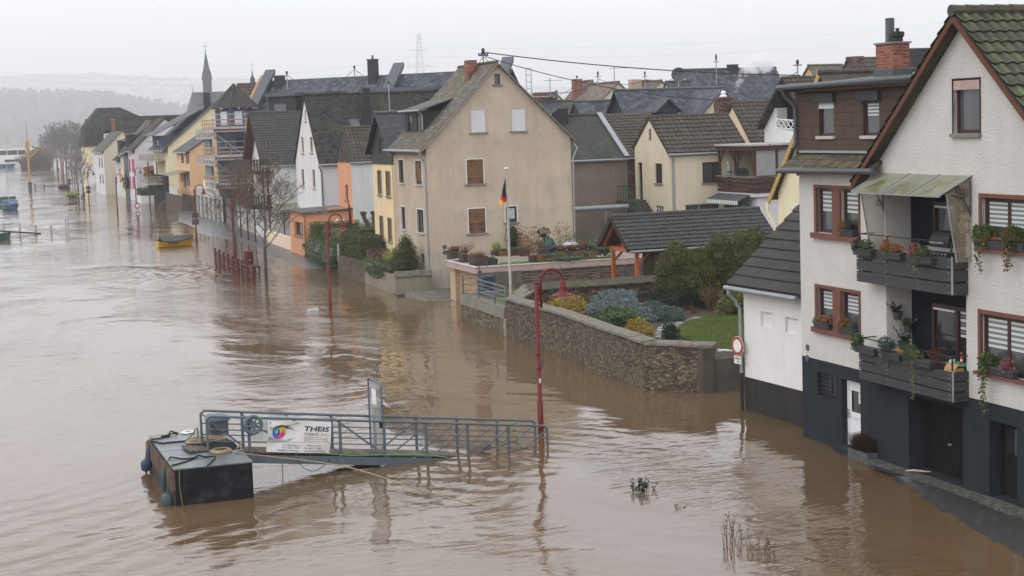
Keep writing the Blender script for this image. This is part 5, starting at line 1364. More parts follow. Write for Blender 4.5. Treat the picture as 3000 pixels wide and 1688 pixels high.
# ---- garden
ZG = 1.10
sheet('garden_soil', 'soil', [(23.9, 53.2), (25.0, 51.5), (26.7, 51.5), (40, 47.8), (40, 70.1), (24.2, 69.6)], ZG - .03)
b1 = zoomer(1650, 640, 3.45)
lawn_px = [(1810, 975), (1640, 975), (1440, 990), (1280, 1030), (1200, 1065), (1150, 1110), (1140, 1160), (1165, 1200), (1330, 1235), (1560, 1290), (1600, 1312), (1815, 1312), (2000, 1330), (2000, 960)]
lp = [G(*b1(*p), ZG) for p in lawn_px]
g = MB(); g.face([(p.x, p.y, ZG) for p in lp]); structure(g.build('lawn', 'lawn_soil'))
g = MB(); xs = [p.x for p in lp]; ys = [p.y for p in lp]; pol = [(p.x, p.y) for p in lp]
def inside(x, y, pol):
 r = False
 for i in range(len(pol)):
  a, b = pol[i - 1], pol[i]
  if (a[1] > y) != (b[1] > y) and x < (b[0] - a[0]) * (y - a[1]) / (b[1] - a[1]) + a[0]: r = not r
 return r
k = 0
while k < 14000:
 x, y = RU(min(xs), min(max(xs), 33.5)), RU(min(ys), max(ys))
 if not inside(x, y, pol): continue
 k += 1; a = RU(0, 6.28); h = RU(.03, .075); w = .012
 g.face([(x - w * cos(a), y - w * sin(a), ZG), (x + w * cos(a), y + w * sin(a), ZG), (x + RU(-.03, .03), y + RU(-.03, .03), ZG + h)], 0, .3 + .5 * R())
mat('grass', (.082, .122, .022), .8, .3, 1.2, tint=((.5, .5, .5), (1.5, 1.5, 1.4)))
stuff(g.build('grass', 'grass', uv=False))
path_px = [(880, 1190), (1000, 1215), (1130, 1160), (1200, 1075), (1330, 1025), (1450, 992), (1330, 995), (1180, 1020), (1020, 1060), (930, 1130)]
sheet('garden_path', 'flagstone', [G(*b1(*p), ZG - .015) for p in path_px], ZG - .012)
sheet('garden_path', 'flagstone', [G(*b1(*p), ZG - .015) for p in ((1560, 1318), (1830, 1325), (1830, 1350), (1560, 1345))], ZG - .012)
def gs(name, label, bx_, by_, rx, rz_, n, s, m, ry=None, base=0.2, **k): return shrub(name, label, b1(bx_, by_), rx, rz_, n, s, m, z=ZG, ry=ry, base=base, tw=k.pop('tw', False), **k)
def multi(name, label, cat, blobs, n, s, m, **k):
 """blobs: foot point (zoom px), radii"""
 q0 = G(*b1(blobs[0][0], blobs[0][1]), ZG); r_ = thing(name, label, cat, (q0.x, q0.y, ZG - .03)); bl = []
 for x, y, rx, ry_, rz_, dz in blobs: q = G(*b1(x, y), ZG); rz_ *= .72; bl.append((q.x - q0.x, q.y - q0.y, rz_ * .5 + dz * .7, rx, ry_, rz_))
 g = MB(); leaves(g, bl, n, s, **k); g.build('foliage', m, r_, uv=False)
 g = MB()
 for b_ in bl: g.tube([(0, 0, 0), (b_[0] * .6, b_[1] * .6, .15), (b_[0], b_[1], b_[2])], [.05, .04, .015], 5)
 g.build('stem', 'bark', r_); return r_
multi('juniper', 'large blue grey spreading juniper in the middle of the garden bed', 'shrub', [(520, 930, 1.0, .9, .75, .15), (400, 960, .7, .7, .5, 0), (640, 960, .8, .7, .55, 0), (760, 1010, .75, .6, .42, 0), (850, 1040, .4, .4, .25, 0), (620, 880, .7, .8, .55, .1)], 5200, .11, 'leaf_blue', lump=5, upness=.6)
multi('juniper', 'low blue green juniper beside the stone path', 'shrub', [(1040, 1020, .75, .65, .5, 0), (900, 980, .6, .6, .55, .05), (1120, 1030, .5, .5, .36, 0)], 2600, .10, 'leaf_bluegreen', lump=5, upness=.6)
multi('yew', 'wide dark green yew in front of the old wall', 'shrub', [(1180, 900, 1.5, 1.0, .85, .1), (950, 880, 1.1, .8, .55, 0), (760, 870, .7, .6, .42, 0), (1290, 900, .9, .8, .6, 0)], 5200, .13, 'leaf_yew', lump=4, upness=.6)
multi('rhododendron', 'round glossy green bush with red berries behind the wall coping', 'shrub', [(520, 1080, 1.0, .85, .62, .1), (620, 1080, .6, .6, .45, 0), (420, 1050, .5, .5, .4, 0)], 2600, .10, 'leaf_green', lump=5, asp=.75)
g = MB()
for i in range(46):
 q = G(*b1(RU(380, 690), RU(960, 1050)), ZG + .75); g.box(q.x, q.y, ZG + .62 + RU(-.1, .35), q.x + .045, q.y + .045, ZG + .66 + RU(-.1, .35))
multi('cypress', 'golden yellow threadleaf cypress near the red lamp', 'shrub', [(60, 940, .75, .7, .62, .05), (-60, 900, .6, .6, .55, .05), (120, 960, .4, .4, .35, 0), (-140, 930, .4, .4, .35, 0)], 2400, .12, 'leaf_yellow', lump=5, upness=-.1)
multi('cypress', 'small golden brown cypress behind the coping, beside the flat stones', 'shrub', [(750, 1165, .42, .4, .55, .05), (830, 1180, .35, .35, .36, 0), (690, 1150, .3, .3, .25, 0)], 1300, .09, 'leaf_yellow', lump=6, upness=.3)
multi('dwarf_spruce', 'small dark conical spruce at the edge of the lawn', 'shrub', [(1090, 1225, .34, .34, .52, .02), (1075, 1222, .24, .24, .42, .32)], 800, .08, 'leaf_yew', lump=7, upness=.9)
multi('aucuba', 'yellow spotted laurel bush at the annex corner', 'shrub', [(1730, 965, .75, .7, .72, .1), (1790, 960, .6, .6, .9, .15)], 1500, .12, 'leaf_spot', lump=5, asp=.8)
def twigs(name, label, x, y, h, n, m, spread=.5):
 q = G(*b1(x, y), ZG); g = MB()
 for i in range(n):
  a = RU(0, 6.28); s = RU(.05, spread); L_ = RU(.5, 1) * h
  g.tube([(RU(-.15, .15), RU(-.15, .15), 0), (s * .5 * cos(a), s * .5 * sin(a), L_ * .6), (s * cos(a), s * sin(a), L_)], [.010, .008, .003], 3, 0, R())
 o = g.build(name, m, uv=False); o.location = (q.x, q.y, ZG - .03); tag(o, label, 'shrub'); return o
twigs('shrub', 'tall fan of bare reddish twigs left of the water pump', 1490, 925, 1.15, 120, 'leaf_grass_dry', .75)
twigs('shrub', 'bare pinkish twigs between the blue juniper and the yew', 780, 915, .7, 80, 'leaf_brown', .55)
twigs('shrub', 'small bare twig tuft right of the low juniper', 1200, 965, .45, 50, 'leaf_brown', .35)
twigs('shrub', 'lowest bare twig tuft between the path and the yew', 1330, 955, .4, 50, 'leaf_brown', .4)
q = G(*b1(1605, 915), ZG)
wp = thing('water_pump', 'grey garden hand pump with curved brown handle by the spotted laurel', 'hand pump', (q.x, q.y, ZG - .03), .3); wp.scale = (.58, .58, .58)
g = MB(); g.tube([(0, 0, 0), (0, 0, .75)], .025, 6); g.lathe([(.07, .7), (.08, 1.35), (.10, 1.37), (.04, 1.42)], n=10); g.build('column', 'zinc_dark', wp)
g = MB(); g.tube([(-.06, 0, 1.15), (-.28, -.02, 1.16), (-.31, -.02, 1.07)], .025, 6); g.build('spout', 'steel', wp)
g = MB(); g.tube([(.0, 0, 1.42), (.12, 0, 1.52), (.24, 0, 1.45), (.24, 0, 1.15), (.17, 0, .85), (.10, 0, .78)], .018, 6); g.build('handle', 'wood_honey', wp)
# thuja screen
tg_ = 'thuja trees in front of the carport'
for i, (px_, top, Y, r_) in enumerate([(1985, 712, 67.6, 1.15), (2040, 738, 66.9, 1.0), (2105, 690, 68.4, 1.2), (2165, 684, 67.6, 1.15), (2213, 672, 68.6, 1.1), (2262, 690, 67.8, 1.0), (2300, 700, 67.0, 1.0)]):
 q = FW.hit((px_, top), 1, Y); h = q.z - ZG
 lab = ['leftmost thuja, beside the dark plank shed wall', 'second thuja from the left, lower than its neighbours', 'thuja whose ragged tip overlaps the carport tiles', 'fourth thuja from the left in the dense screen', 'tallest thuja in the screen', 'thuja just left of the annex roof edge', 'thuja mostly hidden behind the annex roof'][i]
 r0 = thing('thuja', lab, 'tree', (q.x, Y, ZG - .05), 0, tg_)
 g = MB(); bl = [(RU(-.1, .1), RU(-.1, .1), h * .33, r_, r_ * .9, h * .36), (RU(-.15, .15), RU(-.1, .1), h * .62, r_ * .78, r_ * .75, h * .30), (RU(-.15, .15), 0, h * .84, r_ * .42, r_ * .42, h * .20)]
 for k in range(9):
  a = RU(0, 6.28); zz = RU(.2, .75); rr = r_ * (1.0 - .55 * zz); bl.append((cos(a) * rr * .8, sin(a) * rr * .8, h * zz, r_ * .36, r_ * .36, h * .13))
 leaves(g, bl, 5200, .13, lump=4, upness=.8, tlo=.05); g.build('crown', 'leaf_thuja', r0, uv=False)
 g = MB(); g.tube([(0, 0, -.1), (0, 0, h * .7)], [.10, .04], 6); g.build('trunk', 'bark', r0)
# ---- carport
cp_ = thing('carport', 'open carport with grey pantile roof, orange posts and dark plank shed', 'carport', (31.0, 74.6, 0))
RZ, xv, xe = 4.88, 0.0, 8.2
yS, zS, yN, zN = -2.06, 3.36, 1.75, 3.42
g = MB()
slab(g, (xv, yS, zS), (xe, yS, zS), (xe, 0, RZ), (xv, 0, RZ), .10); slab(g, (xv, yN, zN), (xe, yN, zN), (xe, 0, RZ), (xv, 0, RZ), .10)
ro = g.build('roof', 'wood_red', cp_)
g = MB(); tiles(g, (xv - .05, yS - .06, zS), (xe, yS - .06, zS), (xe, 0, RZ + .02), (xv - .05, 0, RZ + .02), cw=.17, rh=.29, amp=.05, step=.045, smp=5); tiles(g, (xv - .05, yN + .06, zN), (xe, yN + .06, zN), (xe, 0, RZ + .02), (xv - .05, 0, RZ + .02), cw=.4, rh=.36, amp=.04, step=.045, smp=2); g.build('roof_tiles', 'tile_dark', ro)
g = MB(); ridge_caps(g, (xv - .05, 0, RZ + .04), (xe, 0, RZ + .04), .12, .36); g.build('ridge_cap', 'tile_dark', ro)
g = MB(); gutter(g, (xv + .05, yS - .1, zS - .08), (xe, yS - .1, zS - .08), .06); g.build('gutter', 'zinc', ro)
g = MB(); g.bar((xv - .02, yS - .02, zS - .06), (xv - .02, 0, RZ - .06), .05, .2, upv=(0, 1, 1)); g.bar((xv - .02, yN, zN - .06), (xv - .02, 0, RZ - .06), .05, .2, upv=(0, -1, 1)); g.build('verge_board', 'wood_dark', ro)
for sgn, ye, ze in ((-1, yS, zS), (1, yN, zN)):
 g = MB(); g.bar((xv + .25, ye * .9, ze - .02), (xv + .25, 0, RZ - .18), .12, .16); g.build('rafter', 'wood_orange', cp_)
pN, pS = 1.35, -1.62
for y in (pN, pS):
 g = MB(); g.box(.55, y - .08, 1.0, .72, y + .08, 3.14); g.build('post', 'wood_orange', cp_)
 g = MB(); g.bar((.635, y, 2.55), (1.25, y, 3.15), .10); g.build('knee_brace', 'wood_orange', cp_)
g = MB(); g.box(.54, pS - .3, 3.142, .73, pN + .3, 3.34); g.build('tie_beam', 'wood_orange', cp_)
g = MB(); g.box(.56, -.08, 3.342, .70, .08, 4.75); g.build('king_post', 'wood_orange', cp_)
for y in (pN, pS): g = MB(); g.box(.74, y - .07, 3.15, xe - .1, y + .07, 3.32); g.build('purlin', 'wood_orange', cp_)
g = MB(); g.box(.95, pS - .03, 1.0, xe - .1, pS + .05, 3.14); g.box(.97, pS - .06, 2.28, xe - .1, pS - .031, 2.34); g.build('plank_wall', 'wood_planks', cp_)
g = MB(); g.box(2.6, pN - .05, 1.0, xe - .1, pN + .03, 3.14); g.build('back_wall', 'wood_planks', cp_)
# --- the row of houses along the flooded promenade
z2 = zoomer(500, 150, 2.634); zc = zoomer(900, 200, 2.07); c3 = zoomer(540, 200, 5.175); c2 = zoomer(230, 280, 4.263); c1 = zoomer(0, 380, 4.5275); z1 = zoomer(0, 0, 2.07)
rowg = 'houses along the flooded promenade'
def row_windows(root, ax, ops, **k):
 for q in ops: window(root, west(0) if ax == 0 else south(0), q, **k)
# narrow yellow house beside the tan one
f = Fr(26.55, 99.12)
ops = [rect(f, 0, 0, zc(*a), zc(*b)) for a, b in (((427, 622), (455, 770)), ((477, 627), (508, 780)), ((440, 898), (466, 1045)), ((490, 910), (517, 1057)))]
gop = rect(f, 0, -.06, zc(435, 420), zc(449, 518))
h_, r_ = house('house', 'narrow yellow house with black slate gable beside the tan house', f, 9, 5.35, 8.25, 10.5, 'E', 'yellow', 'slate', apex=.52, wholes=ops + [gop], split=(7.38, 'slate_clad'), over=.35, verge=.4, group=rowg, caps='z')
row_windows(h_, 0, ops, frame='frame_tan', depth=.14, fw_=.09, surround='frame_tan', sw=.06, pane='glass_dim'); window(h_, west(-.06), gop, 'frame_dark', cols=(), depth=.15, sill=None)
g = MB(); g.tube([(-.08, .12, 7.3), (-.08, .12, 1.6)], .05, 6); g.build('downpipe', 'yellow', h_)
# narrow orange house with slate gable
f = Fr(29.0, 120.7)
ops = [rect(f, 0, 0, zc(228, 705), zc(249, 803))]; gop = rect(f, 0, -.06, zc(214, 477), zc(229, 566))
h_, r_ = house('house', 'narrow orange fronted house with slate clad gable and pale side wall', f, 9, 4.45, 7.25, 9.65, 'E', 'wall_pale_grey', 'tile_brown', apex=.42, westm='orange', wholes=ops + [gop], split=(7.2, 'slate_clad'), over=.12, verge=.1, tile=dict(cw=.3, rh=.33, amp=.04, smp=4), group=rowg)
row_windows(h_, 0, ops, frame='frame_white', depth=.3, fw_=.06, pane='glass_dim'); window(h_, west(-.06), gop, 'frame_honey', cols=(), depth=.12, sill=None)
# low orange annex
f = Fr(25.3, 120.95); lo = thing('annex', 'low flat roofed orange annex with brown window and two white wall lanterns', 'annex', (f.o.x, f.o.y, 0), f.rz)
op = rect(f, 0, 0, a5(78, 318), a5(176, 488)); g = MB()
wall(g, west(0), [(0, -.6), (5.6, -.6), (5.6, 3.5), (0, 3.5)], [(*op, .25)]); wall(g, south(0), [(0, -.6), (6.4, -.6), (6.4, 3.5), (0, 3.5)]); g.box(1.85, -.03, 3.3, 3.75, .25, 3.85); g.build('wall', 'orange', lo)
g = MB(); slab(g, (-.25, -.25, 3.60), (-.25, 5.8, 3.60), (3.7, 5.8, 3.75), (3.7, -.25, 3.75), .1); g.build('roof', 'felt', lo)
window(lo, west(0), op, 'frame_brown', cols=(.35, .68), depth=.25, fw_=.08)
g = MB(); g.tube([(-.2, -.06, 3.5), (-.05, -.06, 3.2), (-.05, -.06, .1)], .045, 6); g.build('downpipe', 'copper', lo)
for px_ in (530, 597):
 p = f.hit(a5(px_, 330), 1, 0); g = MB(); g.lathe([(.06, -.22), (.11, -.2), (.11, .1), (.14, .12), (.02, .26)], (p.x, -.16, p.z), 8); g.bar((p.x, -.16, p.z + .1), (p.x, -.001, p.z + .1), .03); g.build('wall_lantern', 'paint_white', lo)
# white gable house with black mossy slate
f = Fr(29.0, 131.5)
ops = [rect(f, 0, 0, z2(*a), z2(*b)) for a, b in (((1032, 457), (1048, 540)), ((1006, 665), (1029, 786)), ((1072, 663), (1098, 782)), ((1007, 910), (1033, 1047)), ((1091, 914), (1118, 1055)))]
h_, r_ = house('house', 'tall white gabled house with orange wooden windows and black mossy slate roof', f, 11.5, 9.75, 7.1, 12.55, 'E', 'wall_pinkish', 'slate_black', apex=.485, westm='wall_white', wholes=ops, over=.25, verge=.14, group=rowg)
row_windows(h_, 0, ops, frame='frame_honey', cols=(), depth=.16, fw_=.10, sill='sill_light', sillout=.14)
g = MB(); g.tube([(-.2, -.3, 6.8), (.1, -.05, 6.3), (.1, -.05, 0)], .055, 6); g.build('downpipe', 'zinc_dark', h_)
sp = (12.55 - 7.1) / 4.73
p = f.hit(zc(357, 215), 1, 2.6); chimney(h_, p.x, 2.6, 9, f.hit(zc(357, 122), 1, 2.6).z, .62, .5, 'slate_clad', 'zinc_dark')
p = f.hit(zc(285, 240), 1, 2.5); g = MB(); zz = 7.1 + sp * 2.5 + .18; slab(g, (p.x - .4, 2.1, zz - .42), (p.x + .4, 2.1, zz - .42), (p.x + .4, 2.8, zz + .38), (p.x - .4, 2.8, zz + .38), .08); o = g.build('skylight', 'zinc_dark', h_)
g = MB(); slab(g, (p.x - .31, 2.19, zz - .30), (p.x + .31, 2.19, zz - .30), (p.x + .31, 2.7, zz + .29), (p.x - .31, 2.7, zz + .29), .02); g.build('pane', 'glass_dim', o)
p = f.hit(zc(500, 265), 1, 2.0); zt_ = f.hit(zc(496, 95), 1, 2.0).z; ms = thing('cable_mast', 'thin roof mast on the black slate roof left of the tan house', 'mast', f.fro((p.x, 2.0, p.z)))
g = MB(); g.tube([(0, 0, -.4), (0, 0, zt_ - p.z)], .05, 6); g.build('pole', 'zinc', ms); g = MB(); g.lathe([(.07, zt_ - p.z), (.08, zt_ - p.z + .18), (.02, zt_ - p.z + .24)], n=8); g.build('insulator_head', 'iron', ms); g = MB(); g.lathe([(.2, -.15), (.09, .12)], n=8); g.build('flashing', 'zinc', ms)
# white house with dark tiles and carved brown balconies
f = Fr(27.0, 142.7)
h_, r_ = house('house', 'white house with dark pantile roof and carved brown wooden balconies', f, 6.6, 9.2, 6.85, 11.3, 'E', 'wall_white', 'tile_dark', apex=.51, over=.2, verge=.85, vergem='wood_red', tile=dict(cw=.26, rh=.33, amp=.05, step=.045, smp=4), group=rowg,
 wholes=[(1.2, 4.3, 2.2, 6.3), (3.4, 4.3, 4.5, 6.3), (1.4, 7.1, 2.3, 9.0), (3.7, 7.1, 4.9, 9.3)], depth=.1)
for q in ((1.2, 4.3, 2.2, 6.3), (3.4, 4.3, 4.5, 6.3), (1.4, 7.1, 2.3, 9.0), (3.7, 7.1, 4.9, 9.3)): window(h_, PW, q, 'frame_brown', depth=.1, sill=None, pane='glass_dim')
for zf, zt_ in ((6.1, 7.35), (3.0, 4.2)):
 g = MB(); x0 = -1.75
 g.box(x0, -.15, zf, -.005, 7.6, zf + .14)
 for i in range(30): y = -.15 + i * .26; g.box(x0 - .03, y, zf + .12, x0, y + .235, zt_ - .06)
 for i in range(7): x = x0 + i * .25; g.box(x, -.185, zf + .12, x + .16, -.155, zt_ - .06)
 g.box(x0 - .05, -.2, zt_ - .058, x0 + .03, 7.6, zt_); g.box(x0 + .031, -.2, zt_ - .058, -.01, -.14, zt_)
 g.build('balcony', 'wood_dark', h_)
for x, y in ((-1.6, 0.0), (-1.6, 3.7), (-1.6, 7.4), (-.25, 0.0)):
 g = MB(); g.box(x - .06, y - .06, .0, x + .06, y + .06, 6.09); g.build('balcony_post', 'brick_red' if 0 else 'lamp_red_dark', h_)
g = MB(); slab(g, (6.6 * .0 - .2, -3.2, 2.95), (6.4, -3.2, 3.05), (6.4, -.01, 3.4), (-.2, -.01, 3.4), .05); o = g.build('lean_to_roof', 'canopy_glass', h_)
g = MB()
for i in range(6): x = 0 + i * 1.2; g.box(x, -3.1, .2, x + .06, -3.04, 2.95)
g.build('lean_to_frame', 'paint_white', h_)
# terrace wall, fence and pergola before it
tw = MB(); wall_line(tw, [(25.6, 127.2), (25.9, 139.5)], -.5, 1.25, .25); wall_line(tw, [(25.6, 127.2), (29, 127.0)], -.5, 1.25, .25, inward=(0, 1)); tag(tw.build('terrace_wall', 'peach'), 'low peach coloured terrace wall left of the orange annex', 'wall')
pg = thing('pergola', 'weathered pergola with gnarled vine stems over the peach wall', 'pergola', (26.2, 128, 1.2))
for x, y in ((0, 0), (0, 5.5), (2.2, 0), (2.2, 5.5)):
 g = MB(); g.box(x - .05, y - .05, -1, x + .05, y + .05, 1.7); g.build('post', 'wood_planks', pg)
g = MB()
for y in (0, 5.5): g.bar((-.3, y, 1.76), (2.6, y, 1.76), .1)
for x in (0, .75, 1.5, 2.2): g.bar((x, -.5, 1.87), (x, 6, 1.87), .08)
g.build('beams', 'wood_planks', pg)
g = MB(); rr = random.Random(4)
for i in range(7):
 p = V((rr.uniform(0, 2), rr.uniform(0, 5), 1.9)); pts = [p]
 for j in range(6): p = p + V((rr.uniform(-.4, .5), rr.uniform(-.8, .4), rr.uniform(-.12, .14))); pts.append(p)
 g.tube(pts, [.07, .07, .06, .05, .05, .04, .03], 5)
g.build('vine', 'bark', pg)
# grey blue corner tower with scaffold
f = Fr(29.1, 172.0)
tw_ = thing('house', 'grey blue corner house with octagonal tiled turret and balconies under scaffolding', 'house', (f.o.x, f.o.y, 0), 0, rowg)
g = MB(); rO = 2.12; oc = [(rO * cos(pi / 8 + i * pi / 4), rO * sin(pi / 8 + i * pi / 4)) for i in range(8)]
g.prism([(x, y, 3.2) for x, y in oc], (0, 0, 9.2)); g.box(.2, -1.9, 3.2, 6.5, 6, 12.0); g.build('wall', 'greyblue', tw_)
g = MB(); rE = 2.62; oe = [(rE * cos(pi / 8 + i * pi / 4), rE * sin(pi / 8 + i * pi / 4), 12.35) for i in range(8)]; g.face(list(reversed(oe)))
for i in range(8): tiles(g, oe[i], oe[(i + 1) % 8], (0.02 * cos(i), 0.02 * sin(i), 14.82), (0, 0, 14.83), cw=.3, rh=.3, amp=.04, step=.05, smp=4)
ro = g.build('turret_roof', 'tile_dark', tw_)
g = MB()
for p in oe: g.tube([p, (0, 0, 14.9)], [.1, .09], 6)
g.build('hip_cap', 'tile_dark', ro)
g = MB()
for i in range(16): a = i * pi / 8; g.bar((2.1 * cos(a), 2.1 * sin(a), 12.3), (2.55 * cos(a), 2.55 * sin(a), 12.3), .1, .12)
g.build('rafter_end', 'paint_white', tw_)
for (k, z0_, z1_, sh) in ((5, 10.6, 12.0, 1), (5, 8.0, 9.3, 0), (5, 5.2, 6.4, 0), (4, 10.6, 12.0, 1), (4, 8.0, 9.3, 0), (4, 5.2, 6.4, 0)):
 a = V((*oc[k], 0)); b = V((*oc[(k + 1) % 8], 0)); d = (b - a).normalized(); n = V((d.y, -d.x, 0)); L_ = (b - a).length
 Pk = lambda u, z, dd=0.0, a=a, d=d, n=n: tuple(a + d * u - n * dd + V((0, 0, z)))
 w_ = window(tw_, Pk, (.42, z0_, L_ - .42, z1_), 'frame_white' if sh else 'frame_dark', cols=(), depth=.02, fw_=.08, sill=None, shutter='shutter_white' if sh else None)
g = MB(); g.box(1.95, -2.3, 6.2, 4.4, -1.92, 9.3); g.build('wall_panel', 'wall_white', tw_)
sc_ = thing('scaffold', 'steel scaffold with timber guard boards round the grey blue turret', 'scaffold', (f.o.x, f.o.y, 0))
for zf in (9.9, 7.0, 4.1):
 g = MB(); g.box(-2.9, -3.4, zf, 4.2, -2.35, zf + .55); g.box(-2.9, -2.35, zf, -2.2, 4, zf + .55); o = g.build('platform', 'concrete_pale', sc_)
 g = MB(); g.box(-2.95, -3.46, zf + .14, 4.2, -3.405, zf + .32); g.build('edge_strip', 'sandstone_red', o)
 g = MB()
 for x in (-2.9, -1.2, .6, 2.4): g.bar((x, -3.48, zf + .2), (x, -3.48, zf + 1.35), .07)
 for i in range(6): y = -3.3 + i * 1.3; g.bar((-2.97, y, zf + .2), (-2.97, y, zf + 1.35), .06)
 for z in (.85, 1.25): g.bar((-2.9, -3.5, zf + z), (4.2, -3.5, zf + z), .03, .10); g.bar((-2.99, -3.4, zf + z), (-2.99, 4, zf + z), .03, .10)
 g.build('guard_board', 'wood_tan', o)
for x in (-2.95, .4, 4.1):
 g = MB(); g.tube([(x, -3.6, 0), (x, -3.6, 11.9)], .035, 6); g.build('standard', 'steel', sc_)
g = MB()
for z in (11.7, 11.2, 8.9, 8.3, 6.0, 5.4): g.tube([(-2.95, -3.6, z), (4.1, -3.6, z)], .028, 5)
for a, b in (((-2.95, 9.9), (.4, 7.2)), ((.4, 7.2), (4.1, 4.3)), ((-2.95, 6.9), (.4, 4.3))): g.tube([(a[0], -3.66, a[1]), (b[0], -3.66, b[1])], .028, 5)
g.build('brace', 'steel', sc_)
# garage building with round columned balconies
gb = thing('garage', 'long white garage building with grey columned doors and glass balconies above', 'garage', (27.7, 174.5, 0))
g = MB(); hs_ = [(1.0 + i * 3.1, .2, 3.2 + i * 3.1, 2.65, .35) for i in range(6)]
wall(g, west(0), [(0, -.4), (19.2, -.4), (19.2, 3.4), (0, 3.4)], hs_); g.box(.36, 0, -.4, 5, 19.2, 3.39); g.box(.01, 0, 3.4, 5, 19.2, 3.6); g.build('wall', 'concrete_pale', gb)
for h in hs_:
 g = MB(); pbox(g, west(0), h[0] + .02, h[2] - .02, .2, 2.65, .30, .345); o = g.build('garage_door', 'concrete', gb); g = MB(); pbox(g, west(0), (h[0] + h[2]) / 2 - .08, (h[0] + h[2]) / 2 + .08, 1.2, 1.35, .27, .299); g.build('handle', 'paint_white', o)
g = MB(); g.box(1.4, 0, 3.6, 5, 9.0, 9.2); g.build('upper_wall', 'greyblue', gb)
g = MB(); g.box(-.1, .2, 3.62, .0, 12.5, 4.6)
for i in range(14): g.box(-.14, .3 + i * .9, 3.6, -.101, .4 + i * .9, 4.72)
g.build('glass_parapet', 'sign_white', gb)
for y in (9.6, 11.2, 12.8): g = MB(); g.tube([(.5, y, 3.6), (.5, y, 9.2)], .24, 12); g.build('column', 'mural_wall' if 0 else 'steel_blue' if 0 else 'zinc', gb)
for zf in (6.3, 9.2):
 g = MB(); g.box(-.35, .6, zf, 1.4, 14.6, zf + .2); o = g.build('balcony', 'concrete_pale', gb)
 g = MB(); g.box(-.36, .6, zf + .25, -.34, 14.6, zf + 1.05); g.build('glass_panel', 'glass_clear', o)
 g = MB(); g.bar((-.35, .6, zf + 1.15), (-.35, 14.6, zf + 1.15), .05); g.bar((-.35, .6, zf + 1.15), (1.3, .6, zf + 1.15), .05)
 for i in range(9): g.bar((-.35, .6 + i * 1.75, zf), (-.35, .6 + i * 1.75, zf + 1.15), .05)
 g.build('railing', 'steel', o)
g = MB(); wall(g, west(.2), [(-3.3, 3.0), (.3, 3.0), (.3, 5.0), (-3.3, 5.0)]); g.box(.21, -3.3, 3.0, 1.3, .3, 4.99); o = g.build('bay', 'greyblue', gb)
for i in range(3):
 g = MB(); g.tube([(.14, -2.7 + i * 1.05 + .42 * cos(t * .45), 4.75 - .42 * abs(sin(t * .45)) * 1.3) for t in range(8)], .04, 5); g.build('arched_railing', 'iron', o)
# orange house, yellow gable, mural house and the far row
f = Fr(29.2, 208.0)
ops = [rect(f, 0, 0, c2(*a), c2(*b)) for a, b in (((1278, 703), (1318, 835)), ((1340, 703), (1384, 838)), ((1290, 980), (1306, 1065)), ((1315, 965), (1345, 1150)), ((1355, 965), (1398, 1120)))]
h_, r_ = house('house', 'two storey orange house with grey slate roof before the yellow gable', f, 8, 12.5, 7.75, 10.3, 'N', 'orange_pale', 'slate', wholes=ops, over=.5, group=rowg)
row_windows(h_, 0, ops, frame='frame_brown', depth=.12, fw_=.1)
g = MB(); slab(g, (-2.2, 1.0, 4.75), (-2.2, 10.5, 4.75), (0, 10.5, 5.2), (0, 1.0, 5.2), .06); g.build('porch_roof', 'canopy_glass', h_)
tr_ = thing('terrace', 'stone terrace with grey railing and wooden screen before the orange house', 'terrace', (27.9, 207.5, 0))
g = MB(); g.box(0, 0, -.5, 2.0, 16.5, 2.1); g.build('masonry', 'stone_wall', tr_); g = MB(); g.box(-.03, 4, 2.12, .03, 12, 2.95); g.build('screen', 'blind_light', tr_); g = MB(); g.box(-.03, 0, 2.12, .04, 3.9, 2.9); g.build('wooden_screen', 'wood_tan', tr_)
h_, r_ = house('house', 'large pale yellow house with long slate roof and dark riverside dormer', Fr(29.3, 230.0), 14, 17, 8.25, 14.0, 'N', 'yellow_pale', 'slate_diamond', over=.8, verge=.3, group=rowg, caps='z')
do = dormer_box(h_, -.4, 5.2, 3.0, 13.5, 7.6, 9.8, 'greyblue', 'slate_diamond', [(7, 8.0, 9.2, 9.2)], 13.6, 1.2)
g = MB(); g.box(-1.25, 2.2, 9.0, -1.2, 14.2, 9.05); g.build('gable_board', 'wood_red', do)
chimney(h_, 6.2, 3.0, 12, 15.6, .9, .9, 'slate_clad', 'zinc_dark')
g = MB(); wall(g, west(-.5), [(0.5, -.5), (17, -.5), (17, 4.2), (0.5, 4.2)]); g.box(-.49, .5, -.5, .3, 17, 4.19); g.build('basement', 'charcoal', h_)
for zf in (6.2, 2.9):
 g = MB(); g.box(-2.6, 3.5, zf, 0, 12.5, zf + .18); o = g.build('balcony', 'concrete_pale', h_); g = MB()
 for i in range(8): g.bar((-2.58, 3.5 + i * 1.28, zf), (-2.58, 3.5 + i * 1.28, zf + 1.15), .06);
 for i in range(4): g.bar((-2.5 + i * .8, 3.52, zf), (-2.5 + i * .8, 3.52, zf + 1.15), .06)
 g.bar((-2.58, 3.5, zf + 1.15), (-2.58, 12.5, zf + 1.15), .07); g.bar((-2.58, 3.52, zf + 1.15), (0, 3.52, zf + 1.15), .07); g.build('railing', 'steel', o); g = MB(); g.box(-2.61, 3.6, zf + .2, -2.59, 12.4, zf + 1.0); g.box(-2.5, 3.46, zf + .2, -.2, 3.48, zf + 1.0); g.build('glass_panel', 'glass_clear', o)
for x in (-2.4, -1.2): g = MB(); g.box(x - .08, 3.55, 0, x + .08, 3.75, 6.19); g.build('balcony_post', 'frame_dark', h_)
st = MB()
for i in range(8): st.box(28.0 + i * .32, 231.5, -.3, 28.0 + (i + 1) * .32, 234.6, .2 + i * .24)
tag(st.build('garden_steps', 'stone_wall'), 'grey stone steps up to the yellow house', 'steps')
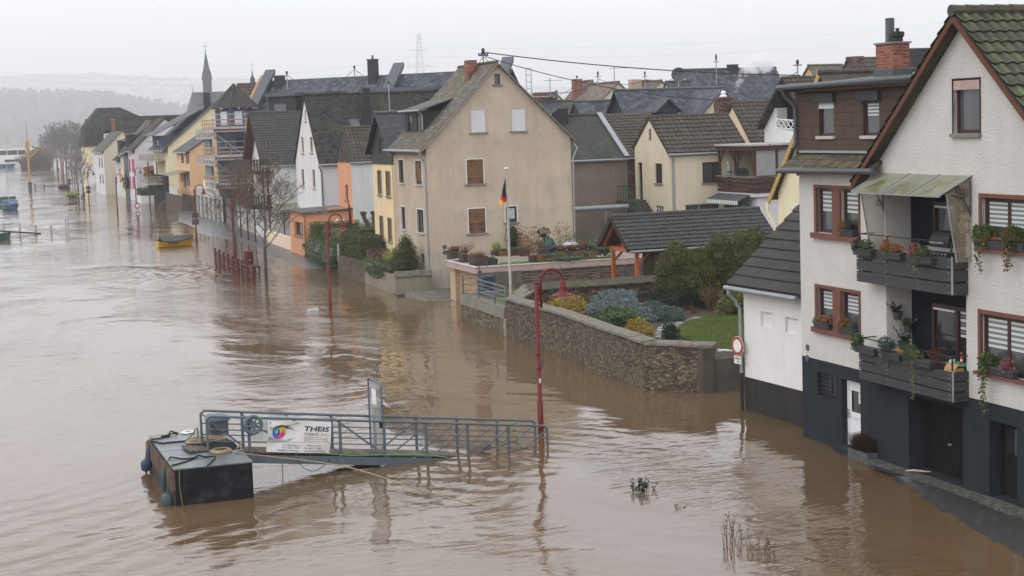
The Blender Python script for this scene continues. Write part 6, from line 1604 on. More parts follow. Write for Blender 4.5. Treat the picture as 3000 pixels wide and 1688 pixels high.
f = Fr(27.17, 252.0)
ops = [rect(f, 0, 0, c2(*a), c2(*b)) for a, b in (((632, 812), (652, 940)), ((668, 812), (705, 945)), ((640, 1030), (660, 1155)), ((676, 1030), (712, 1160)))]
h_, r_ = house('house', 'lilac white house with pink shutters and a big mural on its gable', f, 9.5, 9.2, 7.9, 12.3, 'N', 'mural_wall', 'tile_brown', wholes=ops, over=.5, tile=dict(cw=.5, rh=.5, amp=.06, step=.07, smp=3), group=rowg)
row_windows(h_, 0, ops, frame='magenta', depth=.1, fw_=.12, pane='magenta', surround='magenta', sw=.25)
g = MB(); pbox(g, south(0), 0, 9.5, -.5, 1.15, -.06, -.01); g.build('plinth', 'zinc_dark', h_)
def patch(g, cx_, cz_, rx, rz_, d, m, wob=.12, n=26, ph=0.):
 g.face([(cx_ + rx * cos(2 * pi * i / n) * (1 + wob * sin(3 * 2 * pi * i / n + ph)), -d, cz_ + rz_ * sin(2 * pi * i / n) * (1 + wob * sin(2 * 2 * pi * i / n + ph))) for i in range(n)], m)
g = MB(); patch(g, 2.9, 3.7, 1.75, 1.4, .006, 0); patch(g, 2.55, 4.75, 1.55, .62, .009, 0, ph=1); patch(g, 3.3, 4.3, .95, .6, .012, 3, ph=2); patch(g, 2.7, 4.25, .55, .5, .014, 1); patch(g, 2.6, 3.6, .42, .38, .016, 2, ph=1); patch(g, 3.2, 2.9, 1.5, .45, .015, 4)
g.build('mural', ['wood_honey' if 0 else 'leaf_rust', 'recess_dark', 'sign_white', 'blind_light', 'wood_honey'], h_)
g = MB(); ring = [(26.95, 245.2), (27.9, 244.9), (30.6, 244.4), (30.6, 251.8), (27.0, 251.8)]
g.prism([(x, y, -.5) for x, y in ring], (0, 0, 1.55)); tag(g.build('planter_wall', 'render_white'), 'white raised bed wall under the mural', 'wall')
g = MB(); hedge(g, [(27.05, 245.3), (27.95, 245.0), (30.5, 244.6), (30.5, 251.6), (27.1, 251.6)], 1.05, 1.95, 900, .22); tag(g.build('hedge', 'leaf_hedge', uv=False), 'clipped green hedge on the white raised bed below the mural', 'hedge')
h_, r_ = house('house', 'grey house with two black slate dormers next to the mural house', Fr(27.2, 262.2), 9, 6.6, 7.6, 11.8, 'N', 'wall_pale_grey', 'slate_black', over=.5, group=rowg, westm='greyblue', wholes=[(.8, 4.6, 1.8, 6.2), (2.8, 4.6, 3.8, 6.2), (4.8, 4.6, 5.8, 6.2), (.8, 1.6, 1.8, 3.2), (4.8, 1.6, 5.8, 3.2)])
row_windows(h_, 0, [(.8, 4.6, 1.8, 6.2), (2.8, 4.6, 3.8, 6.2), (4.8, 4.6, 5.8, 6.2), (.8, 1.6, 1.8, 3.2), (4.8, 1.6, 5.8, 3.2)], sill=None)
dormer_box(h_, .3, 3.4, .8, 5.8, 7.8, 10.1, 'slate_black', 'slate', [(1.6, 8.3, 2.4, 9.7), (3.6, 8.3, 4.4, 9.7)], 10.9)
h_, r_ = house('house', 'narrow cream house with mossy roof between the grey and the white row houses', Fr(27.2, 269.0), 9, 5.5, 7.2, 12.4, 'N', 'cream', 'slate_moss', over=.4, group=rowg, wholes=[(1, 4.5, 2, 6), (3.4, 4.5, 4.4, 6), (1, 1.6, 2, 3.2)])
row_windows(h_, 0, [(1, 4.5, 2, 6), (3.4, 4.5, 4.4, 6), (1, 1.6, 2, 3.2)], sill=None)
h_, r_ = house('house', 'low dark roofed house with black dormer before the cream grey gable', Fr(27.3, 274.8), 8, 8.5, 6.4, 10.2, 'N', 'wall_pale_grey', 'slate_black', over=.6, group=rowg, wholes=[(1, 3.6, 2.2, 5.2), (4, 3.6, 5.2, 5.2)])
row_windows(h_, 0, [(1, 3.6, 2.2, 5.2), (4, 3.6, 5.2, 5.2)], sill=None)
dormer_box(h_, .3, 3.0, 1.2, 7.2, 6.7, 9.2, 'slate_black', 'slate', [(2.0, 7.2, 3, 8.6)], 9.9)
h_, r_ = nhouse('house', 'plain cream grey house with blank gable and small slate roofed porch dormer', 289, c2(310, 690), c2(545, 440), c2(660, 560), c2(420, 575), 'cream_grey', 'slate_moss', over=.4, group=rowg, westm='wall_white')
row_windows(h_, 0, [(3, 4.6, 4.2, 6.3), (8, 4.6, 9.2, 6.3), (3, 1.8, 4.2, 3.4), (8, 1.8, 9.2, 3.4)], depth=.02, sill=None, frame='frame_dark')
# corner house with the great dark roof
f = Fr(26.9, 336.0); cb_ = thing('house', 'old corner inn with huge black hipped roof, yellow and white walls', 'house', (26.9, 336, 0), 0, rowg)
g = MB(); wall(g, south(0), [(0, 4.6), (14, 4.6), (14, 8.4), (0, 8.4)], [(1.75, 5.2, 3.2, 7.3, .15)]); wall(g, west(0), [(0, 4.6), (14, 4.6), (14, 8.4), (0, 8.4)]); wall(g, south(0), [(0, -.5), (14, -.5), (14, 4.6), (0, 4.6)], [(1.3, .2, 2.5, 3.2, .3)], 1); wall(g, west(0), [(0, -.5), (14, -.5), (14, 4.6), (0, 4.6)], (), 0); g.box(.31, .31, -.5, 13.9, 13.9, 8.35, 1); g.build('wall', ['yellow_pale', 'wall_white'], cb_)
window(cb_, south(0), (1.75, 5.2, 3.2, 7.3), 'frame_white', cols=(.5,), rows=(.6,), depth=.15, fw_=.13, surround='sandstone_red', sw=.1, pane='glass_dim')
g = MB(); pbox(g, south(0), 1.35, 2.45, .2, 3.15, .2, .28); g.build('door', 'wood_red', cb_)
g = MB(); b = [(-.5, -.5, 8.3), (14.5, -.5, 8.3), (14.5, 14.5, 8.3), (-.5, 14.5, 8.3)]; m_ = [(.2, 1.4, 12.4), (14, 1.4, 12.4), (14, 13, 12.4), (.2, 13, 12.4)]; t_ = [(3.0, 4.5, 15.9), (7.4, 4.5, 15.9), (7.4, 10, 15.9), (3.0, 10, 15.9)]
for i in range(4): j = (i + 1) % 4; g.face([b[i], b[j], m_[j], m_[i]]); g.face([m_[i], m_[j], t_[j], t_[i]])
g.face(t_); g.box(7.6, 2, 8.4, 24, 10, 14.0); g.build('roof', 'slate_black', cb_)
p = f.hit(c2(440, 470), 1, .4); chimney(cb_, p.x, .6, 8.5, f.hit(c2(440, 300), 1, .4).z, .75, .75, 'brick_red', 'zinc')
p = f.hit(c2(365, 520), 1, -.2); g = MB(); g.box(p.x - .75, -.4, p.z - .9, p.x + .75, 1.5, p.z + .7); do = g.build('dormer', 'paint_white', cb_); g = MB(); slab(g, (p.x - 1.15, -.7, p.z + .7), (p.x - 1.15, 1.6, p.z + .7), (p.x, 1.6, p.z + 1.75), (p.x, -.7, p.z + 1.75), .12); slab(g, (p.x + 1.15, -.7, p.z + .7), (p.x + 1.15, 1.6, p.z + .7), (p.x, 1.6, p.z + 1.75), (p.x, -.7, p.z + 1.75), .12); g.build('dormer_roof', 'slate', do); g = MB(); g.box(p.x - .45, -.45, p.z - .4, p.x + .45, -.401, p.z + .4); g.build('window', 'glass', do)
h_, r_ = house('house', 'white house with grey roof peeping out behind the old corner inn', Fr(28.6, 352), 6, 8, 9.5, 13.6, 'E', 'wall_white', 'slate', group=rowg)
# things on the fronts
def flat(name, label, cat, loc, parts, rz=0):
 r0 = thing(name, label, cat, loc, rz)
 for n_, m_, bx_ in parts: g = MB(); g.box(*bx_); g.build(n_, m_, r0)
 return r0
q = FW.hit(c2(525, 920), 0, 26.6)
flat('flag', 'black red gold flag hanging from the grey row house', 'flag', (26.5, q.y, q.z), [('red_field', 'flag_red', (-.03, -.6, -2.2, 0, .1, 0)), ('gold_field', 'flag_gold', (-.03, -1.35, -2.2, 0, -.602, 0)), ('black_field', 'flag_black', (-.03, .102, -2.2, 0, .7, 0)), ('pole', 'iron', (-.04, -1.5, .01, .02, .9, .06))])
plant('climbing_plant', 'dark green climber on the grey row house wall', 'plant', (26.9, 263.3, 1.6), [(0, 0, 1.0, .5, 1.2, 1.1)], 260, .28, 'leaf_ivy')
plant('climbing_plant', 'green creeper at the corner of the cream grey gable', 'plant', (27.3, 291.5, .2), [(0, 0, 1.3, .5, 1.0, 1.4)], 240, .28, 'leaf_ivy')
plant('conifer', 'small dark conifers on the hedge bed below the mural', 'shrub', (29.0, 248.5, 1.9), [(0, 0, .5, .6, .8, .8), (.6, .4, .2, .6, .6, .5)], 240, .22, 'leaf_yew')
o = flat('parked_car', 'grey car standing in the water by the arched door', 'car', (28.9, 334.2, 0), [('body', 'zinc', (-.85, -1.9, .1, .85, 1.9, .75)), ('cabin', 'glass_dim', (-.72, -.9, .752, .72, 1.1, 1.25))])
# hedges and little front garden between the orange annex and the tan house
def gpoly(pts, z): return [tuple(G(*a5(*p), z)[:2]) for p in pts]
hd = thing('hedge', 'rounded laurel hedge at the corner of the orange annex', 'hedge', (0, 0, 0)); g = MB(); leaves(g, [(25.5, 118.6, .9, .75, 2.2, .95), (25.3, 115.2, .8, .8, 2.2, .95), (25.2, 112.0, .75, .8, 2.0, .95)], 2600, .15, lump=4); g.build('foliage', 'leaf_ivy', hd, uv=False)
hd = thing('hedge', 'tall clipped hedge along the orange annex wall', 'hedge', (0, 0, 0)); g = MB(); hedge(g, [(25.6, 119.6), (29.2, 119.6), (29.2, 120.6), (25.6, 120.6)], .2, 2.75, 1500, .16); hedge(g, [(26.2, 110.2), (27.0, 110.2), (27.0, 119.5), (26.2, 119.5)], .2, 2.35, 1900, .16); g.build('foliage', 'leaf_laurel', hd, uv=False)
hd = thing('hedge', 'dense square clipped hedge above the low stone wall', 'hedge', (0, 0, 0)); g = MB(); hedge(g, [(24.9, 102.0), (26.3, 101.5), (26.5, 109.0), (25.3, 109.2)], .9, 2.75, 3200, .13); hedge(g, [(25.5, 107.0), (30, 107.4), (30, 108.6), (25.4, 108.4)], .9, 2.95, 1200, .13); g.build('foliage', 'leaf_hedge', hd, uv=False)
plant('hedge', 'pale flowering hedge in front of the grey side wall', 'hedge', (29.2, 113.5, .6), [(0, 0, 1.7, 1.8, 2.2, 1.0)], 1500, .14, 'leaf_laurel')
fp_ = [G(*a5(550, 880)), G(*a5(835, 975)), G(*a5(1160, 1098))]
sw = thing('garden_wall', 'low stone and plaster wall of the front garden beside the tan house', 'garden wall', (0, 0, 0))
g = MB(); wall_line(g, fp_[:2], -.6, 1.25, .3); g.build('masonry', 'stone_wall', sw)
g = MB(); wall_line(g, [fp_[1], fp_[2]], -.6, (1.2, 1.02), .3); cor = fp_[2]; wall_line(g, [(cor.x, cor.y), (26.5, 91.3)], -.6, 1.02, .25, inward=(0, 1)); g.build('plaster', 'concrete_moss', sw)
g = MB(); wall_line(g, [(cor.x - .03, cor.y - .03), (26.5, 91.25)], 1.022, 1.32, .3, inward=(0, 1)); g.build('coping', 'coping_stone', sw)
g = MB(); p = G(*a5(562, 880)); g.box(p.x - .08, p.y - .06, -.4, p.x + .02, p.y + .06, 2.05); tag(g.build('gate_post', 'concrete_pale'), 'thin pale gate post at the end of the stone wall', 'post')
sheet('front_garden', 'soil', [(cor.x + .1, cor.y + .1), (26.5, 91.6), (26.5, 110), (fp_[0].x + .2, fp_[0].y), (fp_[1].x + .2, fp_[1].y)], 1.0)
g = MB(); g.box(25.1, 101.0, .9, 26.5, 101.25, 2.0); tag(g.build('wall', 'brick_dark'), 'short old brick wall between the square hedge and the cone bush', 'wall')
plant('groundcover', 'dark ivy tumbling over the plaster front garden wall', 'plant', (24.9, 97.0, .9), [(0, 0, .25, .75, 4.2, .45), (-.35, -1, .05, .3, 3.0, .35)], 2400, .13, 'leaf_ivy')
ck = thing('spruce', 'perfectly conical dwarf spruce by the tan house corner', 'shrub', (25.55, 93.4, 1.0))
g = MB(); leaves(g, [(0, 0, .55, .92, .92, .75), (0, 0, 1.15, .72, .72, .75), (0, 0, 1.7, .42, .42, .62)], 4200, .075, lump=5, upness=.9); g.build('foliage', 'leaf_cone', ck, uv=False); g = MB(); g.tube([(0, 0, -.1), (0, 0, 1.6)], [.08, .02], 6); g.build('trunk', 'bark', ck)
plant('shrub', 'yellow variegated bush left of the conical spruce', 'shrub', (25.6, 96.6, 1.0), [(0, 0, .6, .6, .9, .65)], 800, .12, 'leaf_lime')
pt = MB(); rr = random.Random(9)
for k in range(3):
 b0 = V((28.2 + k * .45, 113.0, 2.2)); pt.tube([b0, b0 + V((.1 * (k - 1), 0, .8)), b0 + V((.3 * (k - 1), 0, 1.3))], [.16, .14, .17], 6)
 for j in range(4): a = j * 1.6; e = b0 + V((.3 * (k - 1), 0, 1.3)); pt.tube([e, e + V((.2 * cos(a), .2 * sin(a), .3))], [.12, .09], 5)
tag(pt.build('pollard_tree', 'bark'), 'knobbly pollarded tree stumps behind the hedges', 'tree')
fl2 = thing('flagpole', 'small black red gold flag on a short staff beside the white lanterns', 'flag', (28.4, 119.5, 1.0)); g = MB(); g.tube([(0, 0, 0), (0, 0, 3.4)], .03, 6); g.build('pole', 'iron', fl2)
for i, m_ in enumerate(('flag_black', 'flag_red', 'flag_gold')): g = MB(); g.hexa([(.02 + i * .13, -.02, 1.6), (.15 + i * .13, -.02, 1.7), (.15 + i * .13, .02, 1.7), (.02 + i * .13, .02, 1.6), (.02 + i * .06, -.02, 3.2 - i * .3), (.08 + i * .06, -.02, 3.0 - i * .3), (.08 + i * .06, .02, 3.0 - i * .3), (.02 + i * .06, .02, 3.2 - i * .3)]); g.build('flag_stripe', m_, fl2)
# --- houses behind the front row and on the right
a7 = zoomer(1500, 160, 3.031)
bgp = 'roofs of the old town behind the front row'
def sl(d): return dict(cw=d, rh=d * 1.15, amp=d * .14, step=d * .14, smp=4)
# long slate building
f = Fr(33.2, 177.5, radians(-44.0)); LS = thing('house', 'very long slate roofed building with metal gable fins and box dormers', 'house', (f.o.x, f.o.y, 0), f.rz, bgp)
g = MB(); g.box(0, -6, 0, 30, 6, 9.5); g.build('wall', 'wall_pale_grey', LS)
g = MB(); slab(g, (-.3, -6.5, 9.2), (30, -6.5, 9.2), (30, 0, 15.3), (-.3, 0, 15.3), .2); slab(g, (-.3, 6.5, 9.2), (30, 6.5, 9.2), (30, 0, 15.3), (-.3, 0, 15.3), .2); ro = g.build('roof', 'slate_diamond', LS)
for x in (.4, 16.3, 28.9):
 g = MB(); slab(g, (x, -6.7, 9.6), (x + 1.25, -6.7, 9.6), (x + 1.25, .1, 16.5), (x, .1, 16.5), .5); g.build('gable_fin', 'zinc_dark', ro)
g = MB(); g.bar((.1, -6.7, 9.0), (.1, 0, 15.8), .5, .3, upv=(0, -1, 1)); g.build('verge_board', 'wood_honey', ro)
for x0_, x1_ in ((4.3, 7.6), (9.2, 11.4), (18.0, 24.0)):
 g = MB(); g.box(x0_, -5.6, 9.5, x1_, -1.5, 13.4); do = g.build('dormer', 'slate_clad', LS); g = MB(); g.box(x0_ - .2, -5.9, 13.402, x1_ + .2, -1.2, 13.75); g.build('dormer_roof', 'zinc_dark', do)
 g = MB(); g.box(x0_ + .7, -5.66, 9.9, min(x1_ - .6, x0_ + 2.2), -5.601, 12.6); g.build('window', 'glass_dim', do)
for x in (2.6, 14.2): chimney(LS, x, -.6, 14, 16.9 if x > 9 else 15.7, .9, .8, 'slate_clad', 'zinc_dark', .4 if x > 9 else None)
mst = 'roof masts of the long slate building'
for px_, py_, Yb in ((1038, 196, 0), (840, 212, 0)):
 q = FW.hit((px_, py_), 1, 170); ms = thing('cable_mast', 'roof mast with two stays on the long slate ridge, %s' % ('nearer the tan house' if px_ > 900 else 'nearer the turret'), 'mast', (q.x, q.y, q.z - 1.0), 0)
 g = MB(); g.tube([(0, 0, -.8), (0, 0, 1.0)], .06, 6); g.build('pole', 'zinc', ms); g = MB(); g.lathe([(.1, .8), (.12, 1.05), (.03, 1.15)], n=8); g.build('insulator_head', 'iron', ms)
 for s_ in (-1.3, 1.4): g = MB(); g.tube([(0, 0, .75), (s_, 0, -.35)], .025, 5); g.build('stay', 'iron', ms)
sc_ = thing('scaffold', 'bare steel scaffold tower behind the tan house roof', 'scaffold', (0, 0, 0)); Y_ = 140
for px_ in (1541, 1556):
 a, b = FW.hit((px_, 202), 1, Y_), FW.hit((px_ + 4, 330), 1, Y_); g = MB(); g.tube([b, (b.x, Y_, a.z)], .05, 5); g.build('standard', 'steel', sc_)
g = MB(); a0, a1 = FW.hit((1541, 200), 1, Y_), FW.hit((1557, 200), 1, Y_)
for z in range(6): g.tube([(a0.x, Y_, a0.z - z * .62), (a1.x, Y_, a0.z - z * .62)], .04, 5)
g.tube([(a0.x, Y_, a0.z - 3.1), (a1.x, Y_, a0.z - 1.9)], .04, 5); g.tube([(a1.x, Y_, a0.z - 2.6), (a1.x + 1.6, Y_, a0.z - 2.6)], .04, 5); g.tube([(a1.x + 1.6, Y_, a0.z - 2.6), (a1.x + 1.6, Y_, a0.z - 4.4)], .04, 5); g.build('ledger', 'steel', sc_)
# dark mossy roof behind the turret
ehouse('house', 'dark mossy hipped roof peeping out behind the octagonal turret', 196, c3(820, 245), c3(1120, 240), 4.0, 4.5, 'wall_pale_grey', 'tile_brown', tile=sl(.5), group=bgp)
# roughcast house with green felt roof
f = Fr(36.2, 101.0); e_ = f.hit(a7(800, 925), 1, 0).z; r_z = FW.hit(a7(700, 560), 1, 105.5).z
xr = f.hit(a7(1012, 905), 1, 0).x
h_, ro = house('house', 'windowless roughcast house with green felt roof behind the tan house', Fr(33.5, 101.0), 36.2 + xr - 33.5, 9, e_, r_z, 'E', 'roughcast', 'felt_green', over=.25, verge=.02, group=bgp)
x1 = 36.2 + xr + .05; x2 = f.hit(a7(1110, 905), 1, 0).x + 36.2 + 3
h2, ro2 = house('house', 'short brown tiled link roof between the felt roof and the cream gable', Fr(x1, 101.0), x2 - x1, 9, e_, r_z + .05, 'E', 'brick_dark', 'tile_brown', over=.2, verge=.02, tile=sl(.33), group=bgp, caps=None)
g = MB();
g.bar((-.08, -.3, e_ + .10), (-.08, 4.5, r_z + .32), .35, .08, upv=(0, -1, 1)); g.build('flashing', 'zinc', h2)
g = MB(); g.tube([(-.1, -.3, e_ - .1), (-.1, -.06, e_ - .5), (-.1, -.06, 2)], .06, 6); g.build('downpipe', 'zinc', h2)
p0, p1 = FW.hit((1677, 614), 1, 98), FW.hit((1840, 605), 1, 98); g = MB(); g.tube([p0, p1], .17, 10); g.tube([p1 - V((1.6, 0, .1)), (p1.x - 1.6, 98, 1)], .05, 6); tag(g.build('pipe', 'zinc'), 'thick silver pipe running across behind the terrace', 'pipe')
q = FW.hit(a7(400, 600), 1, 105); ck = chimney(h_, q.x - 33.5, 4.0, r_z - 1.5, FW.hit(a7(400, 485), 1, 105).z, 1.35, .8, 'slate_clad', 'zinc_dark', 1.2)
def dish(name, label, q, r, grp=None):
 d = thing(name, label, 'satellite dish', q, radians(-20)); g = MB(); k = 14
 for i in range(3):
  r0, r1 = r * i / 3, r * (i + 1) / 3
  for j in range(k):
   a, b = 2 * pi * j / k, 2 * pi * (j + 1) / k; F_ = lambda rr, an: (rr * cos(an), -.25 * r + .3 * (rr / r) ** 2 * r * -1 + .3 * r, rr * sin(an))
   g.face([F_(r0, a), F_(r1, a), F_(r1, b), F_(r0, b)] if i else [F_(0, 0), F_(r1, a), F_(r1, b)])
 g.build('reflector', 'zinc_dark', d); g = MB(); g.tube([(0, .1, 0), (0, .1, -r * 1.6)], .04, 6); g.bar((0, 0, -r * .6), (0, -.5 * r, 0), .05); g.build('mount', 'steel', d); return d
dish('satellite_dish', 'dark satellite dish beside the slate chimney behind the tan gable', FW.hit(a7(343, 447), 1, 104), .55)
dish('satellite_dish', 'dark satellite dish against the sky right of the yellow roof', FW.hit(a7(1478, 180), 1, 125), .62)
# cream house with outside stair
f = Fr(41.9, 95.0); sw_ = f.hit(a7(1385, 880), 1, 0)
f = Fr(41.9 + sw_.x, 95.0)
nw = f.hit(a7(1088, 830), 0, 0); ap = f.hit(a7(1218, 565), 0, 0); se = f.hit(a7(1385, 880), 0, 0)
opW = [rect(f, 0, 0, a7(1115, 958), a7(1163, 1290)), rect(f, 0, 0, a7(1270, 967), a7(1335, 1145)), rect(f, 0, 0, a7(1212, 660), a7(1237, 765)), rect(f, 0, 0, c4(5000, 0), c4(5001, 1))][:3]
bk = rect(f, 0, 0, (1921, 602), (1944, 624)); opS = [rect(f, 1, 0, a7(1690, 958), a7(1890, 1132)), rect(f, 1, 0, (2008, 600), (2110, 640))]
h_, ro = house('house', 'cream house with brown tiled roof and outside stair to a brown door', f, f.hit(a7(1910, 520), 1, ap.y).x, nw.y, se.z, ap.z - .1, 'E', 'cream', 'tile_brown', apex=ap.y / nw.y, he2=nw.z, over=.18, verge=.06, wholes=opW + [bk], sholes=opS, tile=sl(.36), group=bgp)
window(h_, PW, opW[0], 'frame_brown', cols=(), depth=.3, fw_=.1, sill=None, pane='frame_brown'); window(h_, PW, opW[1], 'frame_brown', cols=(), depth=.14, fw_=.08); window(h_, PW, opW[2], 'frame_tan', cols=(), depth=.14, fw_=.03, sill=None, pane='glass_dim'); window(h_, PW, bk, 'frame_white', cols=(.33, .66), rows=(.5,), depth=.1, fw_=.03, sill=None, pane='glass_dim')
window(h_, south(0), opS[0], 'frame_brown', cols=(.5,), depth=.14, fw_=.1, pane='glass_dim'); window(h_, south(0), opS[1], 'zinc', cols=(.4,), depth=.14, fw_=.08, sill=None, pane='glass_dim')
g = MB(); g.tube([(.3, -.22, se.z - .1), (.3, -.07, se.z - .6), (.3, -.07, 1)], .07, 6); g.build('downpipe', 'zinc', h_)
st = thing('outside_stair', 'dark stone outside stair with green railing beside the cream house', 'stairs', (f.o.x - 1.5, 95.0, 0)); zd = opW[0][1] if opW[0][1] > 3 else 3.4
y1 = opW[0][2] + .2; zd = f.hit(a7(1140, 1290), 0, -.3).z
g = MB(); g.box(0, y1 - 1.6, zd - .2, 1.45, y1, zd)
for i in range(9): g.box(.2, y1 - 1.6 - (i + 1) * .3, 1, 1.45, y1 - 1.6 - i * .3, zd - (i + 1) * .19)
g.build('steps', 'concrete_dark', st)
g = MB()
for i in range(9): y = y1 - .1 - i * .45; z = zd - max(0, (y1 - 1.6 - y)) * .63; g.bar((.08, y, z), (.08, y, z + .95), .035)
g.bar((.08, y1, zd + .95), (.08, y1 - 1.6, zd + .95), .05); g.bar((.08, y1 - 1.6, zd + .95), (.08, y1 - 4.2, zd + .95 - 2.6 * .63), .05); g.build('railing', 'tarp_green', st)
# peach gable step behind the cream house
h_, ro = ehouse('house', 'brown tiled roof with a silver foil patch left of the dark eaves house', 106.0, a7(1962, 432), a7(2330, 420), 5.2, 5.5, 'peach', 'tile_brown', over=.1, tile=sl(.36), group=bgp)
q = FW.hit(a7(1970, 400), 1, 107); ck = chimney(h_, .1, 7.2, q.z - 3, FW.hit(a7(1980, 378), 1, 107).z, 1.15, .9, 'brick_dark', None)
g = MB(); g.lathe([(.22, 0), (.3, .08), (.16, .2), (.2, .35), (.1, .5)], (.1, 7.2, FW.hit(a7(1980, 378), 1, 107).z), 10); g.build('cowl', 'paint_white', ck)
sm_top = FW.hit(a7(1983, 325), 1, 107)
# veranda house with the woman
VX, VY = 46.75, 89.5
vf = Fr(VX, VY); vh = thing('veranda', 'plum brown timber veranda with ribbed glass above a striped awning', 'veranda', (VX, VY, 0), 0)
zr_ = vf.hit(a8(1175, 92), 0, 0).z; zb_ = vf.hit(a8(1175, 150), 0, 0).z; zrail = vf.hit(a8(1175, 440), 0, 0).z; zbot = vf.hit(a8(1175, 605), 0, 0).z
LY = vf.hit(a8(735, 130), 0, 0).y; LX = 9
g = MB(); g.box(-.12, -.12, zb_, .02, LY, zr_ - .06); g.box(.021, -.12, zb_, LX, .02, zr_ - .06); g.build('fascia', 'wood_plum', vh)
g = MB(); g.box(-.2, -.2, zr_ - .058, LX, LY + .1, zr_ + .05); g.build('roof', 'coping_grey', vh)
zfl = zrail - .95
g = MB(); g.box(.03, .03, zfl - .22, LX, LY, zfl); g.build('floor', 'concrete_dark', vh)
for y in (0.06, LY * .47, LY * .53, LY - .1):
 g = MB(); g.box(0, y - .06, zrail, .12, y + .06, zb_ - .002); g.build('post', 'wood_plum', vh)
for x in (1.55, 3.9): g = MB(); g.box(x, .0, zrail, x + .12, .1, zb_ - .002); g.build('post', 'wood_plum', vh)
for y, s_ in ((.12, 1), (LY * .47 - .06, -1), (LY * .53 + .06, 1), (LY - .16, -1)): g = MB(); g.bar((.06, y, zb_ - .75), (.06, y + s_ * .55, zb_ - .05), .09); g.build('knee_brace', 'wood_plum', vh)
for i in range(4):
 z0_ = zbot + (zrail - zbot) * i / 4; z1_ = zbot + (zrail - zbot) * (i + .78) / 4; o_ = .0 if i < 3 else -.12
 g = MB(); g.box(-.06 + o_, -.08 + o_, z0_, -.01, LY, z1_); g.box(-.008, -.08 + o_, z0_, LX, -.03, z1_); g.build('railing_board', 'wood_plum', vh)
g = MB(); g.box(-.24, -.2, zrail + .002, .1, LY, zrail + .06); g.build('rail_shelf', 'concrete', vh)
g = MB(); g.box(.2, .02, zrail + .1, 1.5, .05, zb_); g.box(1.7, .02, zrail + .1, 3.85, .05, zb_); g.box(4.1, .02, zrail + .1, LX, .05, zb_); g.build('glass_panel', 'glass_ribbed', vh)
g = MB(); g.box(4.5, .2, zfl, 4.6, LY, zb_); g.box(.2, LY - .06, zfl, LX, LY, zb_); g.build('back_wall', 'cream', vh)
g = MB(); g.box(.3, .2, 0, LX, LY, zfl - .23); g.box(-.02, -.02, zbot - .25, LX, LY, zbot - .02); lw_ = g.build('lower_wall', 'wall_pinkish', vh)
aw = thing('awning', 'folded striped awning with scalloped edge under the veranda', 'awning', (VX, VY, 0)); za = vf.hit(a8(730, 655), 0, -.6).z
g = MB(); slab(g, (-.9, .5, za - .05), (-.9, LY, za - .05), (0, LY, za + .3), (0, .5, za + .3), .04); g.build('cloth', 'zinc_dark', aw)
g = MB()
for i in range(26): y = .5 + i * (LY - .5) / 26; w = (LY - .5) / 26; g.face([(-.91, y, za - .06), (-.91, y + w, za - .06), (-.91, y + w * .85, za - .30), (-.91, y + w * .5, za - .34), (-.91, y + w * .15, za - .30)], i % 2)
g.build('scallops', ['paint_white', 'curtain'], aw)
g = MB(); g.box(-.04, 1.2, za - 1.6, .29, LY - .8, za - .35); g.build('patio_window', 'glass_dim', vh)
pl_ = thing('plant_trough', 'long trough of dark green plants on the veranda rail', 'flower box', (VX + .05, VY + 1.7, zrail + .06)); g = MB(); g.box(-.12, -.75, 0, .12, .75, .16); g.build('trough', 'trough_grey', pl_); g = MB(); leaves(g, [(0, 0, .26, .2, .75, .2)], 420, .10); g.build('foliage', 'leaf_yew', pl_, uv=False)
# the woman at the rail
px_ = vf.hit(a8(862, 400), 0, .32); PWX, PWY = VX + .32, VY + px_.y
ztop = vf.hit(a8(848, 272), 0, .32).z
hgt = 1.66; zf0 = ztop - hgt
pe = thing('person', 'elderly white haired woman in a teal cardigan leaning with folded arms on the veranda rail', 'person', (PWX, PWY, zf0), radians(175))
def skin_body(name, m, pts, edges, parent, sub=2):
 me = bpy.data.meshes.new(name); me.from_pydata([p[:3] for p in pts], edges, []); o = bpy.data.objects.new(name, me); COL.objects.link(o); o.parent = parent
 s_ = o.modifiers.new('skin', 'SKIN');
 for i, p in enumerate(pts): me.skin_vertices[0].data[i].radius = (p[3], p[4] if len(p) > 4 else p[3])
 me.skin_vertices[0].data[0].use_root = True
 u = o.modifiers.new('sub', 'SUBSURF'); u.levels = sub; u.render_levels = sub
 me.materials.append(M(m)); return o
skin_body('body', 'skin', [(0, 0, .9, .10), (0, 0, 1.12, .10), (.05, 0, 1.34, .09), (.09, 0, 1.43, .05), (.13, 0, 1.50, .065), (.14, 0, 1.57, .085), (.13, 0, 1.62, .06), (.18, 0, 1.49, .045), (.23, 0, 1.55, .018), (.05, .17, 1.33, .05), (.08, .22, 1.10, .042), (.30, .10, 1.10, .034), (.36, -.06, 1.12, .028), (.05, -.17, 1.33, .05), (.08, -.22, 1.10, .042), (.30, -.10, 1.08, .034), (.37, .06, 1.10, .028), (0, .09, .85, .09), (.02, .09, .46, .06), (0, .09, .06, .042), (.12, .09, .03, .035), (0, -.09, .85, .09), (.02, -.09, .46, .06), (0, -.09, .06, .042), (.12, -.09, .03, .035)],
 [(0, 1), (1, 2), (2, 3), (3, 4), (4, 5), (5, 6), (4, 7), (5, 8), (2, 9), (9, 10), (10, 11), (11, 12), (2, 13), (13, 14), (14, 15), (15, 16), (0, 17), (17, 18), (18, 19), (19, 20), (0, 21), (21, 22), (22, 23), (23, 24)], pe)
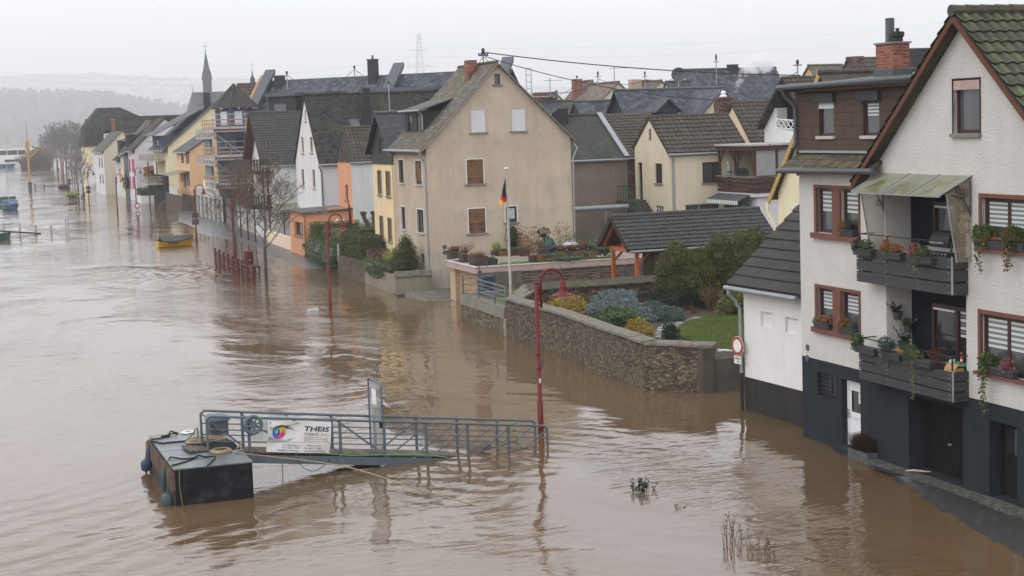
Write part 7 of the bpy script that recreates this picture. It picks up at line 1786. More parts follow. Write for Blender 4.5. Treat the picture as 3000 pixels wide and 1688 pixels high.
skin_body('cardigan', 'cloth_teal', [(0, 0, .80, .17, .13), (0, 0, 1.0, .155, .13), (.03, 0, 1.2, .165, .13), (.05, 0, 1.35, .12, .11), (.07, 0, 1.40, .08), (.05, .19, 1.33, .075), (.08, .25, 1.10, .066), (.30, .11, 1.10, .05), (.05, -.19, 1.33, .075), (.08, -.25, 1.10, .066), (.30, -.11, 1.08, .05)], [(0, 1), (1, 2), (2, 3), (3, 4), (3, 5), (5, 6), (6, 7), (3, 8), (8, 9), (9, 10)], pe)
skin_body('trousers', 'cloth_dark', [(0, 0, .88, .15, .12), (0, .09, .78, .11), (.02, .09, .46, .085), (0, .09, .10, .07), (0, -.09, .78, .11), (.02, -.09, .46, .085), (0, -.09, .10, .07)], [(0, 1), (1, 2), (2, 3), (0, 4), (4, 5), (5, 6)], pe)
g = MB(); leaves(g, [(.115, 0, 1.60, .105, .105, .09), (.06, 0, 1.54, .07, .10, .10)], 260, .05, core=True, tlo=.5, thi=1); g.build('hair', 'hair_white', pe, uv=False)
for s_ in (-1, 1):
 g = MB()
 for j in range(5): y = s_ * -.06 + s_ * (j - 2) * .014; g.tube([(.37, y, 1.12 - .004 * j), (.40, y - s_ * .03, 1.11), (.405 - .006 * abs(j - 2), y - s_ * .055, 1.09)], [.009, .008, .006], 5)
 g.build('hand', 'skin', pe)
# white house with deep dark eaves, right of the veranda
XD = 50.0; dn, da = FW.hit(a7(2185, 655), 0, XD), FW.hit(a7(2393, 205), 0, XD); kd = (da.z - dn.z) / (dn.y - da.y); hf = dn.y - da.y
h_, ro = house('house', 'white house with deep black timber eaves and a criss cross balcony rail', Fr(XD + 1.3, da.y - hf), 26, 2 * hf, dn.z, da.z - .2, 'E', 'wall_white', 'tile_brown', over=.1, verge=1.3, vergem='wood_dark', westm='recess_dark', tile=sl(.36), group=bgp, gut=False)
g = MB(); yd = da.y - hf
def dpt(a, b): q = FW.hit(a7(a, b), 0, XD + .5); return (-.8, q.y - yd, q.z)
g.prism([dpt(*p) for p in ((2243, 612), (2310, 476), (2350, 474), (2350, 655), (2620, 700), (2620, 1100), (2243, 1100))], (.75, 0, 0)); o = g.build('balcony', 'wall_white', h_)
g = MB()
for i in range(4):
 a, b = dpt(2352 + i * 42, 646 + i * 3), dpt(2352 + i * 42 + 38, 574 + i * 3); c, d = (a[0], a[1], b[2]), (b[0], b[1], a[2]); g.bar(a, b, .05); g.bar(c, d, .05)
a, b = dpt(2350, 572), dpt(2560, 590); g.bar(a, b, .07); a, b = dpt(2350, 650), dpt(2560, 668); g.bar(a, b, .07); g.build('balcony_rail', 'paint_white', h_)
# yellow gable facing the river, squeezed behind the white house
XG = 35.0
ll, aa = FW.hit(a8(1335, 690), 0, XG), FW.hit(a8(1610, 0), 0, XG); k_ = (aa.z - ll.z) / (ll.y - aa.y); hf = 4.2; yn = ll.y - .35
h_, ro = house('house', 'pale yellow gable with ochre verge board squeezed behind the brown dormer', Fr(XG, yn - 2 * hf), 9.0, 2 * hf, ll.z + k_ * .35, ll.z + k_ * (hf + .35), 'E', 'yellow_pale', 'tile_brown', over=.30, verge=.25, group=bgp, gut=False)
q = rect(Fr(XG, yn - 2 * hf), 0, 0, a8(1535, 712), a8(1640, 830)); window(h_, west(0), q, 'frame_white', cols=(), depth=.05)
g = MB(); g.bar((-.28, 2 * hf + .36, ll.z - .02), (-.28, hf, ll.z + k_ * (hf + .36)), .06, .22, upv=(0, 1, 1)); g.build('verge_board', 'mast_orange', h_)
g = MB(); g.tube([(-.4, 2 * hf + .3, ll.z), (-.4, 2 * hf + .25, ll.z - .45), (-.1, 2 * hf - .25, ll.z - 1.5), (-.1, 2 * hf - .3, 1)], .07, 6); g.build('downpipe', 'yellow_pale', h_)
# slate roofs behind
h_, ro = ehouse('house', 'wide diamond slated roof with small curved dormer in the middle of the old town', 128, a7(940, 322), a7(1860, 292), 5.6, 5.5, 'slate_clad', 'slate_diamond', over=.3, verge=.4, group=bgp, caps='z')
q = FW.hit(a7(1370, 520), 1, 123.2); lo_ = h_.location
dx_, dz_ = q.x - lo_.x, q.z
g = MB(); g.prism([(dx_ - .85, .4, dz_ - .3), (dx_ + .85, .4, dz_ - .3), (dx_ + .85, .4, dz_ + .35), (dx_, .4, dz_ + 1.0), (dx_ - .85, .4, dz_ + .35)], (0, 2.4, 0)); do = g.build('dormer', 'slate_clad', h_)
g = MB(); slab(g, (dx_ - 1.2, .1, dz_ + .15), (dx_ - 1.2, 3.0, dz_ + .15), (dx_, 3.0, dz_ + 1.18), (dx_, .1, dz_ + 1.18), .12); slab(g, (dx_ + 1.2, .1, dz_ + .15), (dx_ + 1.2, 3.0, dz_ + .15), (dx_, 3.0, dz_ + 1.18), (dx_, .1, dz_ + 1.18), .12); g.build('dormer_roof', 'slate_diamond', do)
nhouse('house', 'small cream gable with white verge crossing the wide slate roof', 122, a7(1700, 512), a7(1855, 312), a7(1925, 400), None, 'yellow_pale', 'slate_diamond', over=.25, verge=.4, vergem='sign_white', group=bgp, caps=None)
ehouse('house', 'lower slate roof with a clad dormer gable behind the slate chimney', 132, a7(565, 418), a7(930, 408), 3.8, 4.5, 'slate_clad', 'slate_diamond', over=.3, group=bgp, caps='z')
ehouse('house', 'mossy stone slate roof just right of the tan gable', 140, a7(250, 432), a7(640, 400), 3.5, 4.5, 'brick_dark', 'slate_moss', over=.3, group=bgp)
h_, ro = ehouse('house', 'big far slate roof with white gable edge behind the smoke', 150, a7(1525, 138), a7(2330, 118), 7.5, 6.5, 'wall_white', 'slate_diamond', over=.3, group=bgp, caps='z')
q = FW.hit(a7(1957, 95), 1, 150); chimney(h_, q.x - h_.location.x, 6.5, 14, q.z, .9, .8, 'slate_clad', 'zinc_dark')
ehouse('house', 'low slate roof left of the big far slate roof', 149, a7(1375, 242), a7(1560, 240), 3.5, 4, 'wall_white', 'slate', group=bgp)
h_, ro = nhouse('house', 'cream gabled house with streaked red brown roof among the old town roofs', 160, a7(820, 385), a7(945, 248), a7(1010, 320), a7(715, 268), 'cream', 'tile_red_old', over=.3, group=bgp); chimney(h_, 4.2, 1.5, 13, FW.hit(a7(945, 222), 1, 160).z, 1.1, 1.0, 'brick_cream', None)
h_, ro = nhouse('house', 'mint green gable with tall red chimney among the old town roofs', 168, a7(585, 395), a7(710, 237), a7(775, 310), a7(600, 300), 'mint', 'tile_red_old', over=.3, group=bgp); q = FW.hit(a7(600, 215), 1, 168); chimney(h_, q.x - h_.location.x, .8, 11, q.z, .95, .9, 'brick_red', None, .3)
h_, ro = nhouse('house', 'small yellow gable with grey slate roof left of the satellite dish', 165, a7(1255, 312), a7(1325, 235), a7(1365, 280), a7(1110, 255), 'yellow', 'slate_lichen', over=.3, group=bgp); chimney(h_, 1.0, 4, 12, FW.hit(a7(1140, 228), 1, 170).z, .9, .9, 'brick_dark', None)
nhouse('house', 'tiny pale cream gable far behind the tan house slope', 190, a7(330, 420), a7(385, 345), a7(460, 420), None, 'cream', 'slate_moss', over=.2, group=bgp)
q = FW.hit(a7(255, 400), 1, 150); ck = MB(); ck.box(-.7, -.6, -6, .7, .6, FW.hit(a7(255, 337), 1, 150).z - q.z); o = ck.build('chimney_stack', 'brick_dark'); o.location = q; tag(o, 'square dark brick chimney stack beside the scaffold tower', 'chimney')
ehouse('house', 'grey slate roof with orange gable seen over the brown dormer', 140, z6(260, 720), z6(600, 690), 4, 5, 'orange_pale', 'slate_lichen', group=bgp)
h_, ro = ehouse('house', 'brown tiled roof with left end chimney above the brown dormer', 128, z6(690, 670), z6(1110, 590), 5, 5, 'wall_white', 'tile_brown', tile=sl(.5), group=bgp); chimney(h_, .6, 5, 10, FW.hit(z6(725, 610), 1, 128).z, 1.3, 1.0, 'brick_dark', None)
h_, ro = ehouse('house', 'slate roof with big slate clad chimney next to the white gable', 110, z6(1330, 640), z6(1800, 545), 5, 5, 'wall_white', 'slate_moss', group=bgp); q = FW.hit(z6(1475, 530), 1, 108); chimney(h_, q.x - h_.location.x, 3.4, 8, q.z, 2.2, 1.4, 'slate_clad', 'zinc_dark')
mastg = 'roof masts and aerials of the old town'
for i, (q_, Y_, H_, lab) in enumerate([(a7(340, 340), 150, 2.4, 'forked aerial right of the scaffold tower'), (a7(765, 270), 150, 2.0, 'mast in front of the red brown roof'), (a7(910, 220), 165, 2.4, 'tall comb aerial above the cream gable'), (a7(1182, 260), 160, 2.0, 'mast beside the yellow gable'), (a7(1815, 165), 148, 2.8, 'tall mast on the big far slate roof'), (a7(2537, 160), 96, 1.2, 'dark cable mast above the deep black eaves'), (z6(135, 790), 100, 1.4, 'mast head left above the brown dormer')]):
 q = FW.hit(q_, 1, Y_); ms = thing('roof_aerial', lab, 'aerial', q, 0, mastg); g = MB(); g.tube([(0, 0, -1.2), (0, 0, H_ * .6)], .05, 5); g.build('pole', 'zinc', ms); g = MB()
 if i in (0, 2): g.bar((-.6, 0, H_ * .5), (1.3, 0, H_ * .5), .05); [g.bar((-.4 + k * .4, -.3, H_ * .5), (-.4 + k * .4, .3, H_ * .5), .03) for k in range(5)]; g.build('antenna', 'zinc', ms)
 else: g.lathe([(.08, H_ * .45), (.11, H_ * .6), (.03, H_ * .68)], n=8); g.bar((-.3, 0, H_ * .4), (.3, 0, H_ * .4), .06); g.build('insulator_head', 'iron', ms)
wg = 'thin overhead wires of the old town'
for a, b, Y_, lab in ((a7(340, 345), a7(590, 240), 150, 'thin wire rising to the red chimney'), (a7(350, 330), a7(765, 235), 150, 'thin wire between two old town masts'), (a7(765, 215), a7(1182, 230), 155, 'wire sagging from the middle mast to the yellow gable'), (a7(1182, 215), a7(1445, 200), 155, 'wire from the yellow gable mast to the satellite dish'), (a7(2300, 140), a7(2537, 145), 100, 'short wire left of the dark cable mast'), (zc(495, 95), (1290, 225), 135, 'slack wire between the thin roof mast and the tan roof')):
 cable('wire', lab, FW.hit(a, 1, Y_), FW.hit(b, 1, Y_), .5, .025, 'wire', wg)
# smoke from the cowl
sm = bpy.data.materials.new('smoke'); sm.use_nodes = True; t = sm.node_tree; t.nodes.clear()
v = t.nodes.new('ShaderNodeVolumePrincipled'); v.inputs['Color'].default_value = (.97, .97, .98, 1); n_ = t.nodes.new('ShaderNodeTexNoise'); n_.inputs['Scale'].default_value = 1.6; n_.inputs['Detail'].default_value = 4
tcn = t.nodes.new('ShaderNodeTexCoord'); t.links.new(tcn.outputs['Object'], n_.inputs['Vector'])
mr = t.nodes.new('ShaderNodeMapRange'); mr.inputs[1].default_value = .47; mr.inputs[2].default_value = .75; mr.inputs[3].default_value = 0; mr.inputs[4].default_value = 4.5; t.links.new(n_.outputs['Fac'], mr.inputs[0]); t.links.new(mr.outputs[0], v.inputs['Density'])
oo = t.nodes.new('ShaderNodeOutputMaterial'); t.links.new(v.outputs[0], oo.inputs['Volume']); MATS['smoke'] = sm
g = MB(); pts = [(0, 0, -.1), (.2, 0, .45), (.55, .1, .95), (1.0, .3, 1.4), (1.7, .6, 1.75), (2.8, 1, 2.0), (4.2, 1.5, 2.1)]; g.tube(pts, [.10, .22, .36, .52, .72, .85, .5], 12)
o = g.build('smoke', 'smoke', uv=False); o.location = sm_top; o['label'] = 'white smoke drifting right from the white chimney cowl'; o['category'] = 'smoke'; stuff(o)
# --- church, pylon, hills, far town
ch = thing('church', 'grey slate church with slender spire behind the row', 'church', (60, 420, 0))
g = MB(); g.box(0, 0, 0, 20, 11, 13.5); g.build('nave', 'stone_church', ch)
g = MB(); slab(g, (-.6, -.6, 13.4), (20.5, -.6, 13.4), (20.5, 5.5, 20.8), (1.2, 5.5, 20.8), .3); slab(g, (-.6, 11.6, 13.4), (20.5, 11.6, 13.4), (20.5, 5.5, 20.8), (1.2, 5.5, 20.8), .3); g.face([(-.6, -.6, 13.4), (1.2, 5.5, 20.8), (-.6, 11.6, 13.4)]); g.build('roof', 'slate_far', ch)
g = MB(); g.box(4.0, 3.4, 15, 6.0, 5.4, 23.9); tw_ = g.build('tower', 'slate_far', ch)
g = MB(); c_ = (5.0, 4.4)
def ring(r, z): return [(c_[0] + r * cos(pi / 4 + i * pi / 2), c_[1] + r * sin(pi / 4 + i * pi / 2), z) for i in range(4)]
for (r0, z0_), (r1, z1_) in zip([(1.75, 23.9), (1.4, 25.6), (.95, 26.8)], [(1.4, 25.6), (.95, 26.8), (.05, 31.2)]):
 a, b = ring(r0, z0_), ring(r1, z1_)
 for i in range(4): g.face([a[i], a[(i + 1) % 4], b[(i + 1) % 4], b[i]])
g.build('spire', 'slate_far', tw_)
g = MB(); g.bar((5, 4.4, 31), (5, 4.4, 33.2), .08); g.bar((4.5, 4.4, 32.4), (5.5, 4.4, 32.4), .08); g.lathe([(.05, -.2), (.22, 0), (.05, .2)], (5, 4.4, 31.3), 8); g.bar((1.3, 5.5, 20.8), (1.3, 5.5, 22.6), .08); g.build('cross', 'zinc_dark', tw_)
ch.location = (60 * 1.8, 420 * 1.8, 9.6 - 9.6 * 1.8); ch.scale = (1.8, 1.8, 1.8)
q = FW.hit(c3(1037, 235), 1, 330); tu = thing('church_turret', 'small onion domed slate turret behind the dark mossy roof', 'turret', (q.x, 330, q.z)); g = MB(); g.lathe([(1.7, -8), (1.7, -.3), (2.1, 0), (1.7, .5), (1.3, 1.2), (1.45, 2.0), (1.0, 3.0), (.45, 4.2), (.3, 5.6), (.08, 7)], n=12); g.build('dome', 'slate_far', tu); g = MB(); g.bar((0, 0, 6.8), (0, 0, 10.5), .16); g.build('spike', 'zinc_dark', tu); tu.scale = (.36, .36, .40)
py = FW.hit((1238, 380), 1, 620); pz = FW.hit((1238, 98), 1, 620).z; PL = thing('pylon', 'tall pale lattice power pylon fading into the mist', 'pylon', (py.x, 620, 0))
g = MB();
for s_ in (-1, 1):
 for t_ in (-1, 1): g.bar((s_ * 3.0, t_ * 3.0, 0), (s_ * .5, t_ * .5, pz), .16)
for i in range(9):
 z0_, z1_ = pz * i / 9, pz * (i + 1) / 9; w0 = 3 - 2.5 * i / 9; w1 = 3 - 2.5 * (i + 1) / 9
 for t_ in (-1, 1): g.bar((-w0, t_ * w0, z0_), (w1, t_ * w1, z1_), .08); g.bar((w0, t_ * w0, z0_), (-w1, t_ * w1, z1_), .08)
PL.location = (py.x * 3.5, 2170, 9.6 - 9.6 * 3.5); PL.scale = (3.5, 3.5, 3.5); g.build('lattice', 'pylon_steel', PL)
for z, w in ((pz * .72, 5.5), (pz * .86, 4)): g = MB(); g.bar((-w, 0, z), (w, 0, z), .18); g.bar((-w, 0, z), (0, 0, z + 1.6), .1); g.bar((w, 0, z), (0, 0, z + 1.6), .1); g.build('cross_arm', 'pylon_steel', PL)
lg = 'high voltage lines crossing the misty sky'
for i, (a, b) in enumerate((((-60, 205), (1225, 165)), ((-60, 222), (1225, 185)), ((-60, 268), (1225, 262)), ((1255, 140), (3100, 20)), ((1255, 165), (3100, 62)))):
 cable('power_line', 'faint power line in the sky, %s' % ['uppermost of three left of the pylon', 'middle of three left of the pylon', 'lowest of three left of the pylon', 'upper of two right of the pylon', 'lower of two right of the pylon'][i], FW.hit(a, 1, 2170), FW.hit(b, 1, 2170), 20, .08, 'power line', lg)
def hill(name, x0, x1, y0, y1, prof, m, nx=60, ny=14, rough=3.0, seed=1):
 rr = random.Random(seed); g = MB(); rows = []
 ph = [rr.uniform(0, 6) for _ in range(6)]
 for j in range(ny + 1):
  row = []
  for i in range(nx + 1):
   u, v_ = i / nx, j / ny; h = prof(u) * sin(min(1, v_ * 1.15) * pi / 2) ** 1.2
   h += rough * (sin(u * 31 + ph[0]) * .5 + sin(u * 67 + ph[1] + v_ * 9) * .3 + rr.uniform(-.5, .5)) * v_
   row.append((x0 + (x1 - x0) * u, y0 + (y1 - y0) * v_, max(-.5, h)))
  rows.append(row)
 for j in range(ny):
  for i in range(nx): g.face([rows[j][i], rows[j][i + 1], rows[j + 1][i + 1], rows[j + 1][i]])
 return structure(g.build(name, m, weld=True, smooth=True)), rows
def lerp_(pts):
 def f_(u):
  for (a, ha), (b, hb) in zip(pts, pts[1:]):
   if a <= u <= b: return ha + (hb - ha) * (u - a) / (b - a)
  return pts[-1][1]
 return f_
hill('hill', -1180, 1200, 3800, 5300, lerp_([(0, 90), (.4, 135), (.55, 146), (.68, 130), (.78, 85), (.9, 30), (1, 0)]), 'forest', rough=9)[0].scale = (.85, .85, .85)
far_hill, far_rows = hill('hill', -2700, 4900, 6600, 9400, lerp_([(0, 340), (.2, 375), (.33, 330), (.45, 352), (.6, 290), (.8, 210), (1, 150)]), 'forest', nx=90, ny=24, rough=26, seed=4)
wood = MB(); rr = random.Random(3)
for i in range(2600):
 x = rr.uniform(-930, 1010); v_ = rr.random(); y = 3800 + 1500 * v_; u = (x + 1180) / 2380
 h = lerp_([(0, 90), (.4, 135), (.55, 146), (.68, 130), (.78, 85), (.9, 30), (1, 0)])(u) * sin(min(1, v_ * 1.15) * pi / 2) ** 1.2
 s = rr.uniform(8, 20); hh = rr.uniform(14, 32)
 wood.tube([(x, y, h - 3), (x + rr.uniform(-3, 3), y, h + hh * .5), (x, y, h + hh)], [s * .6, s * .62, s * .22], 5, 0, rr.random())
o = wood.build('woodland', 'forest', uv=False); o.scale = (.85, .85, .85); stuff(o); o['label'] = 'misty wooded hillside across the river'; o['category'] = 'wood'
fh = thing('hillside_house', 'pale house on the misty far hillside above the old corner inn', 'house', (0, 0, 0), 0, 'houses on the far hillside')
g = MB(); g.box(-5, -4, -3, 5, 4, 6); g.face([(-5, -4, 6), (5, -4, 6), (5, 0, 6)]); g.build('wall', 'wall_white', fh)
g = MB(); slab(g, (-5.4, -4.6, 5.7), (5.4, -4.6, 5.7), (5.4, 0, 9.6), (-5.4, 0, 9.6), .3); slab(g, (-5.4, 4.6, 5.7), (5.4, 4.6, 5.7), (5.4, 0, 9.6), (-5.4, 0, 9.6), .3); g.build('roof', 'slate_far', fh)
rr = random.Random(12); first = True
for i in range(170):
 v_ = rr.uniform(.05, .6); q = ray(rr.uniform(250, 1080), 400); k_ = 1; y = 6600 + 2800 * v_; x = q.x / q.y * y; u = (x + 2700) / 7600
 h = lerp_([(0, 340), (.2, 375), (.33, 330), (.45, 352), (.6, 290), (.8, 210), (1, 150)])(u) * sin(min(1, v_ * 1.15) * pi / 2) ** 1.2
 o = fh if first else copy_tree(fh); first = False
 o.location = (x, y, h); o.rotation_euler.z = rr.uniform(-.6, .6); s = rr.uniform(1.5, 3); o.scale = (s * rr.uniform(.8, 1.3), s, s)
# --- red street lamps along the drowned promenade
lg = 'red street lamps along the drowned promenade'
lamp = thing('street_lamp', 'nearest tall red street lamp, beside the sunken gangway end', 'street lamp', G(1585, 1272), 0, lg)
lamp.rotation_euler.z = radians(-4)
g = MB(); g.tube([(0, 0, -1), (0, 0, 1.05), (0, 0, 1.06), (0, 0, 4.70)], [.095, .095, .07, .062], 12)
for z in (1.02, 2.05, 2.5): g.lathe([(.08, z), (.085, z + .02), (.08, z + .04)], n=12)
pole = g.build('pole', 'lamp_red', lamp, smooth=True)
g = MB(); g.lathe([(.066, 4.70), (.066, 4.74), (.01, 4.75)], n=12); g.build('pole_cap', 'iron', pole)
g = MB(); r0 = .36; g.tube([(.14, 0, 3.95), (.14, 0, 4.75)] + [(.14 + r0 - r0 * cos(pi * i / 10), 0, 4.77 + r0 * sin(pi * i / 10)) for i in range(11)] + [(.14 + 2 * r0, 0, 4.72)], .042, 10)
g.tube([(0, 0, 4.05), (.14, 0, 4.05)], .035, 8); g.tube([(0, 0, 4.58), (.14, 0, 4.58)], .035, 8); g.build('arm', 'lamp_red', lamp, smooth=True)
sx = .14 + 2 * r0
g = MB(); g.lathe([(.05, 4.76), (.095, 4.70), (.10, 4.57), (.115, 4.55), (.11, 4.52), (.14, 4.44), (.145, 4.41), (.20, 4.36), (.34, 4.295), (.345, 4.285), (.2, 4.31)], (sx, 0, 0), 20); g.build('shade', 'lamp_red', lamp, smooth=True)
g = MB(); g.lathe([(.17, 4.30), (.175, 4.26), (.12, 4.20), (.01, 4.175)], (sx, 0, 0), 14); g.build('globe', 'lamp_globe', lamp, smooth=True)
near = lamp
tagb = MB(); tagb.box(.085, -.03, 2.1, .16, .0, 2.34); o = tagb.build('notice_plate', 'zinc_dark', lamp)
stk = MB(); stk.box(-.03, -.079, 1.62, .03, -.074, 1.76); o = stk.build('sticker', 'sign_white', lamp)
labs = ['second red lamp from the bridge, in front of the square hedge', 'red lamp standing behind the left end of the red railing', 'red lamp with dark boards on its pole near the yellow boat', 'red lamp right behind the low traffic sign', 'red lamp in open water before the grey row house', 'red lamp with dark boards left of the cream grey gable', 'far red lamp above the red planter rail', 'far red lamp with dark board right of the round buoy', 'far red lamp just left of the boarded one', 'small far red lamp with buoy at its foot', 'leftmost far red lamp with a dark board', 'tiny far red lamp between the last boards', 'tiny far red lamp among the bare trees']
for i, (p_) in enumerate([(968, 905), (687, 770), (576, 706), (399, 592), (344.6, 629.6), (261.3, 596), (221, 572), (205, 566), (197, 549), (187, 537), (172, 522), (179, 513), (188, 528)]):
 c = copy_tree(near); c.location = G(*p_); c['label'] = labs[i]
 for ch_ in list(c.children):
  if ch_.name.startswith(('notice_plate', 'sticker')): bpy.data.objects.remove(ch_)
 if i in (2, 5, 7, 10):
  for z in (1.5, 2.1): b_ = MB(); b_.box(-.32, .08, z, .32, .12, z + .5); b_.build('notice_board', 'zinc_dark', c)
# --- pontoon
pf = Fr(5.12, 42.35, radians(.4)); PT_ = thing('pontoon', 'black steel pontoon with grey chequer plate deck', 'pontoon', (pf.o.x, pf.o.y, 0), pf.rz)
Wp, Lp, Hp = 2.03, 5.2, .95
g = MB(); g.box(0, 0, -.5, Wp, Lp, Hp);
g.build('hull', 'hull_black', PT_)
g = MB(); g.box(-.03, -.02, Hp + .002, Wp + .02, Lp + .02, Hp + .035)
for i in range(1, 4): g.box(-.02, Lp * i / 4 - .006, Hp + .0352, Wp, Lp * i / 4 + .006, Hp + .041)
g.build('deck', 'deck_plate', PT_)
g = MB(); g.box(-.09, .0, .40, -.002, Lp, .86); fb_ = g.build('rubbing_strake', 'hull_rust', PT_); g = MB(); g.box(-.06, .02, -.3, -.003, Lp, .398); g.build('grime_band', 'hull_grime', PT_)
g = MB(); g.box(.80, 1.85, Hp + .036, Wp + .02, 3.35, Hp + .046); g.build('gangway_slot', 'recess_dark', PT_)
pfen = 'boat fenders hung on the pontoon'
def fender(lab, x, y, z, L_, r, m, grp=pfen):
 f_ = thing('fender', lab, 'fender', pf.fro((x, y, z)), pf.rz, grp); g = MB()
 n = 8; g.lathe([(.02, -L_ / 2 - .05), (.035, -L_ / 2)] + [(r * (1 - abs(2 * (i + .5) / n - 1) ** 4 * .6), -L_ / 2 + L_ * (i + .5) / n) for i in range(n)] + [(.035, L_ / 2), (.02, L_ / 2 + .06)], n=14); g.build('body', m, f_, smooth=True)
 g = MB(); g.tube([(0, 0, L_ / 2), (.05, .02, (Hp + .05 - z) * .6 + .2), (.22, .03, Hp + .06 - z)], .014, 5); g.build('line', 'rope_green', f_)
fender('long blue sausage fender at the far corner of the pontoon', -.12, 4.55, .50, .56, .095, 'fender_blue'); fender('round blue ball fender behind the far sausage fender', -.20, 4.72, .22, .36, .15, 'fender_blue')
fender('slim blue fender in the middle of the pontoon side', -.13, 1.25, .42, .58, .085, 'fender_blue'); fender('round grey ball fender at the near corner of the pontoon', -.19, .30, .12, .38, .17, 'fender_grey')
def rope(name, lab, pts, r, m, cat='rope', grp=None):
 P_ = [V(p) for p in pts]; out = []
 for i in range(len(P_) - 1):
  p0, p1, p2, p3 = P_[max(0, i - 1)], P_[i], P_[i + 1], P_[min(len(P_) - 1, i + 2)]
  for j in range(5): t = j / 5; out.append(.5 * ((2 * p1) + (p2 - p0) * t + (2 * p0 - 5 * p1 + 4 * p2 - p3) * t * t + (3 * p1 - p0 - 3 * p2 + p3) * t ** 3))
 out.append(P_[-1]); g = MB(); o0 = out[0]; g.tube([p - o0 for p in out], r, 6); o = g.build(name, m, smooth=True); o.location = o0; tag(o, lab, cat, grp); return o
def dk(x, y, z=.03): return pf.fro((x, y, Hp + .035 + z))
def DP(a, b, z=.02): return G(*pt(a, b), Hp + .035 + z)
pt = zoomer(400, 1150, 4.14)
rg = 'ropes lying on the pontoon deck'
rope('rope', 'black rope knotted along the near half of the deck', [DP(395, 810), DP(420, 785, .06), DP(560, 805), DP(700, 790), DP(745, 762, .05), DP(830, 780), DP(950, 775, .05), DP(930, 820), DP(860, 885)], .022, 'rope_black', grp=rg)
rope('rope', 'second black rope doubled back to the near left corner', [DP(425, 885), DP(560, 850), DP(680, 810), DP(740, 780, .05)], .020, 'rope_black', grp=rg)
rope('rope', 'black rope along the far edge with a loose loop', [DP(190, 570, .05), DP(290, 555), DP(390, 535), DP(420, 500, .06), DP(500, 495), DP(450, 480), DP(415, 470), DP(380, 515), DP(305, 530), DP(400, 520)], .022, 'rope_black', grp=rg)
rope('rope', 'black rope running into the tan heap', [DP(190, 590, .04), DP(240, 605), DP(320, 615), DP(370, 610), DP(480, 600), DP(600, 590)], .026, 'rope_black', grp=rg)
def coil(lab, c, rx, ry_, turns, r, m, wob=.15):
 rr = random.Random(len(lab)); pts = []
 for i in range(int(turns * 10)):
  a = i * .628; k = 1 - .35 * (i / (turns * 10)) + rr.uniform(-wob, wob) * .5; pts.append(c + V((rx * k * cos(a), ry_ * k * sin(a), .012 * (i // 10) + rr.uniform(0, .015))))
 return rope('rope_coil', lab, pts, r, m)
coil('tan rope coiled flat near the gangway post', DP(1020, 715), .30, .32, 5, .024, 'rope'); coil('white rope ring lying on the far deck', DP(625, 487), .20, .16, 3, .02, 'sign_white', .05)
coil('big tangled heap of tan rope between the railings', DP(850, 585), .55, .30, 7, .028, 'rope', .5)
rope('mooring_rope', 'taut tan mooring rope running from the pontoon into the river', [DP(1240, 660, .1), DP(1215, 680, .05), DP(1265, 640, .12), DP(1270, 700, .03), DP(1300, 740, .01), G(1000, 1365, .62), G(1205, 1427, .3), G(1412, 1486, -.03)], .019, 'rope')
rope('rope', 'tan rope from the far heap up to the gangway post knot', [DP(600, 575), DP(660, 530, .2), DP(730, 430, .55), DP(745, 500, .3), DP(740, 580)], .018, 'rope', grp=rg)
rope('rope', 'tan rope hanging over the near corner of the pontoon', [dk(.12, -.05), pf.fro((.10, -.05, .5)), pf.fro((.16, -.06, -.02))], .014, 'rope_green', grp=rg)
# --- gangway
gd = Fr(6.12, 44.18, radians(5.62)); gw = thing('gangway', 'blue grey steel gangway with board deck sinking into the flood', 'gangway', (gd.o.x, gd.o.y, 0), gd.rz)
SLP = -.1355; WG = 1.05
def rz_(u): return 2.0 + SLP * u              # top rail height
def deckz(u): return 1.03 + SLP * u
for side, y in (('near', 0.0), ('far', WG)):
 uo = .0 if side == 'near' else .1
 g = MB(); g.tube([(.15 + uo, y, deckz(0) + .0), (.15 + uo, y, rz_(.15) - .1), (.25 + uo, y, rz_(.25) + .0)] + [(u + uo, y, rz_(u + uo)) for u in (2, 5, 8, 10.35)] + [(10.45 + uo, y, rz_(10.45) - .1), (10.45 + uo, y, rz_(10.45) - 1.4)], .038, 8); g.build('top_rail', 'steel_blue', gw)
 for dz in (.36, .68): g = MB(); g.tube([(.15 + uo, y, rz_(.15) - dz), (10.45 + uo, y, rz_(10.45) - dz)], .020, 6); g.build('mid_rail', 'steel_blue', gw)
 us = [1.32, 2.62 if 0 else 3.95, 5.27, 6.56, 7.86, 9.17]
 us = [1.32, 2.62, 3.95, 5.27, 6.56, 7.86, 9.17]
 for u in us:
  u += uo; g = MB(); g.bar((u, y, deckz(u) - .24), (u, y, rz_(u) - .03), .075, .05, upv=(0, 1, 0)); g.build('post', 'steel_blue', gw)
 for i in range(8):
  a, b = ([.15] + us + [10.45])[i] + uo, ([.15] + us + [10.45])[i + 1] + uo
  g = MB()
  if i < 4: g.bar((a + .05, y, rz_(a) - .1), (b - .03, y, deckz(b) + .02), .035)
  else: g.bar((a + .05, y, deckz(a) - .1), (b - .03, y, rz_(b) - .12), .035)
  g.build('brace', 'steel_blue', gw)
 g = MB(); g.hexa([(.9, y - .06, deckz(.9) - .30), (10.5, y - .06, deckz(10.5) - .30), (10.5, y + .05, deckz(10.5) - .30), (.9, y + .05, deckz(.9) - .30), (.9, y - .06, deckz(.9) - .08), (10.5, y - .06, deckz(10.5) - .08), (10.5, y + .05, deckz(10.5) - .08), (.9, y + .05, deckz(.9) - .08)]); g.build('side_beam', 'steel_blue', gw)
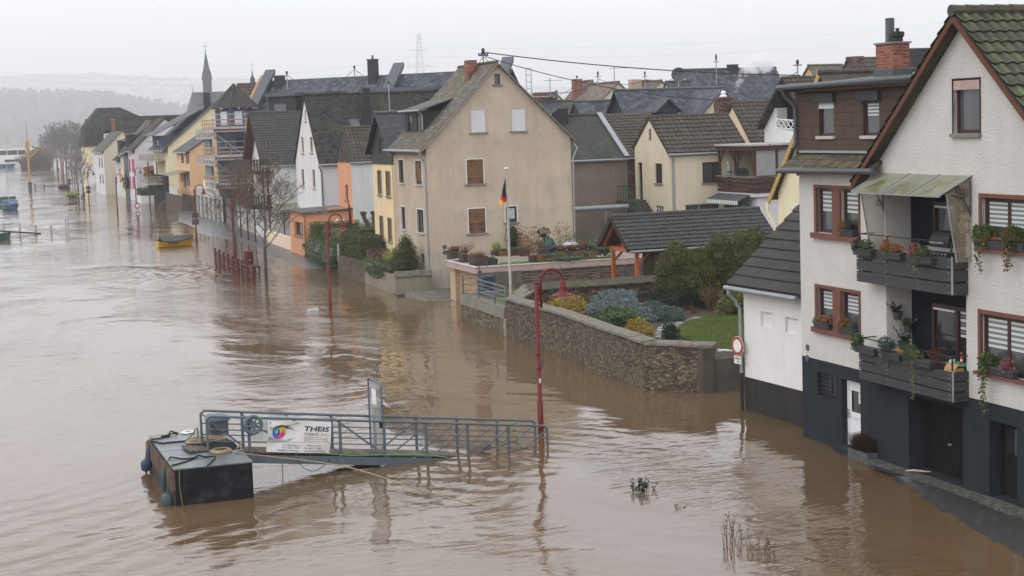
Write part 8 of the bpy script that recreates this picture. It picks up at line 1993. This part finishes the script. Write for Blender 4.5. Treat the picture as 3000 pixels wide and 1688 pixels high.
g = MB(); g.hexa([(-.35, .07, deckz(-.35) - .05), (10.4, .07, deckz(10.4) - .05), (10.4, WG - .07, deckz(10.4) - .05), (-.35, WG - .07, deckz(-.35) - .05), (-.35, .07, deckz(-.35)), (10.4, .07, deckz(10.4)), (10.4, WG - .07, deckz(10.4)), (-.35, WG - .07, deckz(-.35))]); g.build('board_deck', 'boards_grey', gw)
g = MB(); u = 5.22
g.tube([(u + .06, .02, deckz(u) + .1), (u + .02, .02, 2.28), (u, .08, 2.36), (u, WG - .08, 2.44), (u, WG - .02, 2.36), (u, WG, deckz(u) + .1), (u, WG - .1, deckz(u)), (u + .06, .1, deckz(u)), (u + .06, .02, deckz(u) + .1)], .028, 8); ga_ = g.build('gate', 'steel_blue', gw)
g = MB()
for i in range(21): y = .06 + i * (WG - .12) / 20; g.bar((u + .01, y, deckz(u) + .05), (u + .01, y, 2.36), .007)
for i in range(28): z = deckz(u) + .08 + i * .055; g.bar((u + .01, .04, z), (u + .01, WG - .04, z), .007)
g.build('wire_mesh', 'steel', ga_)
g = MB(); g.box(u - .02, .38, 1.72, u - .006, .72, 2.16); g.build('sign_plate', 'sign_white', ga_)
g = MB(); g.box(u - .06, .02, 1.10, u + .02, .08, 1.3); g.build('lock', 'iron', ga_)
g = MB(); uw, zw = 1.42, 1.62
ring_ = [(uw + .235 * cos(i * pi / 12), -.10, zw + .235 * sin(i * pi / 12)) for i in range(25)]; g.tube(ring_, .05, 8, cap=False); g.tube([(uw, -.15, zw), (uw, -.05, zw)], .10, 12)
for i in range(8): a = i * pi / 4 + .2; g.bar((uw + .07 * cos(a), -.10, zw + .07 * sin(a)), (uw + .22 * cos(a), -.10, zw + .22 * sin(a)), .05, .04)
hw = g.build('hand_wheel', 'steel_blue', gw)
g = MB(); g.tube([(uw - .262 * cos(i * pi / 20 - .8), -.11, zw + .262 * sin(i * pi / 20 - .8) * 1) for i in range(22)], .012, 5); g.tube([(uw + .25, -.12, zw + .15), (uw + .24, -.12, zw - .3), (uw + .2, -.12, zw - .42)], .010, 5); g.build('winch_cord', 'hose_green', hw)
g = MB(); g.box(.28, .1, 1.42, .78, .5, 1.80); wb_ = g.build('winch_box', 'zinc_dark', gw); g = MB(); g.hexa([(.22, .04, 1.80), (.84, .04, 1.80), (.84, .56, 1.80), (.22, .56, 1.80), (.3, .14, 1.93), (.76, .14, 1.93), (.76, .5, 1.95), (.3, .5, 1.95)]); g.build('lid', 'steel_blue', wb_)
# banners
def banner(name, lab, y, u0, u1, ztop, h, printed):
 b_ = thing(name, lab, 'banner', gd.fro((u0, y, rz_(u0) - ztop)), gd.rz); L_ = u1 - u0; g = MB(); nx, nz = 26, 12; k_ = SLP
 def P_(s, t): return V((s * L_ - .10 * t, -.015 - .018 * sin(s * 11 + t * 5) * sin(t * pi) - .02 * sin((s + t * .8) * 6), -t * h + k_ * s * L_ - .015 * sin(s * pi * 5) ** 2 * (1 - t)))
 for i in range(nx):
  for j in range(nz): g.face([P_(i / nx, j / nz), P_((i + 1) / nx, j / nz), P_((i + 1) / nx, (j + 1) / nz), P_(i / nx, (j + 1) / nz)])
 g.build('sheet', 'sign_white', b_, smooth=True, weld=True)
 return b_, P_, L_, h
bn, BP, BL, BH = banner('banner', 'white advertising banner with a rainbow coloured eye and large dark lettering', -.07, 1.86, 3.68, .05, .88, True)
banner('banner', 'plain back of a white banner on the far gangway railing', WG - .05, 1.75, 3.6, .06, .80, False)
def text(body, s, t, size, m, bold=0.0, align='LEFT', shear=0.0, name='lettering', width=None):
 cu = bpy.data.curves.new('lettering', 'FONT'); cu.body = body; cu.size = size; cu.align_x = align; cu.offset = bold; cu.shear = shear; cu.resolution_u = 2
 tmp = bpy.data.objects.new('tmp', cu); COL.objects.link(tmp); dg = bpy.context.evaluated_depsgraph_get(); me = bpy.data.meshes.new_from_object(tmp.evaluated_get(dg)); bpy.data.objects.remove(tmp)
 xs = [v.co.x for v in me.vertices]; k_ = (width / (max(xs) - min(xs))) if width else 1
 for v in me.vertices:
  v.co = BP(s + v.co.x * k_ / BL, t - v.co.y / BH) + V((0, -.008, 0))
 me.materials.append(M(m)); me.name = name; o = bpy.data.objects.new(name, me); COL.objects.link(o); o.parent = bn; return o
text('THEIS', .565, .30, .19, 'ink', .005, shear=.15, width=.73); text('WERBUNG', .575, .445, .115, 'ink_plum', -.001, width=.73)
text('LICHTREKLAME I BESCHRIFTUNGEN', .575, .515, .04, 'ink', width=.70); text('DIGITALDRUCK I AUSSENWERBUNG', .575, .575, .04, 'ink', width=.70); text('3D-FRÄSBUCHSTABEN I BANNER', .575, .635, .04, 'ink', width=.70)
text('Am Lokschuppen 12   I   56566 Neuwied', .55, .785, .07, 'ink', 0, 'CENTER', width=1.10); text('Tel. 02622 / 14424   I   Fax 02622 / 10560', .55, .87, .07, 'ink', 0, 'CENTER', width=1.12); text('info@theis-werbung.de   I   www.theis-werbung.de', .55, .955, .07, 'ink', 0, 'CENTER', width=1.38)
def bpatch(name, polys, mats, off=-.004):
 g = MB()
 for poly, m in polys: g.face([BP(s, t) + V((0, off - .0015 * m, 0)) for s, t in poly], m)
 return g.build(name, mats, bn)
mat('eye_grey', (.33, .34, .35), .6, .25, 9); mat('lash', (.05, .05, .055), .6, 0)
bpatch('rule', [([(0.01, .672), (.99, .672), (.99, .68), (.01, .68)], 0)], ['ink_plum'])
bpatch('brow_shadow', [([(.02, .02), (.5, .03), (.42, .12), (.30, .17), (.14, .20), (.02, .30)], 0), ([(.02, .50), (.12, .57), (.30, .60), (.42, .52), (.36, .64), (.02, .655)], 0)], ['eye_grey'])
cols = [(.02, .30, .55), (.03, .40, .50), (.08, .45, .15), (.35, .50, .05), (.65, .50, .05), (.70, .25, .05), (.65, .08, .10), (.65, .05, .35), (.70, .10, .50), (.35, .10, .50), (.08, .15, .55), (.03, .22, .60)]
nm = []
for i, c_ in enumerate(cols): mat('iris%d' % i, c_, .6, 0); nm.append('iris%d' % i)
ec, et, er = .175, .36, .105
def ep(a, r): return (ec + r * cos(a), et - r * sin(a) * BL / BH)
g = MB()
for i in range(12): a0, a1 = pi - i * pi / 6, pi - (i + 1) * pi / 6; g.face([BP(*ep(a, r)) + V((0, -.009, 0)) for a, r in ((a0, er * .35), (a0, er), ((a0 + a1) / 2, er * 1.01), (a1, er), (a1, er * .35))], i)
g.build('iris', nm, bn)
bpatch('pupil', [([ep(i * pi / 8, er * .38) for i in range(16)], 0)], ['lash'], -.011)
bpatch('glint', [([(ec - .045, et - .06), (ec - .02, et - .07), (ec - .018, et + .03), (ec - .048, et + .04)], 0), ([(ec + .01, et - .08), (ec + .035, et - .08), (ec + .03, et + .05), (ec + .012, et + .05)], 0)], ['paint_white'], -.014)
lp_ = [([ep(i * pi / 10, er * 1.02) for i in range(11)] + [(ec - er * .9, et - .06), (ec, et - .24), (ec + er * .95, et - .1)], 0)]
lp_ = [([(.04, .32), (.12, .16), (.22, .12), (.30, .17), (.36, .24), (.30, .23), (.22, .18), (.13, .22)], 0)] + [([(.24 + i * .02, .16 + i * .012), (.25 + i * .02, .18 + i * .012), (.34 + i * .028, .10 + i * .045)], 0) for i in range(6)]
bpatch('eyelash', lp_, ['lash'], -.012)
ho = 'hoses and cords on the gangway'
GP = lambda u, y, z: gd.fro((u, y, z))
rope('hose', 'green hose sagging along the gangway side beam', [GP(3.4, -.09, .60), GP(4.2, -.1, .44), GP(5.0, -.1, .36), GP(5.8, -.1, .27), GP(6.6, -.1, .16), GP(7.2, -.1, .02)], .014, 'hose_green', 'hose', ho)
rope('hose', 'green hose looped over the near rail at the sunken end', [GP(9.0, .6, -.05), GP(9.2, .25, .3), GP(9.3, .02, rz_(9.3) + .05), GP(9.4, -.03, rz_(9.4)), GP(9.5, -.06, .3), GP(9.5, -.08, -.0), GP(9.9, -.3, -.04)], .013, 'hose_green', 'hose', ho)
rope('cord', 'black cable hanging in a loop below the gangway beam', [GP(2.65, -.08, .5), GP(2.8, -.1, .25), GP(3.1, -.1, .12), GP(3.4, -.1, .24), GP(3.6, -.08, .42)], .009, 'rope_black', 'cord', ho)
rope('rope', 'pair of ropes slanting from the far railing into the river behind the banner', [GP(2.3, WG, 1.6), GP(2.7, 2.0, 1.0), GP(3.3, 3.6, .2), GP(3.5, 4.2, -.05)], .016, 'rope', 'rope')
o = MB(); o.box(-.35, -.12, 0, .35, .12, .05); o = o.build('driftwood', 'hull_rust'); o.location = GP(8.4, .4, .05); o.rotation_euler = (.3, -.25, .3); tag(o, 'dark plank caught between the sunken railings', 'plank')
# --- promenade things standing in the flood
def red_rail(name, lab, a, b, n, grp):
 a, b = V(a), V(b); r_ = thing(name, lab, 'railing', a, 0, grp); d = b - a
 for i in range(n): p = d * i / (n - 1); g = MB(); g.tube([p + V((0, 0, -.4)), p + V((0, 0, 1.12))], .085, 10); g.lathe([(.1, 1.12), (.1, 1.18), (.04, 1.2)], p, 10); g.build('post', 'lamp_red_dark', r_)
 g = MB()
 for z in (.98, .35): g.bar(V((0, 0, z)), d + V((0, 0, z)), .05)
 k = (n - 1) * 7
 for i in range(k): p = d * (i + .5) / k; g.bar(p + V((0, 0, .0)), p + V((0, 0, .98)), .022)
 for i in range(n - 1): p, q = d * (i + .15) / (n - 1), d * (i + .85) / (n - 1); g.bar(p + V((0, 0, .5)), q + V((0, 0, .8)), .03); g.bar(p + V((0, 0, .8)), q + V((0, 0, .5)), .03)
 g.build('bars', 'lamp_red_dark', r_); return r_
rrg = 'red railings standing in the flood'
red_rail('railing', 'longer red railing with six posts in the water', G(*c4(318, 1150)), G(*c4(550, 1268)), 6, rrg); red_rail('railing', 'shorter red railing with three posts nearer the bridge', G(*c4(590, 1295)), G(*c4(700, 1350)), 3, rrg)
red_rail('railing', 'distant low red railing near the orange mast', G(*c1(465, 800)), G(*c1(590, 806)), 2, rrg); red_rail('railing', 'far red railing with planting at the feet of the bare trees', G(*c1(925, 905)), G(*c1(1015, 940)), 3, rrg)
plant('plant', 'green plants behind the far red railing', 'plant', G(*c1(950, 895), .6), [(0, 0, .3, 1.2, 2.5, .5)], 160, .3, 'leaf_lime')
bn_ = thing('litter_bin', 'red metal litter bin with lid standing in the water between the benches', 'litter bin', G(*c4(657, 1195)), .1); g = MB(); g.tube([(0, 0, -.5), (0, 0, .5)], .05, 6); g.build('post', 'iron', bn_); g = MB(); g.lathe([(.30, .30), (.34, .34), (.34, 1.0), (.32, 1.02)], n=14); g.build('drum', 'lamp_red_dark', bn_); g = MB(); g.lathe([(.30, 1.02), (.30, 1.14), (.36, 1.16), (.36, 1.22), (.1, 1.26)], n=14); g.build('lid', 'lamp_red', bn_); g = MB(); disc(g, -.36, .05, .62, 10, .02); g.build('lock', 'steel', bn_)
def bench(lab, p, rz, grp, back=False):
 b_ = thing('bench', lab, 'bench', p, rz, grp)
 for i in range(5): g = MB(); g.box(-.3 + i * .125, -1.0, .42, -.2 + i * .125, 1.0, .47); g.build('slat', 'wood_planks', b_)
 for y in (-.75, .75):
  for x in (-.22, .22): g = MB(); g.box(x - .05, y - .05, -.4, x + .05, y + .05, .418); g.build('leg', 'iron', b_)
 if back: g = MB(); g.box(.32, -1, .5, .37, 1, .95); g.build('backrest', 'lamp_red_dark', b_)
bgp_ = 'benches half under water'
bench('wooden slatted bench in front of the red bin, legs in the water', G(*c4(705, 1232), 0), .02, bgp_); bench('wooden slatted bench behind the red bin, by the second lamp', G(*c4(600, 1180), 0), .02, bgp_); bench('far red backed bench below the bare street trees', G(*c1(1100, 905)), 0, bgp_, True)
sp_ = thing('traffic_sign', 'round no vehicles sign with two plates standing alone in the flood', 'traffic sign', G(406, 664), radians(6)); g = MB(); g.tube([(0, 0, -.6), (0, 0, 2.5)], .04, 8); g.tube([(.18, .1, -.3), (.05, 0, 1.6)], .025, 6); g.build('post', 'lamp_red_dark', sp_)
g = MB(); disc(g, -.06, .32, 2.28); so_ = g.build('disc', 'sign_red', sp_); g = MB(); disc(g, -.066, .22, 2.28, t=.004); g.build('white_field', 'sign_white', so_); g = MB(); g.box(-.34, -.06, 1.62, .34, -.045, 1.92); p_ = g.build('plate', 'sign_white', sp_); g = MB(); [g.box(-.26, -.065, 1.70 + k * .08, .26, -.061, 1.73 + k * .08) for k in range(2)]; g.build('plate_print', 'ink', p_); g = MB(); g.box(-.2, -.06, 1.18, .2, -.045, 1.56); p_ = g.build('plate', 'iron', sp_); g = MB(); g.box(-.14, -.066, 1.24, .14, -.061, 1.50); g.build('plate_print', 'sign_white', p_)
# street trees
trg = 'bare street trees in the flood'
def stree(lab, p, h, r, seedn, **k):
 t_ = thing('street_tree', lab, 'tree', p, 0, trg); g = MB(); g.tube([(0, 0, -.5), (0, 0, h * .28)], [r, r * .85], 8); g.build('trunk', 'bark', t_)
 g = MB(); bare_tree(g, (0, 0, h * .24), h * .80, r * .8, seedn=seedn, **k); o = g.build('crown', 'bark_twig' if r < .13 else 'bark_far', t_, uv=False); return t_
t_ = stree('nearest bare street tree with mossy trunk beside the short railing', G(780, 818), 7.6, .12, 5, levels=4, n0=16, start=.02, spread=.85, up_=.75, tw=.009, fork=(4, 6)); stree('bare bushy street tree behind the third lamp', G(692, 768), 7.2, .11, 8, levels=4, n0=16, start=.02, spread=.95, up_=.7, tw=.009, fork=(4, 6))
stree('far bare street tree, left of two beside the red backed bench', G(230.8, 587.6), 7.6, .14, 3, levels=3, n0=14, start=.02, spread=.7, up_=.8, tw=.022, fork=(3, 5)); stree('far bare street tree, right of two beside the red backed bench', G(245, 581), 7.6, .14, 4, levels=3, n0=14, start=.02, spread=.7, up_=.8, tw=.022, fork=(3, 5))
ftg = 'bare trees on the misty far bank'
rr = random.Random(21)
for i, (px_, py_, h) in enumerate([(140, 492, 11), (168, 494, 13.5), (195, 498, 14), (224, 503, 13), (126, 490, 9), (155, 493, 12), (182, 496, 13), (210, 500, 14), (246, 506, 12), (114, 490, 7)]):
 p = G(px_, py_); t_ = thing('bare_tree', ['slender', 'broad', 'tall', 'leaning', 'low', 'rounded', 'high forked', 'dense', 'inland', 'leftmost low'][i] + ' bare tree on the misty bank behind the far lamps', 'tree', (p.x, p.y, 0), 0, ftg)
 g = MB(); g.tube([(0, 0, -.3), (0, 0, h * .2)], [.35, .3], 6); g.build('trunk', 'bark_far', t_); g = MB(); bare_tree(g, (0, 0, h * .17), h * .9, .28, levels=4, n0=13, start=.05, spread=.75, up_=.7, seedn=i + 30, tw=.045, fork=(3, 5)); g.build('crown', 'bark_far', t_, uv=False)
bsg = 'leafless willow scrub on the far bank'
for i, (px_, py_, w, h) in enumerate([(96, 497, 6, 5.5), (112, 497, 6, 6.5), (128, 497, 6, 6.0), (80, 496, 5, 4.5)]):
 p = G(px_, py_); g = MB()
 for k in range(260):
  a = rr.uniform(0, 6.28); s = rr.uniform(.2, 1) * w * .7; hh = h * rr.uniform(.6, 1.1); b_ = V((rr.uniform(-w, w) * .4, rr.uniform(-1, 1), 0)); g.tube([b_, b_ + V((s * .4 * cos(a), s * .3 * sin(a), hh * .6)), b_ + V((s * cos(a), s * .5 * sin(a), hh))], [.07, .06, .03], 3, 0, rr.random())
 o = g.build('willow_scrub', 'twig', uv=False); o.location = (p.x, p.y, 0); tag(o, ['middle left', 'middle right', 'rightmost', 'leftmost'][i] + ' clump of leafless scrub right of the white passenger ship', 'bush', bsg)
# --- boats
def hullpoints(L, B, H, n=12, sheer=.25, bow=.55):
 rows = []
 for i in range(n + 1):
  u = i / n; w = B / 2 * (1 - max(0, (u - .45) / .55) ** 2.2) * (.78 + .22 * min(1, u / .25)); z = H * (1 + sheer * (2 * u - .8) ** 2)
  x = -L / 2 + L * u; rows.append([(x, -w, z), (x * (1 - .06 * u), -w * .72, .05), (x * (1 - .08 * u), 0, -.18), (x * (1 - .06 * u), w * .72, .05), (x, w, z)])
 return rows
def boat(name, lab, p, rz, L, B, H, mh, mdeck, cat='boat', grp=None):
 r_ = thing(name, lab, cat, p, rz, grp); rows = hullpoints(L, B, H); g = MB()
 for a, b in zip(rows, rows[1:]):
  for j in range(4): g.face([a[j], b[j], b[j + 1], a[j + 1]])
 g.face(rows[0]); g.build('hull', mh, r_, weld=True, smooth=False); g = MB()
 for a, b in zip(rows, rows[1:]): g.bar(a[0], b[0], .07); g.bar(a[4], b[4], .07)
 g.build('gunwale', mdeck, r_); return r_, rows
yb, rows = boat('boat', 'small yellow motor boat under a dark grey tarpaulin', G(514, 722), radians(12), 3.3, 1.3, .5, 'boat_yellow', 'iron')
g = MB()
for a, b in zip(rows[1:], rows[2:]):
 m0, m1 = V((a[0][0], 0, .98 - .1 * (a[0][0] / 2) ** 2)), V((b[0][0], 0, .98 - .1 * (b[0][0] / 2) ** 2)); g.face([a[0], b[0], m1, m0]); g.face([m0, m1, b[4], a[4]])
g.build('tarpaulin', 'tarp_grey', yb)
g = MB(); [g.box(-.9 + k * .16, -.79, .28, -.80 + k * .16, -.76, .42) for k in range(6)]; g.build('hull_lettering', 'ink', yb)
bb, rows = boat('boat', 'blue rowing cruiser with mast moored beside a second hull', G(*c1(150, 1060)), radians(-80), 5.6, 2.1, .7, 'boat_blue', 'zinc'); g = MB(); g.box(-1.6, -.9, .5, .3, .9, 1.35); g.hexa([(.3, -.9, .6), (2.2, -.6, .6), (2.2, .6, .6), (.3, .9, .6), (.3, -.8, 1.3), (1.5, -.5, .95), (1.5, .5, .95), (.3, .8, 1.3)]); g.build('canopy', 'boat_blue', bb); g = MB(); g.tube([(.2, -.3, .6), (.2, -.3, 6.6)], .04, 6); g.build('mast', 'steel', bb); g = MB(); g.hexa([(-3.4, -.2, .0), (-3.1, -.2, .0), (-3.1, .2, .0), (-3.4, .2, .0), (-3.5, -.2, 1.1), (-3.1, -.2, 1.1), (-3.1, .2, 1.1), (-3.5, .2, 1.1)]); g.build('outboard_motor', 'plastic_white', bb)
p = G(*c1(100, 1010)); b2, rows = boat('boat', 'dark teal open boat behind the blue cruiser', (p.x, p.y + 4, 0), radians(-72), 6.5, 2.6, 1.0, 'boat_teal', 'wood_planks')
b3, rows = boat('boat', 'dark green boat stern cut by the left picture edge', G(*c1(-125, 1470)), radians(8), 4.0, 1.5, .5, 'boat_teal', 'iron'); g = MB(); g.box(-1.2, -.5, .3, .2, .5, .95); g.build('cover', 'zinc', b3); g = MB(); g.tube([(-.8, .3, .4), (-.8, .3, 1.5)], .03, 6); g.build('rod', 'iron', b3)
o = MB(); o.lathe([(.1, -.2), (1.1, 0), (1.2, .4), (.7, .8), (.1, .9)], n=12); o = o.build('mooring_buoy', 'iron'); o.location = G(*c1(850, 778)); tag(o, 'dark round float at the foot of a far red lamp', 'buoy')
# sunken jetty with paired poles
jt = thing('jetty', 'flooded jetty beam with pairs of thin poles at the left edge', 'jetty', (0, 0, 0)); Yj = 176.0
ja, jb = FW.hit(c1(-120, 1338), 1, Yj), FW.hit(c1(545, 1384), 1, Yj)
g = MB(); g.bar(ja, (jb.x, Yj, .02), .14, .16); g.build('beam', 'hull_grime', jt)
for px_, yt_, yb_ in ((45, 1230, 1400), (66, 1232, 1402), (260, 1245, 1390), (272, 1247, 1392), (467, 1258, 1385), (482, 1262, 1385), (673, 1275, 1370), (688, 1277, 1372)):
 a, b = FW.hit(c1(px_, yb_), 1, Yj), FW.hit(c1(px_, yt_), 1, Yj); g = MB(); g.tube([(a.x, Yj, -.3), (a.x, Yj, b.z)], .075, 6); g.build('pole', 'steel', jt)
jm = thing('jetty_gate', 'slender steel gate frame with slanting struts at the jetty end', 'jetty', (0, 0, 0)); a = FW.hit(c1(885, 1358), 1, Yj); zt_ = FW.hit(c1(905, 1115), 1, Yj).z; zm_ = FW.hit(c1(895, 1165), 1, Yj).z
for dx_, z in ((-.12, zm_), (.15, zt_ * .86)): g = MB(); g.tube([(a.x + dx_, Yj, -.3), (a.x + dx_ + .05, Yj, z)], .085, 6); g.build('pole', 'steel', jm)
g = MB(); g.tube([(a.x + .1, Yj, zm_ - .2), (a.x + .2, Yj, zt_)], .04, 6); g.tube([(a.x - .1, Yj, zm_ * .45), (a.x - 1.3, Yj, 0)], .045, 6); g.tube([(a.x + .1, Yj, zm_ * .42), (a.x - 1.1, Yj, 0)], .045, 6); g.tube([(a.x - .1, Yj, zm_ * .45), (a.x + .3, Yj, zm_ * .45)], .04, 6); g.build("strut", "steel", jm)
# orange derrick mast
om = thing('mast', 'tall orange derrick mast with slanting boom standing in the river', 'mast', G(88.8, 556.7)); Ym = G(88.8, 556.7).y; x0_ = G(88.8, 556.7).x
zs = [FW.hit(c1(b_[0], b_[1]), 1, Ym).z for b_ in ((392, 695), (375, 395), (340, 210), (320, -110))]
g = MB(); g.tube([(0, 0, -1), (0, 0, zs[0])], .36, 8); g.build('foot', 'zinc_dark', om); g = MB(); g.tube([(0, 0, zs[0]), (0, 0, zs[2])], [.22, .19], 8); g.tube([(0, 0, zs[2]), (0, 0, zs[3])], [.14, .05], 6); g.box(-.4, -.3, zs[1] + 2, .4, .3, zs[1] + 3.6); g.build('pole', 'mast_orange', om)
e_ = FW.hit(c1(580, 185), 1, Ym); g = MB(); g.tube([(0, 0, zs[1]), (e_.x - x0_, 0, e_.z)], [.16, .10], 6); g.build('boom', 'mast_orange', om)
# passenger ship and launch
Ys = 668.0; sh = thing('passenger_ship', 'white double decked passenger ship in the mist at the far left', 'ship', (G(*c1(455, 495)).x, Ys, 0)); zz_ = lambda y: FW.hit(c1(150, y), 1, Ys).z
g = MB(); g.hexa([(-60, -5, -.5), (2, -5, -.5), (2, 5, -.5), (-60, 5, -.5), (-60, -5.5, zz_(435)), (2.5, -5.5, zz_(425)), (2.5, 5.5, zz_(425)), (-60, 5.5, zz_(435))]); g.build('hull', 'paint_white', sh)
for (a_, b_, x1_, m_) in ((435, 395, -.5, 'glass_dim'), (394, 335, 1.0, 'paint_white'), (334, 275, -2.0, 'glass_dim'), (274, 255, 4.0, 'paint_white')):
 g = MB(); g.box(-60, -4.8 if m_ == 'glass_dim' else -5.4, zz_(a_) + .01, x1_, 4.8 if m_ == 'glass_dim' else 5.4, zz_(b_)); g.build('window_band' if m_ == 'glass_dim' else 'deck', m_, sh)
g = MB(); [g.box(x, -4.95, zz_(334), x + .25, -4.81, zz_(276)) for x in (-50, -44, -38, -33, -29, -25, -21, -17, -13, -9, -5)]; g.build('window_mullion', 'paint_white', sh)
g = MB(); g.hexa([(-27, -3, zz_(255)), (-11, -3, zz_(255)), (-11, 3, zz_(255)), (-27, 3, zz_(255)), (-24, -2, zz_(210)), (-13, -2, zz_(210)), (-13, 2, zz_(210)), (-24, 2, zz_(210))]); g.build('tarpaulin', 'coping_grey', sh); g = MB(); g.tube([(-15, 0, zz_(210)), (-15, 0, zz_(120))], .12, 6); g.bar((-17, 0, zz_(160)), (-13, 0, zz_(160)), .15); g.tube([(0, 0, zz_(255)), (0, 0, zz_(190))], .15, 6); g.build('signal_mast', 'paint_white', sh)
lc = thing('launch', 'small blue and white launch moored before the passenger ship', 'boat', (G(*c1(210, 500)).x, 652, 0)); g = MB(); g.hexa([(-26, -1.6, -.3), (-1, -1.2, -.3), (-1, 1.2, -.3), (-26, 1.6, -.3), (-27, -2, 1.6), (0, -1.6, 1.3), (0, 1.6, 1.3), (-27, 2, 1.6)]); g.build('hull', 'boat_blue', lc); g = MB(); g.box(-20, -1.4, 1.5, -4, 1.4, 3.2); g.box(-17, -1.3, 3.21, -9, 1.3, 5.2); g.build('cabin', 'paint_white', lc); g = MB(); g.box(-16.5, -1.36, 3.7, -13.5, -1.301, 4.8); g.box(-12.5, -1.36, 3.7, -9.5, -1.301, 4.8); g.build('window', 'glass_dim', lc)
# drifting and drowned bits
o = MB(); o.hexa([(-.36, -.16, -.08), (.36, -.16, -.08), (.36, .16, -.08), (-.36, .16, -.08), (-.32, -.13, .16), (.34, -.12, .18), (.34, .13, .18), (-.32, .13, .14)]); o = o.build('drift_block', 'foam'); o.location = G(917, 910); o.scale = (.8, .8, .7); o.rotation_euler.z = .15; tag(o, 'white foam block drifting left of the second lamp', 'debris')
o = MB(); o.hexa([(-.42, -.3, -.08), (.5, -.25, -.08), (.42, .3, -.08), (-.5, .3, -.08), (-.2, -.2, .22), (.35, -.22, .16), (.3, .2, .2), (-.25, .2, .26)]); o = o.build('drift_block', 'tarp_grey'); o.location = G(*c4(420, 1280)); tag(o, 'dark grey block drifting in front of the red railing', 'debris')
def drowned(lab, p, n, h, w, leafy, seedn, lean=0):
 rr = random.Random(seedn); g = MB()
 for i in range(n):
  b_ = V((rr.uniform(-w, w), rr.uniform(-w, w), -.1)); hh = h * rr.uniform(.45, 1); d = V((rr.uniform(-.25, .25) + lean, rr.uniform(-.2, .2), 1)); g.tube([b_, b_ + d * hh * .5, b_ + d * hh + V((rr.uniform(-.05, .05), 0, 0))], [.008, .007, .003], 4, 0, .4)
  for j in range(leafy): leaf(g, b_ + d * hh * rr.uniform(.5, 1), (rr.uniform(-1, 1), rr.uniform(-1, 1), rr.uniform(-.3, 1)), .07, rr.random() * .5)
 o = g.build('drowned_plant', 'leaf_brown' if leafy < 9 else 'leaf_yew', uv=False); o.location = p; tag(o, lab, 'plant', 'plant tops sticking out of the flood')
z_r = zoomer(1800, 1380, 4.293)
drowned('dark drowned shrub top right of the mooring rope', G(*z_r(330, 265)), 20, .48, .20, 9, 1); drowned('single dark stalk beside the drowned shrub', G(*z_r(485, 245)), 2, .36, .03, 6, 2, .2)
drowned('thin upright reed stalks in the near water, left tuft', G(*z_r(1430, 920)), 9, 1.0, .2, 2, 3, -.1); drowned('lone tall reed between the two reed tufts', G(*z_r(1500, 855)), 2, .85, .03, 2, 4, -.08); drowned('leaning reed stalks, middle tuft of the near water', G(*z_r(1640, 915)), 9, .75, .3, 2, 5, .1); drowned('low green sprig in the near water, right tuft', G(*z_r(1890, 1020)), 8, .5, .16, 5, 6, .1); drowned('short stubble before the reed tufts', G(*z_r(1560, 1010)), 8, .2, .45, 1, 7); drowned('tiny rust sprig between the shrub top and the reeds', G(*z_r(820, 460)), 5, .22, .1, 3, 8)
